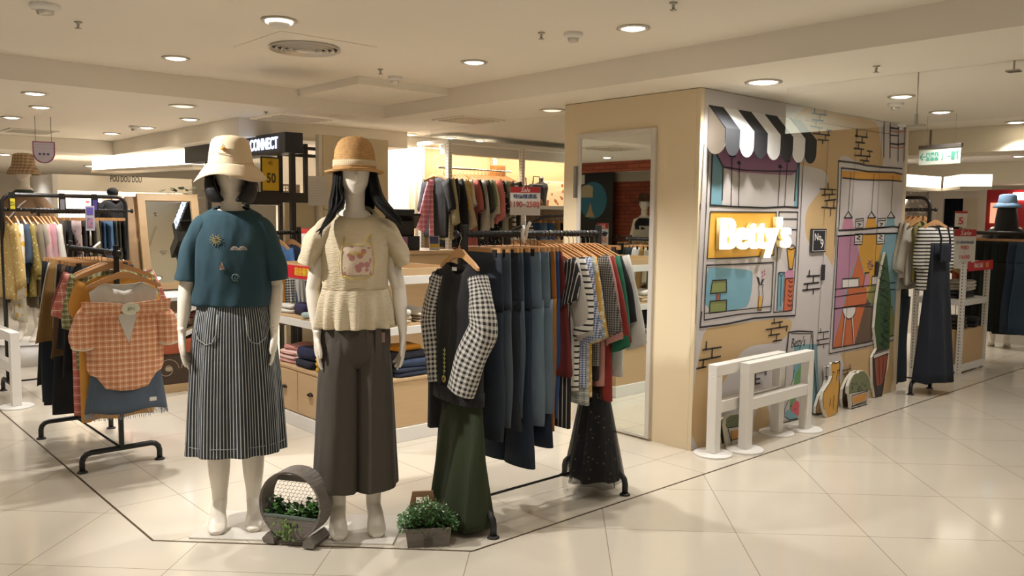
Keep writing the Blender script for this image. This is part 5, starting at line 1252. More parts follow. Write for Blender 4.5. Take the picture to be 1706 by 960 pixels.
MB().box((-.05,-.106,.02),(.03,-.101,.115)).build('pink_sticker',dots('#b86a8e','#6f86b8',50,.45),t)
t=thing('card_reader','small payment terminal leaning on the counter, yellow and blue screen','card reader',(-.06,2.70,zc),rad(-30))
T_=Matrix.Rotation(rad(-28),4,'X'); bev(MB().box((-.045,-.008,.0),(.045,.012,.135),T=T_).build('body',flat('#b9b9be',.4),t),.005); MB().box((-.038,-.0095,.055),(.038,-.0085,.125),T=T_).build('screen',flat('#3c3f6b',.3),t); MB().box((-.038,-.0097,.02),(.038,-.0085,.05),T=T_).build('keypad',flat('#c9a928',.4),t)
t=thing('black_monitor','black boxy monitor back left of the till terminal','monitor',(-.52,2.86,zc),rad(-25)); bev(MB().box((-.13,-.03,.02),(.13,.05,.27)).build('casing',M_DARK,t),.01); MB().cyl((0,0,0),.08,.02,20).build('stand',M_BLACK,t)
# cream partition panel with the notice
t=thing('partition_panel','tall cream partition panel behind the straw hat','partition')
bev(MB().box((-.80,3.30,0),(-.14,3.36,2.18)).build('panel',plaster('#d9c8a4'),t),.003); MB().box((-.835,3.31,0),(-.801,3.37,2.185)).build('edge_post',plaster('#e3d8c2'),t)
t=thing('partition_panel','low cream panel behind the notice and the middle rack','partition'); MB().box((-1.12,3.38,0),(-.62,3.42,1.60)).build('panel',plaster('#d2c3a2'),t)
a=ony(513,293,3.29); b=ony(546,343,3.29)
t=thing('notice_poster','white paper notice with small grey text on the partition','poster')
MB().box((a.x,3.285,b.z),(b.x,3.289,a.z)).build('paper',flat('#c9c5bd',.7),t)
nl=MB(); rg=random.Random(9)
tx=[]
rows=['·· ······','─ ── ───── ──','───── ── ────','── ────── ──','──── ── ─────','─ ─── ────','── ───── ─','─── ── ──','── ──── ─']
text('notice_text','\n'.join(rows),.022,flat('#5d6470',.8),t,((a.x+b.x)/2,3.2845,(a.z+b.z)/2),(1,0,0),(0,0,1),sx=.95)
# ------------------------------------------------------------------ rear wall rack with warm shelf lights
SX0,SX1,SX2=.667,1.646,3.05; SY0,SY1=3.45,3.95; SZ=2.215
t=thing('store_shelving','white perforated steel wall shelving with birch back and warm lights','shelving')
MB().box((SX0,SY1-.02,.3),(SX2,SY1,SZ-.02)).build('back_panel',wood('#cfae84',.9),t)
for x in (SX0,SX1,SX2):
    for y in (SY0,SY1-.04): post(t,x,y,0,SZ,.045)
bev(MB().box((SX0-.03,SY0-.03,SZ),(SX2+.03,SY1,SZ+.04)).build('top_shelf',M_WMETAL,t),.003)
MB().box((SX0,SY0+.06,SZ-.10),(SX2,SY0+.14,SZ-.005)).build('top_valance',M_WMETAL,t)
for x0,x1 in ((SX0+.06,SX1-.06),(SX1+.06,SX2-.06)):
    s_=MB().box((x0,SY0+.18,SZ-.03),(x1,SY0+.24,SZ-.004)).build('light_strip',emis('#ffe7bf',7),t)
    L=bpy.data.lights.new('strip_glow','AREA'); L.shape='RECTANGLE'; L.size=x1-x0; L.size_y=.05; L.energy=6; L.color=(1,.90,.72)
    o=bpy.data.objects.new('strip_glow',L); link(o,t); o.location=((x0+x1)/2,SY0+.21,SZ-.04); o.rotation_euler=(rad(18),0,0)
MB().tube([(SX0,3.62,1.985),(SX1,3.62,1.985)],.010,10).build('hanging_rail',M_STEEL,t,True)
bev(MB().box((SX1+.03,SY0,1.585),(SX2,SY1-.03,1.625)).build('middle_shelf',M_WMETAL,t),.002)
MB().tube([(SX1+.03,3.62,1.52),(SX2,3.62,1.52)],.010,10).build('lower_rail',M_STEEL,t,True)
struct('wall_back.001',MB().box((SX0-.05,SY1+.002,0),(4.6,SY1+.10,2.20)),plaster('#d9c9a8'))
Ww='on the rear wall rail'
it=[
 T('pink checked shirt',plaid('#cf8c9b','#b5627a','#ecc4cb',.05),at=.16,L=.60,sl=.50,slw=.05,w=.15,tw=-1.85),
 T('black blouse',cloth('#1b1a1c'),L=.6,sl=.3),T('olive beige shirt',cloth('#a39a78'),L=.62,sl=.42),T('charcoal top',cloth('#242426'),L=.66,sl=.3),
 T('black jacket',cloth('#161618'),L=.70,sl=.5),T('beige cardigan',cloth('#b9ab90'),L=.66,sl=.46),T('mustard floral blouse',dots('#c49a2e','#dcc178',26,.3),L=.44,sl=.3),
 T('cream top',cloth('#cfc5ae'),L=.4,sl=.24),T('dusty rose dress',cloth('#b0615c'),L=.72,sl=.3),T('black shirt dress',cloth('#18181a'),L=.76,sl=.3),
 T('light grey cardigan',cloth('#b1aca2'),L=.62,sl=.5),T('dark grey top',cloth('#3a3a3d'),L=.64,sl=.3),T('sage green top',cloth('#7b8a62'),L=.34,sl=.26),
 T('ivory blouse',cloth('#d0c9b8'),L=.5,sl=.34),T('salmon pink top',cloth('#cf7d7a'),L=.46,sl=.38,slw=.09),T('black top with white dots',dots('#1a1a1b','#cfcac2',40,.25),L=.7,sl=.3),
 T('grey green shirt',cloth('#8d9480'),L=.66,sl=.34),T('stone grey shirt',cloth('#9d988a'),L=.7,sl=.3),T('brown shirt',cloth('#5c4a3a'),L=.6,sl=.3),T('white striped shirt',stripes('#cfcac2','#3a3a3c',.05,.35),L=.66,sl=.3),
 T('black knit',cloth('#141416'),L=.5,sl=.25),
]
hang((SX0-.10,3.62,1.985),(SX1-.05,3.62,1.985),it,Ww,big=False,ggroup='clothes on the rear wall rail',hgroup='hangers on the rear wall rail')
Wj='on the lower rear rail'
it=[T('white and black striped top',stripes('#d0ccc2','#222224',.05,.4),L=.55,sl=.3),PN('deep blue jeans',denim('#2d4873'),L=.9),PN('mid blue jeans',denim('#44648c'),L=.9),PN('light blue jeans',denim('#6d8db3'),L=.9),PN('bright blue jeans',denim('#3e6593'),L=.9),PN('sand trousers',cloth('#a58556'),L=.9),PN('brown black trousers',cloth('#2a2320'),L=.9),
 PN('black slim trousers',cloth('#141416'),L=.9),PN('rust brown trousers',cloth('#553222'),L=.9),PN('charcoal wool trousers',cloth('#28272c'),L=.9),T('navy cardigan',cloth('#1a1d2a'),L=.6,sl=.3),T('burgundy top',cloth('#5e1f28'),L=.5,sl=.3)]
hang((SX1+.05,3.62,1.52),(SX2-.2,3.62,1.52),it,Wj,big=False,ggroup='clothes on the lower rear rail',hgroup='hangers on the lower rear rail')
z=1.626
def bagmesh(w,d,h):
    mb=MB(); rr=[[(w/2*s*math.copysign(abs(math.cos(a))**.5,math.cos(a)),d/2*s*math.copysign(abs(math.sin(a))**.5,math.sin(a)),zz) for a in [2*pi*i/24 for i in range(24)]] for s,zz in ((.85,0),(1,.02),(1.0,h*.6),(.85,h*.95),(.6,h))]; return mb.loft(rr)
for (px,dx,w_,h_,m_,lab) in ((893,0,.22,.24,M_DARK,'black leather bag standing on the rear middle shelf'),(872,0,.16,.22,cloth('#151416'),'black fabric bag beside the shelving post'),):
    g=ony(px,345,3.6); o=thing('handbag',lab,'bag',(g.x,3.6,z)); bagmesh(w_,.12,h_).build('bag_body',m_,o,True); MB().tube([(-w_*.25,0,h_*.9),(-w_*.2,0,h_+.08),(w_*.2,0,h_+.08),(w_*.25,0,h_*.9)],.006,8).build('handle',m_,o,True)
g=ony(888,340,3.55); MB().loft([ring((0,0,zz),r,r*.8,24) for r,zz in ((.13,0),(.115,.05),(.07,.10),(.02,.115))]).build('brown_hat',cloth('#9a6534'),None,True,(g.x,3.55,z),label='brown felt hat lying in front of the black bag',cat='hat')
g=ony(925,320,3.80); t=thing('photo_poster','colourful photo poster of hats leaning on the rear back panel','poster',(g.x,3.82,z)); MB().box((-.14,0,0),(.16,.012,.28)).build('print',dots('#d9c6a4','#a4643a',16,.34),t); MB().box((-.15,.012,0),(.17,.02,.29)).build('backing',M_WHITE,t)
g=ony(902,300,3.7); t=thing('display_figure_torso','black small mannequin bust on the rear middle shelf','bust',(g.x,3.7,z)); MB().loft([ring((0,0,zz),rx,rx*.6,20) for rx,zz in ((.07,.0),(.075,.10),(.095,.20),(.085,.25),(.03,.27),(.028,.31))]).build('bust_form',M_DARK,t,True); MB().cyl((0,0,.31),.03,.02,16).build('neck_cap',M_WHITE,t)
g=ony(832,295,3.75); bev(MB().box((-.07,-.05,0),(.07,.05,.12)).build('wooden_box',wood('#a8703c'),None,False,(g.x,3.78,ony(832,290,3.78).z-.03),label='small brown wooden sign block above the end of the rear rail',cat='box'),.003)
# slanted waterfall rack between the front rack and the cream box
a=ony(845,388,2.0); b=ony(905,361,2.0); c=ony(960,358,2.0)
t=thing('garment_rack','black rack with a slanting arm behind the right front rack','clothes rack')
MB().tube([a,b,c],.013,10).build('slanting_arm',M_BLACK,t,True)
MB().box((c.x-.02,1.985,0),(c.x+.01,2.015,c.z)).build('upright',M_BLACK,t); MB().box((a.x-.02,1.98,0),(a.x+.02,2.02,a.z-.01)).build('upright',M_BLACK,t); MB().box((a.x,1.985,1.36),(c.x,2.015,1.385)).build('cross_rail',M_BLACK,t)
it=[T('cream tie-neck top',cloth('#c8bda6'),L=.5,sl=.3),T('apricot blouse',cloth('#c7a080'),L=.5,sl=.3),T('dark plum top',cloth('#2a2029'),L=.5,sl=.3),T('white T-shirt',cloth('#cdc9c0'),L=.5,sl=.25),T('off-white blouse',cloth('#bdb8ac'),L=.5,sl=.3),T('yellow ochre top',cloth('#b88a26'),L=.5,sl=.25),T('ink navy top',cloth('#181c2b'),L=.5,sl=.25),T('white ribbed top',cloth('#c5c1b8'),L=.5,sl=.3),T('black ribbed top',cloth('#191919'),L=.5,sl=.3)]
hang((a.x,2.0,1.36),(c.x,2.0,1.36),it,'on the slanting-arm rack',big=False,ggroup='clothes on the slanting-arm rack',hgroup='hangers on the slanting-arm rack')
# middle rack behind the figures
rack('black garment rack between the two figures, far behind them',-1.80,-1.18,2.85,3.20,1.355,'x')
it=[T('white cardigan',cloth('#cfc9bf'),L=.62,sl=.45),T('peach top',cloth('#b98668'),L=.6,sl=.3),T('white shirt',cloth('#d3cec4'),L=.66,sl=.4),T('denim blue shirt',cloth('#3f6796'),L=.62,sl=.45),T('dark navy shirt',cloth('#18213c'),L=.60,sl=.42)]
hang((-1.75,3.02,1.355),(-1.19,3.02,1.355),it,'on the rack between the figures',big=False,ggroup='clothes on the middle rack',hgroup='hangers on the middle rack')
for i,(x,m_,lab) in enumerate(((-1.50,cloth('#b9802c'),'mustard folded trousers hanging low behind the table'),(-1.42,gingham('#d0ccc4','#222',.02) if False else gingham('#d0ccc4','#222222',.02),'black and white checked cloth hanging low behind the table'),(-1.34,cloth('#cac6be'),'white cloth hanging low behind the table'),(-1.26,denim('#3b4f6e'),'blue jeans hanging low behind the table'),(-1.18,denim('#2b3c58'),'dark blue jeans hanging low behind the table'))):
    o=garment('skirt',lab,'trousers',m_,'low garments behind the display table',w=.05,L=.36,flare=1.1,thick=.04,z0=0); o.location=(x,2.72,1.03)
MB().tube([(-1.6,2.72,1.035),(-1.1,2.72,1.035)],.008,8).build('clothes_rail',M_BLACK,None,True,label='thin black rail behind the display table',cat='rail')
# black steel shelving with the basket, yellow price poster and box sign
t=thing('steel_shelving','black square-tube steel shelving behind the bucket hat','shelving')
FX0,FX1,FY=-1.78,-.74,3.7; 
sb=MB()
for nm,aa,bb_ in (('upright',(-1.02,3.68,0),(-.985,3.715,2.10)),('upright',(-.775,3.68,0),(-.74,3.715,2.13)),('upright',(-1.33,3.68,0),(-1.295,3.715,1.60)),('top_beam',(-1.02,3.683,2.075),(-.10,3.713,2.105)),('top_beam',(-1.02,3.95,2.03),(-.10,3.98,2.06)),('upright',(-.775,3.95,0),(-.74,3.985,2.06)),
   ('deep_shelf',(-1.36,3.60,1.58),(-.735,4.0,1.69))): bev(MB().box(aa,bb_).build(nm,M_BLACK,t),.002)
zsh=1.691
o=thing('basket','small white slotted basket on the black steel shelf','basket',(-.90,3.75,zsh)); k=MB()
bs=MB(); bs.box((-.085,-.05,0),(.085,.05,.004)); bs.build('basket_floor',MW,o)
for y in (-.05,.047): bev(MB().box((-.085,y,.060),(.085,y+.003,.075)).build('rim',flat('#d9c4b0',.5),o),.001); bev(MB().box((-.085,y,.004),(.085,y+.003,.016)).build('lower_band',flat('#d9c4b0',.5),o),.001)
for s in (-1,1): MB().box((s*.085-.0015,-.05,.004),(s*.085+.0015,.05,.075)).build('end_wall',flat('#d9c4b0',.5),o)
for kx in range(7):
    MB().box((-.080+kx*.0255,-.0500,.016),(-.072+kx*.0255,-.0470,.060)).build('slat',flat('#d9c4b0',.5),o); 
MB().box((-.083,-.0495,.035),(.083,-.0475,.041)).build('mid_band',flat('#d9c4b0',.5),o)
o=thing('price_poster','yellow framed price poster reading 50, half behind the bucket hat','poster',(-1.13,3.62,zsh)); bev(MB().box((-.085,0,0),(.085,.015,.30)).build('black_frame',M_BLACK,o),.002); MB().box((-.075,-.002,.012),(.075,0,.288)).build('yellow_sheet',flat('#d8ae1c',.5),o)
text('numeral','50',.115,flat('#2b2415',.5),o,(.005,-.003,.115),(1,0,0),(0,0,1),sx=.75,off=.002); text('numeral','45',.05,flat('#2b2415',.5),o,(0,-.003,.245),(1,0,0),(0,0,1),sx=.8)
o=thing('brown_carton','small brown box beside the yellow price poster','box',(-1.02,3.9,zsh)); bev(MB().box((-.05,-.04,0),(.05,.04,.14)).build('carton',flat('#a9835a',.7),o),.002); MB().box((-.0502,-.012,0),(.0502,.012,.1405)).build('tape',flat('#c2a272',.4),o)
# illuminated black box sign, running away from the viewer
a=onx(307,242,-1.2); b=onx(475,222,-1.2); a2=onx(308,270,-1.2); b2=onx(475,257,-1.2)
t=thing('box_sign','black box sign with glowing white letters behind the bucket hat','shop sign')
zt_=(a.z+b.z)/2; zb2=(a2.z+b2.z)/2
bev(MB().box((-1.2,b.y,zb2),(-1.04,a.y,zt_)).build('sign_box',flat('#23262c',.4),t),.003)
le=text('glowing_letters','N:CONNECT',.135,emis('#cfdcff',3.2),t,(-1.203,0,(zt_+zb2)/2),(0,-1,0),(0,0,1),ext=.003,off=.002,align='RIGHT',sx=1)
la,lb=onx(408,238,-1.2).y,onx(463,240,-1.2).y
yy_=[v.co.y for v in le.data.vertices]; mn,mx=min(yy_),max(yy_)
for v in le.data.vertices: v.co.y=lb+(v.co.y-mn)/(mx-mn)*(la-lb)
for y in (a.y-.3,b.y+.15): MB().box((-1.14,y-.02,zt_-.01),(-1.10,y+.02,H0)).build('bracket',M_BLACK,t)
MB().box((-1.14,b.y+.02,0),(-1.10,b.y+.06,zb2)).build('support_post',M_BLACK,t); MB().box((-1.15,4.95,0),(-1.11,4.99,zb2)).build('support_post',M_BLACK,t)
# ------------------------------------------------------------------ far left: racks, leaning mirror, bench
rack('tall black double-bar rack at the far left with the yellow blouses',-2.97,-2.02,4.38,4.82,1.515,'x',ztop=1.635)
it=[T('mustard dotted blouse',dots('#b79a5c','#d8caa0',30,.25),at=.01,L=.62,sl=.5,slw=.075,slout=.35),T('white blouse with yellow dots',dots('#cfc8b4','#c9a030',14,.32),at=.08,L=.8,sl=.55),T('blue denim shirt',cloth('#3d4d63'),at=.13,L=.5,sl=.3),T('ochre dotted blouse',dots('#8f7d40','#c2b584',30,.25),at=.17,L=.6,sl=.4),
 T('taupe shirt',cloth('#80735f'),at=.215,L=.7,sl=.4),T('grey beige top',cloth('#9d9484'),at=.25,L=.6,sl=.4),T('pale pink trimmed shirt',cloth('#c59c9c'),at=.285,L=.6,sl=.4),T('rose pink shirt',cloth('#b98389'),at=.32,L=.6,sl=.45),T('lilac pink shirt',cloth('#b28a93'),at=.355,L=.55,sl=.45),T('white long shirt',cloth('#cfcabf'),at=.39,L=.66,sl=.45),
 PN('brown trousers',cloth('#42362a'),at=.44,L=.9),PN('black formal trousers',cloth('#0f1210'),at=.50,L=.9,w=.19),PN('pink floral trousers',dots('#b09a94','#7d4a52',20,.3),at=.56,L=.9),PN('charcoal brown trousers',cloth('#2b2422'),at=.61,L=.9),SK('black dotted skirt',dots('#151414','#b8b2a6',40,.25),at=.66,L=.7),SK('taupe slit skirt',cloth('#7d725c'),at=.70,L=.6),PN('dark brown jeans',cloth('#33271f'),at=.74,L=.9),PN('washed blue jeans',denim('#34506e'),at=.785,L=.9),PN('sky blue jeans',denim('#51708f'),at=.825,L=.9),PN('grey green jeans',denim('#37423f'),at=.865,L=.9),PN('olive brown trousers',cloth('#3b3527'),at=.905,L=.9),PN('soft black trousers',cloth('#151515'),at=.95,L=.9)]
hang((-2.95,4.6,1.515),(-2.04,4.6,1.515),it,'on far left tall rack',big=False,ggroup='clothes on the far left rack',hgroup='hangers on the far left rack')
for px,lab,c_ in ((20,'black hanging price tag with yellow figures on the far left rack','#c9b92a'),(103,'plain grey hanging price tag on the far left rack','#77767c'),(157,'black hanging price tag with a purple stripe on the far left rack','#4a3f86')):
    g=ony(px,330,4.58); t=thing('price_tag',lab,'price tag',(g.x,4.575,1.635)); bev(MB().box((-.028,-.004,-.13),(.028,0,-.008)).build('tag_plate',M_BLACK,t),.001); MB().box((-.016,-.006,-.115),(.018,-.004,-.03)).build('tag_label',flat(c_,.5),t); MB().box((-.02,-.006,-.008),(.02,.02,.020)).build('tag_clip',M_BLACK,t)
    if px==20: text('tag_text','59',.05,flat('#2a2a22',.5),t,(0,-.0065,-.072),(0,0,1),(-1,0,0),sx=.8)
# second row of racks further back
rack('black garment rack with jackets further back on the left',-2.45,-1.90,5.6,6.0,1.50,'x')
it=[T('black quilted jacket',cloth('#151519'),L=.6,sl=.45),T('grey patterned top',cloth('#8b8880'),L=.6,sl=.4),T('black jersey top',cloth('#111113'),L=.6,sl=.4),T('colour printed black top',stripes('#16161a','#7c4a8a',.2,.2),L=.6,sl=.4)]
hang((-2.43,5.8,1.50),(-1.92,5.8,1.50),it,'on the back left rack',big=False,ggroup='clothes on the back left rack',hgroup='hangers on the back left rack')
j=gtop(RNG,w=.20,L=.5,sl=.4,thick=.06).build('dark_jacket',cloth('#131416'),None,True,(-1.93,5.2,1.72),rad(20),'black jacket with a white collar hanging above the left racks','jacket'); solid(j,.003)
mb=MB(); mb.lathe([(.055,0),(.06,.03),(.045,.055),(.04,.05)],24,0,(0,0,-.10)); mb.build('white_collar',MW,j,True); mb=MB(); mb.ell((0,.03,-.03),(.06,.03,.045),20); mb.build('black_hair_shape',cloth('#0e0e10'),j,True)  # dark oval stands in for black hair above the white collar
MB().tube([(-1.93,5.2,1.66),(-1.93,5.2,1.95)],.003,6).build('hook_wire',M_STEEL,j,True); j.children[-1].location=(1.93,-5.2,-1.72) 
# leaning mirror on its table
t=thing('standing_mirror','pale wood framed mirror tilted back on the left display','mirror',(-1.60,4.60,.80),rad(-4)); 
wM,hM=.54,.90; Tm=Matrix.Rotation(rad(-14),4,'X')
mb=MB(); f=.065
for (x0,z0,x1,z1) in ((-wM/2,0,-wM/2+f,hM),(wM/2-f,0,wM/2,hM),(-wM/2+f,0,wM/2-f,f),(-wM/2+f,hM-f,wM/2-f,hM)): mb.box((x0,-.02,z0),(x1,.03,z1),T=Tm)
mb.build('frame',M_PLY,t); MB().box((-wM/2+f-.005,.0,f-.005),(wM/2-f+.005,.012,hM-f+.005),T=Tm).build('mirror_glass',mirror(),t); MB().box((-wM/2-.09,.03,0),(-wM/2+.02,.09,hM*.98),T=Tm).build('side_stay',wood('#b08f68',.85),t)
BX0,BX1,BY0,BY1=-2.10,-1.05,3.86,4.55
t=thing('bench','low bench with a terracotta cushion and a brown scroll-patterned front','bench')
bev(MB().box((BX0,BY0,0),(BX1,BY1,.07)).build('wood_plinth',M_PLY,t),.003)
MB().box((BX0+.01,BY0+.01,.07),(BX1-.01,BY1,.325)).build('patterned_front',flat('#4a3a2b',.8,0,.1),t)
sc_m=MB()
for cx,sgn in ((-1.95,1),(-1.74,-1),(-1.54,1),(-1.34,-1),(-1.16,1)):
    P=[]
    for k in range(30):
        a_=k*.32; r_=.095-.0028*k; P.append((cx+sgn*r_*math.cos(a_),BY0+.008,.20+r_*math.sin(a_)))
    o=MB().tube(P,.0045,5).build('scroll_motif',flat('#9c8b74',.8),t,True)
    mb=MB(); mb.ell((cx+.01,BY0+.007,.20),(.030,.004,.020),10); mb.build('leaf_motif',flat('#a8967e',.8),t,True)
bev(MB().box((BX0,BY0-.01,.326),(BX1,BY1,.44)).build('cushion',cloth('#a8583a'),t),.02)
t=thing('reflection_boards','tilted boards standing in for mirror reflections over the terracotta bench','display')  # boards take the place of slanting lines reflected in a tilted mirror
for k,(z0) in enumerate((.55,.74)):
    Tt=Matrix.Translation((-1.58,4.15,z0))@Matrix.Rotation(rad(-22),4,'Y'); bev(MB().box((-.36,-.25,0),(.36,.25,.028),T=Tt).build('board',M_PLY,t),.002); MB().box((-.36,-.262,-.004),(.36,-.250,.032),T=Tt).build('reflected_line',flat('#e6e2da',.4),t)
for x in (-1.96,-1.20):
    for y in (3.90,4.40): MB().box((x-.015,y-.015,.441),(x+.015,y+.015,.80)).build('post',M_WMETAL,t)
MB().box((-2.02,3.88,.77),(-1.12,4.45,.80)).build('top_board',M_WMETAL,t)
folded((-1.62,4.05,.60),(.22,.2,.05),cloth('#8c5b58'),'dusty pink folded knit on the tilted boards',.1,layers=3); folded((-1.70,4.10,.442),(.22,.22,.10),M_DARK,'black folded clothes on the terracotta cushion',.1,layers=2); folded((-1.48,4.05,.442),(.10,.2,.09),stripes('#b98d80','#d8cfc0',.02,.4,axis=0),'pink striped folded top on the terracotta cushion',0,layers=2)
# low shelf that carries the mirror
t=thing('side_table','grey topped side table under the tilted mirror','table'); bev(MB().box((-2.0,4.56,.755),(-1.15,5.1,.795)).build('table_top',flat('#9c9a92',.4),t),.002)
for x in (-1.96,-1.19):
    for y in (4.60,5.06): MB().box((x-.018,y-.018,0),(x+.018,y+.018,.755)).build('leg',M_WMETAL,t)
# POU DOU DOU header and niche
PY=7.6
a=ony(95,290,PY); b=ony(320,303,PY); b2=ony(320,323,PY)
t=thing('header_sign','cream shop header sign reading POU DOU DOU','shop sign')
bev(MB().box((a.x,PY,b2.z),(b.x,PY+.15,a.z)).build('fascia_board',plaster('#ece4d4'),t),.003)
c=ony(210,299,PY); wtx=ony(236,300,PY).x-ony(184,300,PY).x
le=text('lettering','POU DOU DOU',.105,flat('#3a3430',.5),t,(c.x,PY-.002,c.z),(1,0,0),(0,0,1),off=.0015)
xx=[v.co.x for v in le.data.vertices]; k=wtx/(max(xx)-min(xx))
for v in le.data.vertices: v.co.x=c.x+(v.co.x-c.x)*k
t=thing('display_niche','warm lit white shop niche under the cream header sign','shop niche')
bev(MB().box((a.x,PY+.9,0),(b.x,PY+.95,b2.z+.05)).build('niche_back',plaster('#e2d3bd'),t),.002); MB().box((a.x-.05,PY,0),(a.x,PY+.95,a.z)).build('niche_side',MW,t)
MB().box((a.x,PY+.3,1.22),(b.x-.3,PY+.9,1.26)).build('niche_shelf',MW,t); MB().box((a.x,PY+.3,0),(b.x-.3,PY+.88,1.219)).build('niche_cabinet',plaster('#cfc2ac'),t)
MB().box((a.x+.05,PY+.2,b2.z+.0),(b.x-.05,PY+.26,b2.z+.04)).build('light_strip',emis('#fff0d6',6),t)
L=bpy.data.lights.new('niche_glow','AREA'); L.shape='RECTANGLE'; L.size=b.x-a.x; L.size_y=.1; L.energy=34; L.color=(1,.92,.8)
o=bpy.data.objects.new('niche_glow',L); link(o,t); o.location=((a.x+b.x)/2,PY+.23,b2.z-.02); o.rotation_euler=(rad(25),0,0)
zz=1.262
def flowers(px,c_,lab,n=26):
    g=ony(px,325,PY+.5); rg=random.Random(px); t=thing('flower_arrangement',lab,'flowers',(g.x,PY+.5,zz)); MB().lathe([(.001,0),(.045,0),(.055,.08),(.04,.12)],16).build('vase',flat('#6b4a3a',.5),t,True)
    mb=MB()
    for k in range(n):
        p=(rg.gauss(0,.085),rg.gauss(0,.05),.22+rg.gauss(0,.055)); mb.ell(p,(.026,.026,.018),8)
    o=mb.build('blossoms',flat(c_,.7,0,.3),t,True); o['kind']='stuff'
    mb=MB()
    for k in range(7): mb.tube([(0,0,.1),(rg.gauss(0,.03),rg.gauss(0,.03),.16),(rg.gauss(0,.08),rg.gauss(0,.04),.22)],.003,5)
    mb.build('stems',flat('#3c5a2c',.7),t,True)
flowers(172,'#b8202c','red flowers on the niche shelf under the header sign'); flowers(222,'#c4605c','pink and red flowers right of the picture frames'); flowers(240,'#b9746e','pale pink flowers partly behind the leaning mirror')
for px,w_,h_,c_,lab in ((183,.16,.42,'#6a5a44','olive brown picture board leaning in the niche'),(196,.16,.48,'#b4786c','dusty pink picture board leaning in the niche')):
    g=ony(px,320,PY+.6); t=thing('picture_board',lab,'picture',(g.x,PY+.62,zz)); bev(MB().box((-w_/2,0,0),(w_/2,.02,h_)).build('frame',flat(c_,.6),t),.002); MB().box((-w_/2+.02,-.002,.02),(w_/2-.02,0,h_-.02)).build('picture',flat(c_,.6,0,.4),t)
# leafy plant right of the header sign
g=ony(305,318,6.2); t=thing('leafy_plant','green leafy plant on the shelf end beside the header sign','plant',(g.x,6.2,1.45)); rg=random.Random(4)
MB().lathe([(.001,0),(.07,0),(.09,.14),(.08,.14)],18).build('pot',M_DARK,t,True); mb=MB()
for k in range(60):
    a_=rg.uniform(0,6.28); r_=rg.uniform(.05,.26); z0=.18+rg.uniform(0,.16); c_=Vector((r_*math.cos(a_),r_*.6*math.sin(a_),z0)); d=Vector((math.cos(a_),math.sin(a_),rg.uniform(-.4,.5))).normalized(); s_=Vector((-d.y,d.x,0)).normalized()*.022
    mb.add([c_-d*.045,c_+s_,c_+d*.06,c_-s_],[(0,1,2,3)])
mb.build('leaves',flat('#2f5a2a',.5,0,.4),t); mb=MB()
for k in range(12): a_=rg.uniform(0,6.28); mb.tube([(0,0,.1),(.06*math.cos(a_),.04*math.sin(a_),.2),(.18*math.cos(a_),.1*math.sin(a_),.27)],.003,4)
mb.build('stems',flat('#3d5a30',.6),t,True)
t=thing('tall_cabinet','dark cabinet carrying the leafy plant','cabinet'); bev(MB().box((g.x-.35,6.0,0),(g.x+.25,6.4,1.42)).build('cabinet_body',flat('#b4a58c',.6),t),.003); MB().box((g.x-.36,5.98,1.421),(g.x+.26,6.42,1.449)).build('cabinet_top',M_DARK,t)
# ceiling coves: emission stands in for the light on their white faces
def cove(pts,z0,z1,depth,label,s=2.2):
    t=thing('light_cove',label,'light cove')
    (xa,ya),(xb,yb)=pts; mb=MB(); d=Vector((xb-xa,yb-ya,0)).normalized(); nrm=Vector((d.y,-d.x,0))
    mb.add([Vector((xa,ya,z0)),Vector((xb,yb,z0)),Vector((xb,yb,z1)),Vector((xa,ya,z1)),Vector((xa,ya,z0))-nrm*depth,Vector((xb,yb,z0))-nrm*depth,Vector((xb,yb,z1))-nrm*depth,Vector((xa,ya,z1))-nrm*depth],[(0,1,2,3),(5,4,7,6),(4,0,3,7),(1,5,6,2),(4,5,1,0),(3,2,6,7)])
    mb.build('lit_face_emission',emis('#fff6e2',s),t)
    m2=MB(); q=nrm*.012
    m2.add([Vector((xa,ya,z0-.03))+q,Vector((xb,yb,z0-.03))+q,Vector((xb,yb,z0))+q,Vector((xa,ya,z0))+q,Vector((xa,ya,z0-.03))-nrm*depth,Vector((xb,yb,z0-.03))-nrm*depth,Vector((xb,yb,z0))-nrm*depth,Vector((xa,ya,z0))-nrm*depth],[(0,1,2,3),(5,4,7,6),(4,0,3,7),(1,5,6,2),(4,5,1,0),(3,2,6,7)])
    m2.build('lower_lip',plaster('#d6cdbc'),t)
a=ondep(153,262,10.0); b=ondep(175,262,9.4); c=ondep(322,268,8.6)
cove(((a.x,a.y),(c.x,c.y)),ondep(238,279,9.3).z,ondep(238,258,9.3).z,.3,'white ceiling cove above the header sign, lit look put in as glow')
a=ondep(1503,300,9); b=ondep(1568,300,9.5); c=ondep(1602,300,8.9)
cove(((a.x,a.y),(b.x,b.y)),ondep(1535,312,9.2).z,ondep(1535,292,9.2).z,.3,'white ceiling cove behind the hanging exit sign, lit look put in as glow',2.4); cove(((b.x+.02,b.y-.02),(c.x,c.y)),ondep(1585,312,9.2).z,ondep(1585,293,9.2).z,.3,'shorter end of the right cove, lit look put in as glow',2.4)
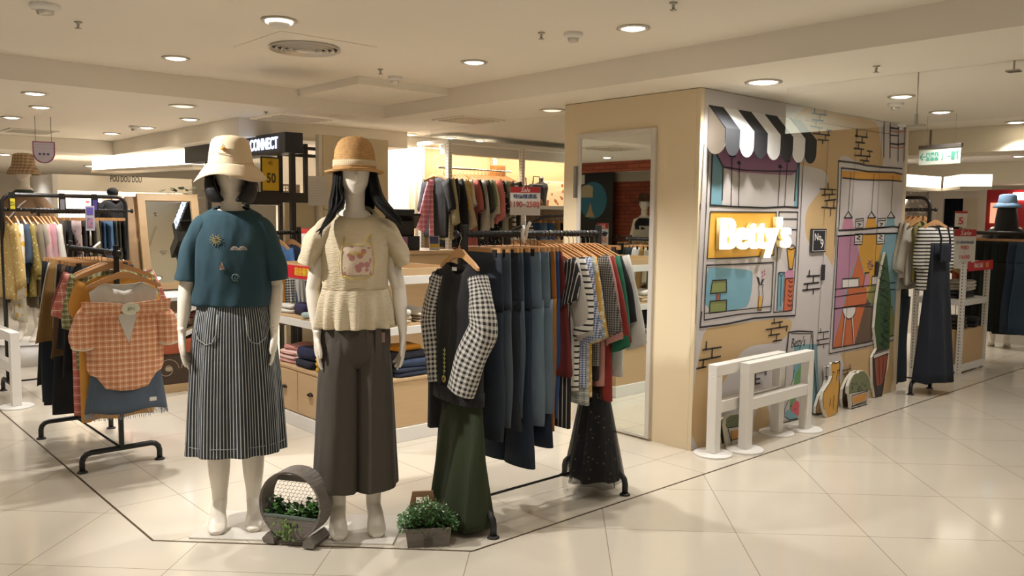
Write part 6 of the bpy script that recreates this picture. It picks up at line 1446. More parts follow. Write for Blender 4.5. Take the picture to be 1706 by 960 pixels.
# purple edged hanging sign
g=ondep(73,250,7.2); t=thing('hanging_sign','white hanging sign with purple rim and small print, top left','hanging sign',(g.x,g.y,0),math.atan2(RT.y,RT.x)+rad(30))
za_,zb3=ondep(73,236,7.2).z,ondep(73,272,7.2).z; w_=.085
def shield(s): return [(-w_*s,za_-(1-s)*.08),(w_*s,za_-(1-s)*.08)]+[(w_*s*math.cos(a),zb3+.09-(.09*math.sin(a)-(1-s)*.08)) for a in [pi*k/14 for k in range(15)]]
MB().prism(shield(1.0),(0,0,0),(1,0,0),(0,0,1),(0,.012,0)).build('purple_rim',flat('#93356f',.5),t); MB().prism(shield(.90),(0,-.002,0),(1,0,0),(0,0,1),(0,.001,0)).build('face',flat('#c9c2d2',.4),t)
text('sign_text','── ────\n── ─── ──\n\n■ ■ ■\n─ ── ──',.026,flat('#5a5478',.5),t,(0,-.003,(za_+zb3)/2+.01),(1,0,0),(0,0,1))
for x in (-.06,.06): MB().tube([(x,.006,za_),(x,.006,H-.001)],.002,5).build('wire',M_DARK,t,True)
# ------------------------------------------------------------------ other figures
def far_figure(label,loc,rz,sc=1.0):
    o=fl_.copy(); COL.objects.link(o); o.location=loc; o.rotation_euler=(0,0,rz); o.scale=(sc,)*3; o['label']=label; return o
mf=ondep(40,300,8.2); zt3=ondep(40,255,8.2).z
pz=zt3-1.865
f1=far_figure('white mannequin in a brown sweater and plaid bucket hat, far left',(mf.x,mf.y,pz),rad(-42))
t=thing('plinth','white round plinth under the far left mannequin','plinth',(mf.x,mf.y,0)); MB().cyl((0,0,0),.32,max(.05,pz+.003),32).build('drum',MW,t,True) ; MB().cyl((0,0,max(.05,pz+.003)),.33,.006,32).build('top_disc',MW,t)
M_BRN=cloth('#8a6d50')
tk2=[(1.49,.080,.066,.004),(1.46,.13,.084,0),(1.42,.172,.105,0),(1.30,.19,.135,0),(1.15,.20,.14,0),(1.05,.20,.14,0)]
s1=tshape(interp(tk2,16),M_BRN,'sweater',f1,wtee)
for s in (-1,1): sleeve(s1,s,[(s*.075,.0,1.455),(s*.14,.0,1.40),(s*.20,.005,1.30),(s*.235,.0,1.18),(s*.245,.0,1.10)],[(.03,.05),(.06,.08),(.075,.09),(.08,.09),(.085,.09)],M_BRN)
mb=MB(); mb.lathe([(.12,-.03),(.105,.0),(.075,.025),(.06,.02)],30,0,(0,0,1.48)); mb.build('green_collar',cloth('#1f3428'),s1,True)
mb=MB(); mb.tube([(.12,-.02,1.47),(.04,-.135,1.36),(-.08,-.15,1.22),(-.18,-.12,1.08)],.007,6); mb.build('white_strap',MW,f1,True)
mb=MB(); mb.loft([ring((0,0,z),rx,rx*.75,32) for z,rx in ((1.08,.16),(.9,.19),(.6,.20),(.4,.21))],0,False); solid(mb.build('dark_skirt',cloth('#20201f'),f1,True),.003)
PLH=plaid('#a48a6a','#7d5c40','#cdbb98',.03)
hb=MB().lathe([(.001,1.862),(.05,1.862),(.08,1.855),(.092,1.84),(.106,1.735)],36).build('bucket_hat',PLH,f1,True); solid(MB().lathe([(.105,1.737),(.13,1.70),(.15,1.655)],36).build('hat_brim',PLH,hb,True),.004)
mb2=ondep(1678,350,9.9); f2=far_figure('mannequin seen from behind in a blue bucket hat and black top, far right',(mb2.x,mb2.y,ondep(1678,323,9.9).z-1.865),rad(110))
f2h=ondep(1678,323,9.9).z-1.865
DH=denim('#6f8ba6'); hb=MB().lathe([(.001,1.862),(.05,1.862),(.08,1.855),(.092,1.84),(.104,1.755)],36).build('bucket_hat',DH,f2,True); solid(MB().lathe([(.103,1.757),(.13,1.735),(.155,1.70)],36).build('hat_brim',DH,hb,True),.004)
mb=MB(); mb.loft([ring((0,.02,z),rx,rx*1.05,32) for z,rx in ((1.76,.088),(1.68,.104),(1.60,.115),(1.50,.125),(1.40,.13),(1.36,.11))]); mb.build('brown_hair',hairm(),f2,True)
s2=tshape(interp(tk2,16),cloth('#141414'),'black_top',f2,wtee)
for s in (-1,1): sleeve(s2,s,[(s*.075,.0,1.455),(s*.14,.0,1.40),(s*.20,.005,1.30),(s*.225,.0,1.18),(s*.225,.0,1.0)],[(.03,.05),(.06,.08),(.07,.08),(.06,.07),(.05,.06)],cloth('#141414'))
mb=MB(); mb.loft([ring((0,0,z),rx,rx*.75,32) for z,rx in ((1.08,.16),(.9,.18),(.5,.17),(.25,.17))],0,False); solid(mb.build('dark_trousers',denim('#2c3c50'),f2,True),.003)
if f2h>.02:
    t=thing('plinth','low white plinth under the mannequin in the blue hat','plinth',(mb2.x,mb2.y,0)); MB().cyl((0,0,0),.3,f2h,32).build('drum',MW,t,True); MB().cyl((0,0,f2h),.29,.002,32).build('top_disc',MW,t)
# ------------------------------------------------------------------ right rear: rack with dungarees, shelf unit, signs
RX0,RX1=2.935,3.345
rack('black hooped rack behind the mural wall with white blouses and striped dungarees',RX0,RX1,-.16,1.05,1.60,'y',ztop=1.705)
XE=(RX0+RX1)/2
it=[T('olive yellow blouse',cloth('#8f8448'),at=.012,L=.52,sl=.0,w=.15),T('white drape blouse',cloth('#c5bdae'),at=.045,L=.55,sl=.40,w=.20),T('ivory drape blouse',cloth('#bfb5a3'),at=.085,L=.50,sl=.40),T('grey white shirt',cloth('#b3aca0'),at=.12,L=.6,sl=.4),T('mauve shirt',cloth('#8a7684'),at=.16,L=.6,sl=.3),T('white soft shirt',cloth('#c3bcb0'),at=.20,L=.6,sl=.4),PN('grey long denim trousers',denim('#39424a'),at=.28,L=1.25,leg=.11),T('white plain shirt',cloth('#c9c2b6'),at=.36,L=.6,sl=.4),PN('pale striped trousers',stripes('#9d958a','#7c766d',.02,.4,axis=0),at=.82,L=1.1)]
hang((XE,-.12,1.60),(XE,1.0,1.60),it,'on the hooped right rack',big=False,ggroup='clothes on the hooped right rack',hgroup='hangers on the hooped right rack')
dl=garment('pants','slate blue long denim trousers below the white blouses on hooped rack','trousers',denim('#2f3b46'),None,L=1.0,leg=.12,w=.17,thick=.04,z0=-.55); dl.location=(XE-.02,.06,1.60); dl.rotation_euler=(0,0,0)
h=hanger_obj('wooden hanger of the striped dungarees outfit at the rack end',None,'top'); h.location=(XE,-.215,1.565); h.rotation_euler=(0,0,rad(-12))
st=garment('top','black and white striped T-shirt under the dungarees at the rack end','shirt',stripes('#d3cec4','#1c1c1f',.030,.42),None,w=.20,L=.56,sl=.34,slw=.07,thick=.05,slout=.12); st.location=(XE,-.215,1.565); st.rotation_euler=(0,0,rad(-12))
ov=gskirt(RNG,w=.125,L=1.20,flare=1.65,thick=.12,fold=.020,nf=6,n=64,m=16,z0=-.24).build('dungarees',cloth('#161d2a'),None,True,(XE-.008,-.262,1.555),rad(-12),'dark navy dungarees hanging over the striped T-shirt at the rack end','dungarees'); solid(ov,.003)
for s in (-1,1): mb=MB(); mb.tube([(s*.065,-.050,-.27),(s*.062,-.050,-.20),(s*.065,-.02,-.10)],[(.009,.003)]*3,6); mb.build('shoulder_strap',cloth('#161d2a'),ov,True)
mb=MB(); mb.box((-.075,-.062,-.40),(.075,-.048,-.25)); bev(mb.build('bib',cloth('#161d2a'),ov),.006)
# white shelving unit
t=thing('shelf_unit','white perforated steel shelf unit with a birch cabinet, right side','shelving'); ux0,ux1,uy0,uy1=4.30,4.97,-.06,.42; zt_,zm_,zc_=1.10,.735,.43
for x in (ux0+.02,ux1-.02):
    for y in (uy0+.02,uy1-.02): post(t,x,y,0,zt_,.045)
for z0,z1,nm in ((zt_-.06,zt_,'top_shelf'),(zm_-.06,zm_,'middle_shelf'),(0.02,.09,'base_rail')): bev(MB().box((ux0,uy0,z0),(ux1,uy1,z1)).build(nm,M_WMETAL,t),.002)
bev(MB().box((ux0+.05,uy0+.01,.091),(ux1-.05,uy1-.01,zc_)).build('cabinet',M_PLY,t),.003)
folded((4.62,.16,zm_+.001),(.42,.30,.07),M_DARK,'black folded clothes on the white shelf unit',0,layers=2); folded((4.66,.12,zm_+.072),(.34,.26,.10),cloth('#c9c3ba'),'white rumpled folded clothes topping the shelf unit pile',.1,layers=3)
folded((4.50,.12,zc_+.001),(.28,.26,.12),cloth('#3d3830'),'dark brown folded clothes on the birch cabinet',.1,layers=3); folded((4.78,.06,zc_+.001),(.24,.2,.10),cloth('#121212'),'black crumpled clothes at the right of the birch cabinet',.2,layers=2)
g=ony(1607,408,-.02); dep=(g-CAM).dot(FW); w_=36/FPX*dep; h_=55/FPX*dep
s_=sale_sign('white sale sign reading 980 / 1680 on the shelf unit',g,w_,h_,yw,None,[('百元精品特價區',h_*.085,0,h_*.60,'#3d4c74',.9),('980',h_*.17,0,h_*.44,'#c94a40',1),('/',h_*.1,0,h_*.31,'#c94a40',1),('1680',h_*.17,0,h_*.16,'#c94a40',1)],zt_+.002)
g=ony(1601,365,.5); dep=(g-CAM).dot(FW); w_=20/FPX*dep; h_=26/FPX*dep
t=thing('price_card','small white card with a red 5 behind the 980 sign','price card',(g.x,g.y,g.z-h_/2),yw); bev(MB().box((-w_/2,-.003,0),(w_/2,.003,h_)).build('card',flat('#d8d3ca',.5),t),.001); MB().box((-w_/2,-.004,h_*.86),(w_/2,-.003,h_)).build('red_header',flat('#b5342f',.5),t); text('numeral','5',h_*.6,flat('#c83a34',.5),t,(0,-.0042,h_*.36),(1,0,0),(0,0,1),off=.002,sx=1.2); MB().tube([(0,.008,h_*.2),(0,.008,.0),(0,.008,-(g.z-h_/2)+.01)],.006,8).build('stand_pole',M_STEEL,t,True); MB().cyl((0,.008,-(g.z-h_/2)),.10,.01,24).build('stand_base',M_STEEL,t)
a=ony(1614,442,uy0-.012); b=ony(1655,432,uy0-.012)
t=thing('shelf_strip','red strip reading FINAL SALE on the shelf unit edge','price card'); MB().box((a.x,uy0-.012,zt_-.085),(min(b.x,ux1+.1),uy0-.006,zt_+.012)).build('strip',flat('#c01f2d',.4),t)
cx_=(a.x+min(b.x,ux1+.1))/2; text('strip_text','FINAL SALE',.062,flat('#e8ddd6',.5),t,(cx_-.07,uy0-.013,zt_-.036),(1,0,0),(0,0,1),sx=.75,off=.001); text('yellow_text','5折',.06,flat('#e5d52c',.5),t,(cx_+.16,uy0-.013,zt_-.036),(1,0,0),(0,0,1))
# far right rack with dark trousers
a=ondep(1618,388,9.3); b=ondep(1740,390,8.7); dr=(b-a); ang=math.atan2(dr.y,dr.x); Lr=Vector((dr.x,dr.y)).length
t=thing('garment_rack','dark rail rack with black trousers at the right picture edge','clothes rack',(a.x,a.y,0),ang); zr=(a.z+b.z)/2
MB().tube([(0,0,zr),(Lr,0,zr)],.022,12).build('rail',M_BLACK,t,True)
for x in (0,Lr): MB().box((x-.015,-.015,0),(x+.015,.015,zr)).build('upright',M_BLACK,t); MB().box((x-.02,-.22,0),(x+.02,.22,.03)).build('foot_bar',M_BLACK,t)
it=[T('coral top',cloth('#a4553f'),L=.6,sl=.3),T('tan top',cloth('#b39566'),L=.6,sl=.3),PN('black trousers with round tag',cloth('#121413'),L=.95,leg=.13,w=.2),PN('deep green black trousers',cloth('#141b18'),L=.98,leg=.13,w=.2),PN('black green culottes',cloth('#18201e'),L=.92,leg=.13,w=.2),PN('dark teal trousers',cloth('#16201f'),L=.98,leg=.13,w=.2),PN('black loose trousers',cloth('#101110'),L=1.0,leg=.13,w=.2),PN('indigo jeans',denim('#2a3b52'),L=.98,leg=.13,w=.2),PN('blue loose jeans',denim('#33485f'),L=.98,leg=.13,w=.2)]
hang((a.x,a.y,zr),(b.x,b.y,zr),it,'on the far right rail',big=False,turn=rad(35),ggroup='clothes on the far right rail',hgroup='hangers on the far right rail')
# hanging direction sign
p0=ondep(1532,238,6.6); p1=ondep(1603,247,6.3)
t=thing('exit_sign','hanging white direction sign with green arrows and pictograms','hanging sign',((p0.x+p1.x)/2,(p0.y+p1.y)/2,0),math.atan2(p1.y-p0.y,p1.x-p0.x)); Ls=Vector((p1.x-p0.x,p1.y-p0.y)).length; zs=(p0.z+p1.z)/2; hs=.125
bev(MB().box((-Ls/2,-.012,zs-.02),(Ls/2,.012,zs+.008)).build('top_rail',flat('#77706a',.35,.7),t),.002); MB().box((-Ls/2+.005,-.004,zs-.02-hs),(Ls/2-.005,.004,zs-.02)).build('sign_panel',flat('#c3cbbd',.3),t)
gm=flat('#4f9b85',.5); zc=zs-.02-hs/2
def pic(x,w,nm): bev(MB().box((x-w/2,-.0055,zc-.032),(x+w/2,-.004,zc+.032)).build(nm,gm,t),.001)
text('arrow_left','←',.085,gm,t,(-Ls*.38,-.0048,zc),(1,0,0),(0,0,1),off=.001)
for x,nm in ((-Ls*.27,'lift_pictogram'),(-Ls*.17,'exit_pictogram'),(-Ls*.07,'toilet_pictogram')): pic(x,Ls*.085,nm)
for x,w_ in ((-Ls*.27,.5),(-Ls*.17,.35),(-Ls*.07,.6)): text('pictogram_mark','人' if w_>.4 else '↗',.045,flat('#c9d4c8',.5),t,(x,-.0062,zc),(1,0,0),(0,0,1))
text('lettering',': J',.06,gm,t,(Ls*.03,-.0048,zc),(1,0,0),(0,0,1)); text('dash','–',.06,gm,t,(Ls*.22,-.0048,zc),(1,0,0),(0,0,1)); pic(Ls*.31,Ls*.08,'lift_pictogram'); text('arrow_up','↑',.085,gm,t,(Ls*.41,-.0048,zc),(1,0,0),(0,0,1),off=.001)
for x in (-Ls*.33,Ls*.33): MB().tube([(x,0,zs+.008),(x,0,H-.001)],.0015,5).build('wire',M_STEEL,t,True)
# shops beyond on the right
WX=8.9
def wq(px,py,X=WX): return onx(px,py,X)
yA,yB=wq(1545,330).y,wq(1643,330).y; ztp=wq(1600,316).z
t=thing('shop_front','white shop wall with a dark curtained doorway, far right','shop front')
yd0,yd1=wq(1571,350).y,wq(1604,350).y; zd=wq(1588,331).z
mb=MB(); mb.box((WX,yB,0),(WX+.1,yd1,ztp)); mb.build('wall_section',plaster('#e0dacd'),t); mb=MB(); mb.box((WX,yd0,0),(WX+.1,wq(1500,330).y+1.2,ztp)); mb.build('wall_section',plaster('#dcd3c6'),t); MB().box((WX,yd1,zd),(WX+.1,yd0,ztp)).build('lintel',plaster('#e4ded2'),t)
mb=MB(); n=40
rr=[[(WX+.06+.02*math.sin(k*1.4),yd1+(yd0-yd1)*k/n,z) for k in range(n+1)] for z in (0,zd)]; mb.loft(rr,0,False,False); mb.build('dark_curtain',cloth('#141a2a'),t,True)
MB().box((WX-.02,wq(1630,350).y,0),(WX,wq(1606,350).y,wq(1615,330).z)).build('door_leaf',plaster('#cfc3ab'),t)
t=thing('shop_front','red shop wall with a bright white light panel, far right edge','shop front')
MB().box((WX+.02,yB-3.2,0),(WX+.12,yB-.01,wq(1670,316).z)).build('red_wall',flat('#b3262c',.5),t); MB().box((WX-.02,yB-2.0,wq(1700,333).z),(WX+.01,wq(1688,330).y,wq(1700,321).z)).build('light_panel',emis('#fff1e6',5),t); MB().box((WX-.01,wq(1668,350).y,wq(1660,372).z),(WX+.019,wq(1650,350).y,wq(1660,338).z)).build('lit_picture',emis('#e8a080',1.1),t)
t=thing('shop_front','grey patterned shop wall with glowing script letters behind the hooped rack','shop front')
a=wq(1490,315,7.6); b=wq(1541,372,7.6); MB().box((7.6,b.y,0),(7.7,a.y+1.0,a.z)).build('patterned_wall',dots('#6f665c','#8f867a',22,.4),t)
sc2=wq(1503,337,7.6); text('glowing_letters','Betty',.20,emis('#fff4e6',6),t,(7.59,sc2.y+.15,sc2.z),(0,-1,0),(0,0,1),ext=.005,off=.006)
t=thing('white_counter','long white counter in front of the far shops','counter'); a=ondep(1572,398,8); MB().box((7.0,-.1,0),(7.4,2.2,1.12)).build('counter_body',plaster('#ddd6ca'),t); MB().box((6.98,-.12,1.121),(7.42,2.22,1.15)).build('counter_top',MW,t)
# ------------------------------------------------------------------ planters
wl=G(480,893); th=math.atan2(-.745*.30-.455,1); 
t=thing('wheel_planter','round weathered wood ring planter with wire mesh and green leaves','planter',(-2.648,.262,.0085),rad(-58))
R_=.158; Wd=.105; zc=R_+.022
mb=MB(); n=48
def ringpt(r,y,k): a=2*pi*k/n; return (r*math.cos(a),y,zc+r*math.sin(a))
mb.loft([[ringpt(r,y,k) for k in range(n)] for r,y in ((R_-.012,-Wd/2),(R_,-Wd/2),(R_,Wd/2),(R_-.012,Wd/2),(R_-.012,-Wd/2))],0,False); mb.build('wooden_ring',weathered(),t,False)
mb=MB(); 
for y in (-Wd/2-.001,Wd/2+.001): mb.tube([ringpt(R_-.004,y,k) for k in range(n+1)],.003,6)
mb=MB(); mb.tube([ringpt(R_-.003,-Wd/2-.001,k) for k in range(n+1)],.0035,6); mb.build('front_rim',weathered(),t,True); mb=MB(); mb.tube([ringpt(R_-.003,Wd/2+.001,k) for k in range(n+1)],.0035,6); mb.build('back_rim',weathered(),t,True)
def chordpoly(z0): # lower segment below z0
    a0=math.asin((z0)/(R_-.012)); return [((R_-.012)*math.cos(a),zc+(R_-.012)*math.sin(a)) for a in [(-pi-a0)+(pi+2*a0)*k/24 for k in range(25)]]
MB().prism(chordpoly(-.062),(0,-Wd/2+.002,0),(1,0,0),(0,0,1),(0,.006,0)).build('front_board',weathered(),t)
MB().prism(chordpoly(-.062),(0,Wd/2-.008,0),(1,0,0),(0,0,1),(0,.006,0)).build('back_board',weathered(),t)
bev(MB().box((-.135,-Wd/2,zc-.062),(.135,-Wd/2+.010,zc-.048)).build('shelf_edge',flat('#5d6a60',.6),t),.002)
text('planter_lettering','MERCI',.026,M_DARK,t,(0,-Wd/2+.0012,zc-.092),(1,0,0),(0,0,1),sx=1.1)
bev(MB().box((-.125,Wd/2-.012,zc+.080),(.125,Wd/2,zc+.108)).build('mesh_bar',weathered(),t),.002)
ws=[]
hx_=.020; mb=MB(); 
for i in range(-7,8):
    for j in range(-3,6):
        x=i*hx_+(hx_/2 if j%2 else 0); z=zc-.055+ (j+3)*hx_*.86*1.0
        if x*x+(z-zc)**2>(R_-.018)**2 or z>zc+.085: continue
        r=hx_*.56; P=[(x+r*math.sin(a)*.98,Wd/2-.006,z+r*math.cos(a)) for a in [k*pi/3 for k in range(4)]]
        mb.tube(P,.0008,4,0,False)
        mb.tube([P[0],(x-r*.98*math.sin(pi/3),Wd/2-.006,z+r*math.cos(pi/3))],.0008,4,0,False)
o=mb.build('wire_mesh',flat('#55504a',.4,.6),t); o['kind']='stuff'
for s in (-1,1):
    mb=MB(); mb.prism([(-.024,0),(.030,0),(.040,.020),(.010,.052),(-.018,.028)] if s>0 else [(-.030,0),(.024,0),(.018,.028),(-.010,.052),(-.040,.020)],(s*.095,-Wd/2-.018,0),(1,0,0),(0,0,1),(0,Wd+.036,0)); bev(mb.build('foot_block',weathered(),t),.003)
def leaves(parent,n,fn,size,mat,name,seed=1,asp=.45,cup=.25):
    rg=random.Random(seed); mb=MB()
    for k in range(n):
        c,d=fn(rg); d=d.normalized(); s_=d.cross(Vector((rg.uniform(-.3,.3),rg.uniform(-.3,.3),1))).normalized(); nn=s_.cross(d); L_=size*rg.uniform(.6,1.25); w_=L_*asp
        P=[c,c+d*L_*.35+s_*w_-nn*w_*cup,c+d*L_*.75+s_*w_*.7-nn*w_*cup,c+d*L_,c+d*L_*.75-s_*w_*.7-nn*w_*cup,c+d*L_*.35-s_*w_-nn*w_*cup,c+d*L_*.5]
        mb.add(P,[(0,1,6),(1,2,6),(2,3,6),(3,4,6),(4,5,6),(5,0,6)])
    o=mb.build(name,mat,parent,True); o['kind']='stuff'; return o
def leafmat(a,b):
    n=NT('leaves'); n.rough(.45); n.col(n.mix(n.noise(40,2),srgb(a),srgb(b))); n.b.inputs['Transmission Weight'].default_value=0; return n.m
LG=leafmat('#22401c','#4d7a35')
def f_in(rg):
    x=rg.uniform(-.125,.125); hgt=.028+.05*abs(x/.12)**1.5
    if rg.random()<.5: x=math.copysign(rg.uniform(.06,.12),x)
    z=zc-.055+rg.uniform(0,hgt); a=rg.uniform(0,6.28); return Vector((x,rg.uniform(-.04,.03),z)),Vector((math.cos(a),math.sin(a)*.6,rg.uniform(.0,.9)))
leaves(t,240,f_in,.030,LG,'foliage',3,.42)
def f_tr(rg):
    x=rg.gauss(-.02,.035); z=zc-.055-rg.uniform(0,.09); a=rg.uniform(0,6.28); return Vector((x,-Wd/2-.006-rg.uniform(0,.012),z)),Vector((math.cos(a)*.6,-.4,-.8))
leaves(t,70,f_tr,.016,leafmat('#3d5a24','#7d9a48'),'trailing_foliage',5,.35)
mb=MB(); rg=random.Random(8)
for k in range(14): x=rg.uniform(-.1,.1); mb.tube([(x*.8,0,zc-.075),(x,rg.uniform(-.02,.02),zc-.03),(x*1.1,rg.uniform(-.03,.03),zc+rg.uniform(-.01,.03))],.0016,5)
o=mb.build('stems',flat('#3a3f22',.7),t,True); o['kind']='stuff'
# flower box
a=G(675,914); b=G(752,910); an=math.atan2(b.y-a.y,b.x-a.x); Lb=(b-a).length
t=thing('wooden_flower_box','weathered wooden box with a handle, full of small white-flowered greenery','planter',((a.x+b.x)/2,(a.y+b.y)/2,0),an)
D_b=.13; hb_=.088; tp=.012
mb=MB(); mb.add([(-Lb/2+tp,0,0),(Lb/2-tp,0,0),(Lb/2-tp,D_b,0),(-Lb/2+tp,D_b,0),(-Lb/2,-.006,hb_),(Lb/2,-.006,hb_),(Lb/2,D_b+.006,hb_),(-Lb/2,D_b+.006,hb_)],[(0,3,2,1),(0,1,5,4),(1,2,6,5),(2,3,7,6),(3,0,4,7)]); o=mb.build('box_body',weathered(),t); solid(o,.009); o.modifiers['solid'].offset=-1
MB().box((-Lb/2+.01,.005,hb_-.025),(Lb/2-.01,D_b-.005,hb_-.018)).build('soil',flat('#2a2119',.9),t)
hp=[(-.06,.05),(.06,.05),(.062,.13),(.05,.215),(.045,.222),(-.045,.222),(-.05,.215),(-.062,.13)]
mb=MB(); # handle with opening as a frame
for q in ([(-.085,.03),(-.030,.03),(-.030,.175),(-.030,.222),(-.048,.222),(-.056,.18)],[(.030,.03),(.085,.03),(.056,.18),(.048,.222),(.030,.222),(.030,.175)],[(-.030,.196),(.030,.196),(.030,.222),(-.030,.222)],[(-.030,.03),(.030,.03),(.030,.165),(-.030,.165)]): mb.prism(q,(-.02,D_b-.016,0),(1,0,0),(0,0,1),(0,.012,0))
mb.build('handle_board',wood('#9b7656',.7,2),t)
mb=MB(); 
for s in (-1,0,1): mb.tube([(.0,-.012,.030),(s*.012,-.013,.055),(s*.03,-.012,.075)],.0012,4)
mb.box((-.02,-.0135,.018),(.018,-.008,.040)); mb.build('printed_plant_motif',flat('#4c463c',.8),t)
def f_b(rg):
    x=rg.uniform(-.125,.125); top=.20-.09*abs(x/.12)**1.6; z=hb_-.02+(top-hb_+.02)*rg.random()**.7; a=rg.uniform(0,6.28); return Vector((x*(1+.12*rg.random()),D_b*.45+rg.uniform(-.075,.07),z)),Vector((math.cos(a),math.sin(a),rg.uniform(-.2,1.0)))
leaves(t,1500,f_b,.014,leafmat('#1f4020','#5f8c4c'),'greenery',11,.4)
def f_f(rg):
    x=rg.uniform(-.12,.12); top=.205-.08*abs(x/.12)**1.6; a=rg.uniform(0,6.28); return Vector((x*1.1,D_b*.45+rg.uniform(-.08,.05),top-rg.random()*.07)),Vector((math.cos(a),math.sin(a),.5))
leaves(t,110,f_f,.011,flat('#b9bfae',.7),'white_flowers',12,.45)
mb=MB(); rg=random.Random(18)
for k in range(40): x=rg.uniform(-.1,.1); y=D_b*.45+rg.uniform(-.04,.04); mb.tube([(x*.7,y,hb_-.02),(x,y,hb_+.05),(x*1.2,y+rg.uniform(-.02,.02),.205-.08*abs(x/.12)**1.6)],.0010,4)
o=mb.build('stems',flat('#4a5a34',.7),t,True); o['kind']='stuff'
# ------------------------------------------------------------------ across the aisle on the left (seen in the mirror door)
def vq(px,py,X): q=onx(px,py,X); return Vector((-X,q.y,q.z))   # mirror image in the plane x=0
@cached
def brickm():
    n=NT('red brick'); n.rough(.8); tc=n.n('ShaderNodeTexCoord'); mp=n.n('ShaderNodeMapping'); n.l(tc.outputs['Object'],mp.inputs[0]); mp.inputs['Rotation'].default_value=(pi/2,0,pi/2)
    sp=n.n('ShaderNodeSeparateXYZ'); n.l(tc.outputs['Object'],sp.inputs[0]); cb=n.n('ShaderNodeCombineXYZ'); n.l(sp.outputs[1],cb.inputs[0]); n.l(sp.outputs[2],cb.inputs[1])
    b=n.n('ShaderNodeTexBrick'); n.l(cb.outputs[0],b.inputs['Vector']); b.inputs['Color1'].default_value=srgb('#9a4a30'); b.inputs['Color2'].default_value=srgb('#823a26'); b.inputs['Mortar'].default_value=srgb('#5f2c1e'); b.inputs['Scale'].default_value=1; b.inputs['Brick Width'].default_value=.22; b.inputs['Row Height'].default_value=.065; b.inputs['Mortar Size'].default_value=.006
    n.l(b.outputs['Color'],n.b.inputs['Base Color']); return n.m
VX=6.4
a=vq(945,300,VX); b=vq(1095,300,VX)
struct('wall_left',MB().box((-VX-.1,b.y-1.5,0),(-VX,a.y+3.0,H-.002)),brickm())
zb_=vq(1020,285,VX-.4).z
struct('trim_7',MB().box((-VX+.001,b.y-1.5,zb_),(-VX+.05,a.y+3,zb_+.05)),M_WHITE); struct('trim_8',MB().box((-VX+.001,b.y-1.5,zb_-.16),(-VX+.03,a.y+3,zb_-.002)),plaster('#a49a86'))
zb5=vq(1020,287,VX-1.3).z; struct('wall_left.001',MB().box((-VX+1.3,b.y-1.5,zb5),(-VX+1.5,a.y+3,H-.003)),brickm())
p0=vq(958,300,VX-.15); p1=vq(1024,300,VX-.15); zt_=vq(1000,284,VX-.15).z; zb4=vq(1000,440,VX-.15).z
t=thing('backlit_poster','large black poster with a blue circle, reflected in the mirror door','poster',(-VX+.15,0,0))
y0,y1=min(p0.y,p1.y),max(p0.y,p1.y)
MB().box((-.02,y0,zb4),(0,y1+.8,zt_)).build('board',flat('#1c1d1e',.5),t)
cc=vq(990,334,VX-.15); Rr=abs(vq(1012,334,VX-.15).y-cc.y)*1.05
mb=MB(); mb.prism([(Rr*math.cos(2*pi*k/40),Rr*math.sin(2*pi*k/40)) for k in range(40)],(.001,cc.y,cc.z),(0,1,0),(0,0,1),(.003,0,0)); mb.build('blue_disc',flat('#2b6b82',.5),t)
mb=MB(); mb.prism([(-.05,0),(-.05,.18),(.05,.22),(.20,.20),(.26,0)],(.005,cc.y+.05,cc.z+.05),(0,1,0),(0,0,1),(.002,0,0)); mb.build('cream_shape',flat('#b9a888',.5),t)
mb=MB(); mb.prism([(-.10,0),(-.04,.10),(0,.24),(.05,.10),(.12,0)],(.005,cc.y+.05,cc.z-Rr*.9),(0,1,0),(0,0,1),(.002,0,0)); mb.build('seated_woman_print',flat('#b89a72',.5),t); 
w0=vq(968,292,VX-.15); mb=MB(); mb.box((.001,w0.y-.12,w0.z-.16),(.004,w0.y+.16,w0.z)); mb.build('white_label',MW,t)
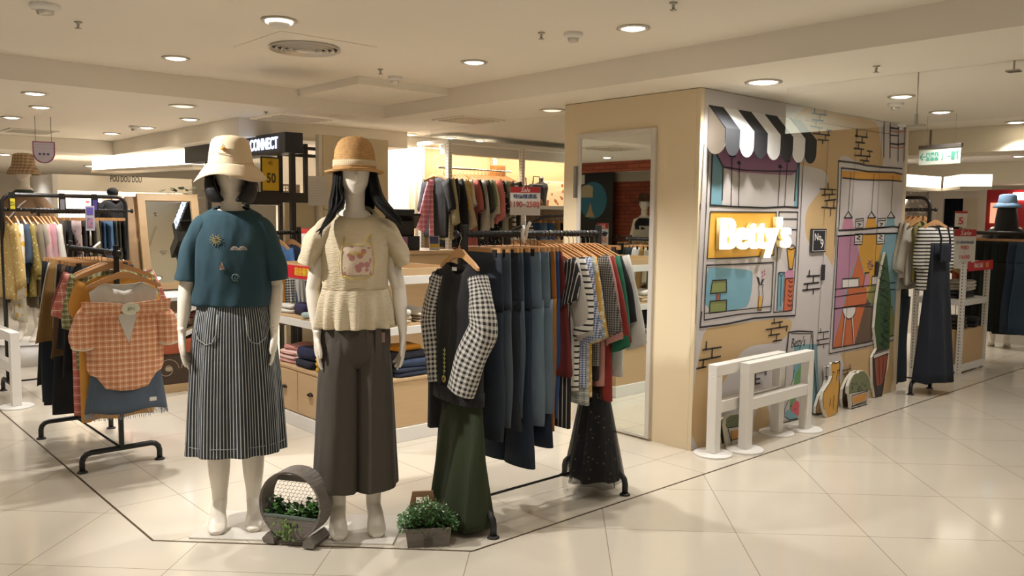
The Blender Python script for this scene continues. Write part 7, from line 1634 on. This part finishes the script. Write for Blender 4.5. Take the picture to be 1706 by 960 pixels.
p=vq(1006,395,VX-.9); s_=sale_sign('white standing sale sign reflected in the mirror door',p,.24,.42,pi/2,None,[('5折',.12,0,.15,'#c94a40',1)],p.z-.2); MB().cyl((0,.0,-(p.z-.2)),.01,p.z-.2,8).build('stand_pole',M_STEEL,s_); MB().cyl((0,0,-(p.z-.2)),.12,.01,24).build('stand_base',M_STEEL,s_)
p=vq(1076,330,VX-.55); f3=far_figure('mannequin in a brown hat and white sundress, seen in the mirror door',(p.x,p.y,vq(1076,322,VX-.55).z-1.865),rad(60)); z3=vq(1076,322,VX-.55).z-1.865
mb=MB(); mb.lathe([(.001,1.87),(.05,1.868),(.09,1.83),(.10,1.75),(.15,1.735),(.19,1.74)],36); solid(mb.build('brown_hat',cloth('#5f4330'),f3,True),.004)
s3=tshape(interp([(1.36,.142,.10,-.0),(1.25,.155,.115,0),(1.1,.165,.12,0),(.9,.20,.15,0),(.6,.24,.18,0)],14),cloth('#c9c4b4'),'sundress',f3,wcul)
s4=tshape(interp([(1.48,.09,.07,0),(1.42,.15,.09,0),(1.3,.15,.11,0)],8),cloth('#16181f'),'black_top',f3,wtee)
if z3>.02: t=thing('plinth','white plinth of the mannequin across the aisle','plinth',(p.x,p.y,0)); MB().cyl((0,0,0),.3,z3,32).build('drum',MW,t,True); MB().cyl((0,0,z3),.29,.002,24).build('top_disc',MW,t)
p=vq(1075,397,VX-1.0)
rack('black rack with dark skirts across the aisle, seen in the mirror door',p.x-.2,p.x+.2,p.y-.5,p.y+.5,p.z,'y')
it=[SK('short black skirt',cloth('#131519'),L=.5),SK('short charcoal skirt',cloth('#25272b'),L=.5),SK('short navy skirt',cloth('#161c28'),L=.5),SK('short striped skirt',stripes('#202328','#4a4d52',.03,.4,axis=0),L=.5),SK('short denim skirt',denim('#27303e'),L=.5),SK('short dark green skirt',cloth('#1a211e'),L=.5)]
hang((p.x,p.y-.45,p.z),(p.x,p.y+.45,p.z),it,'on the rack across the aisle',big=False,ggroup='clothes on the rack across the aisle',hgroup='hangers on the rack across the aisle')
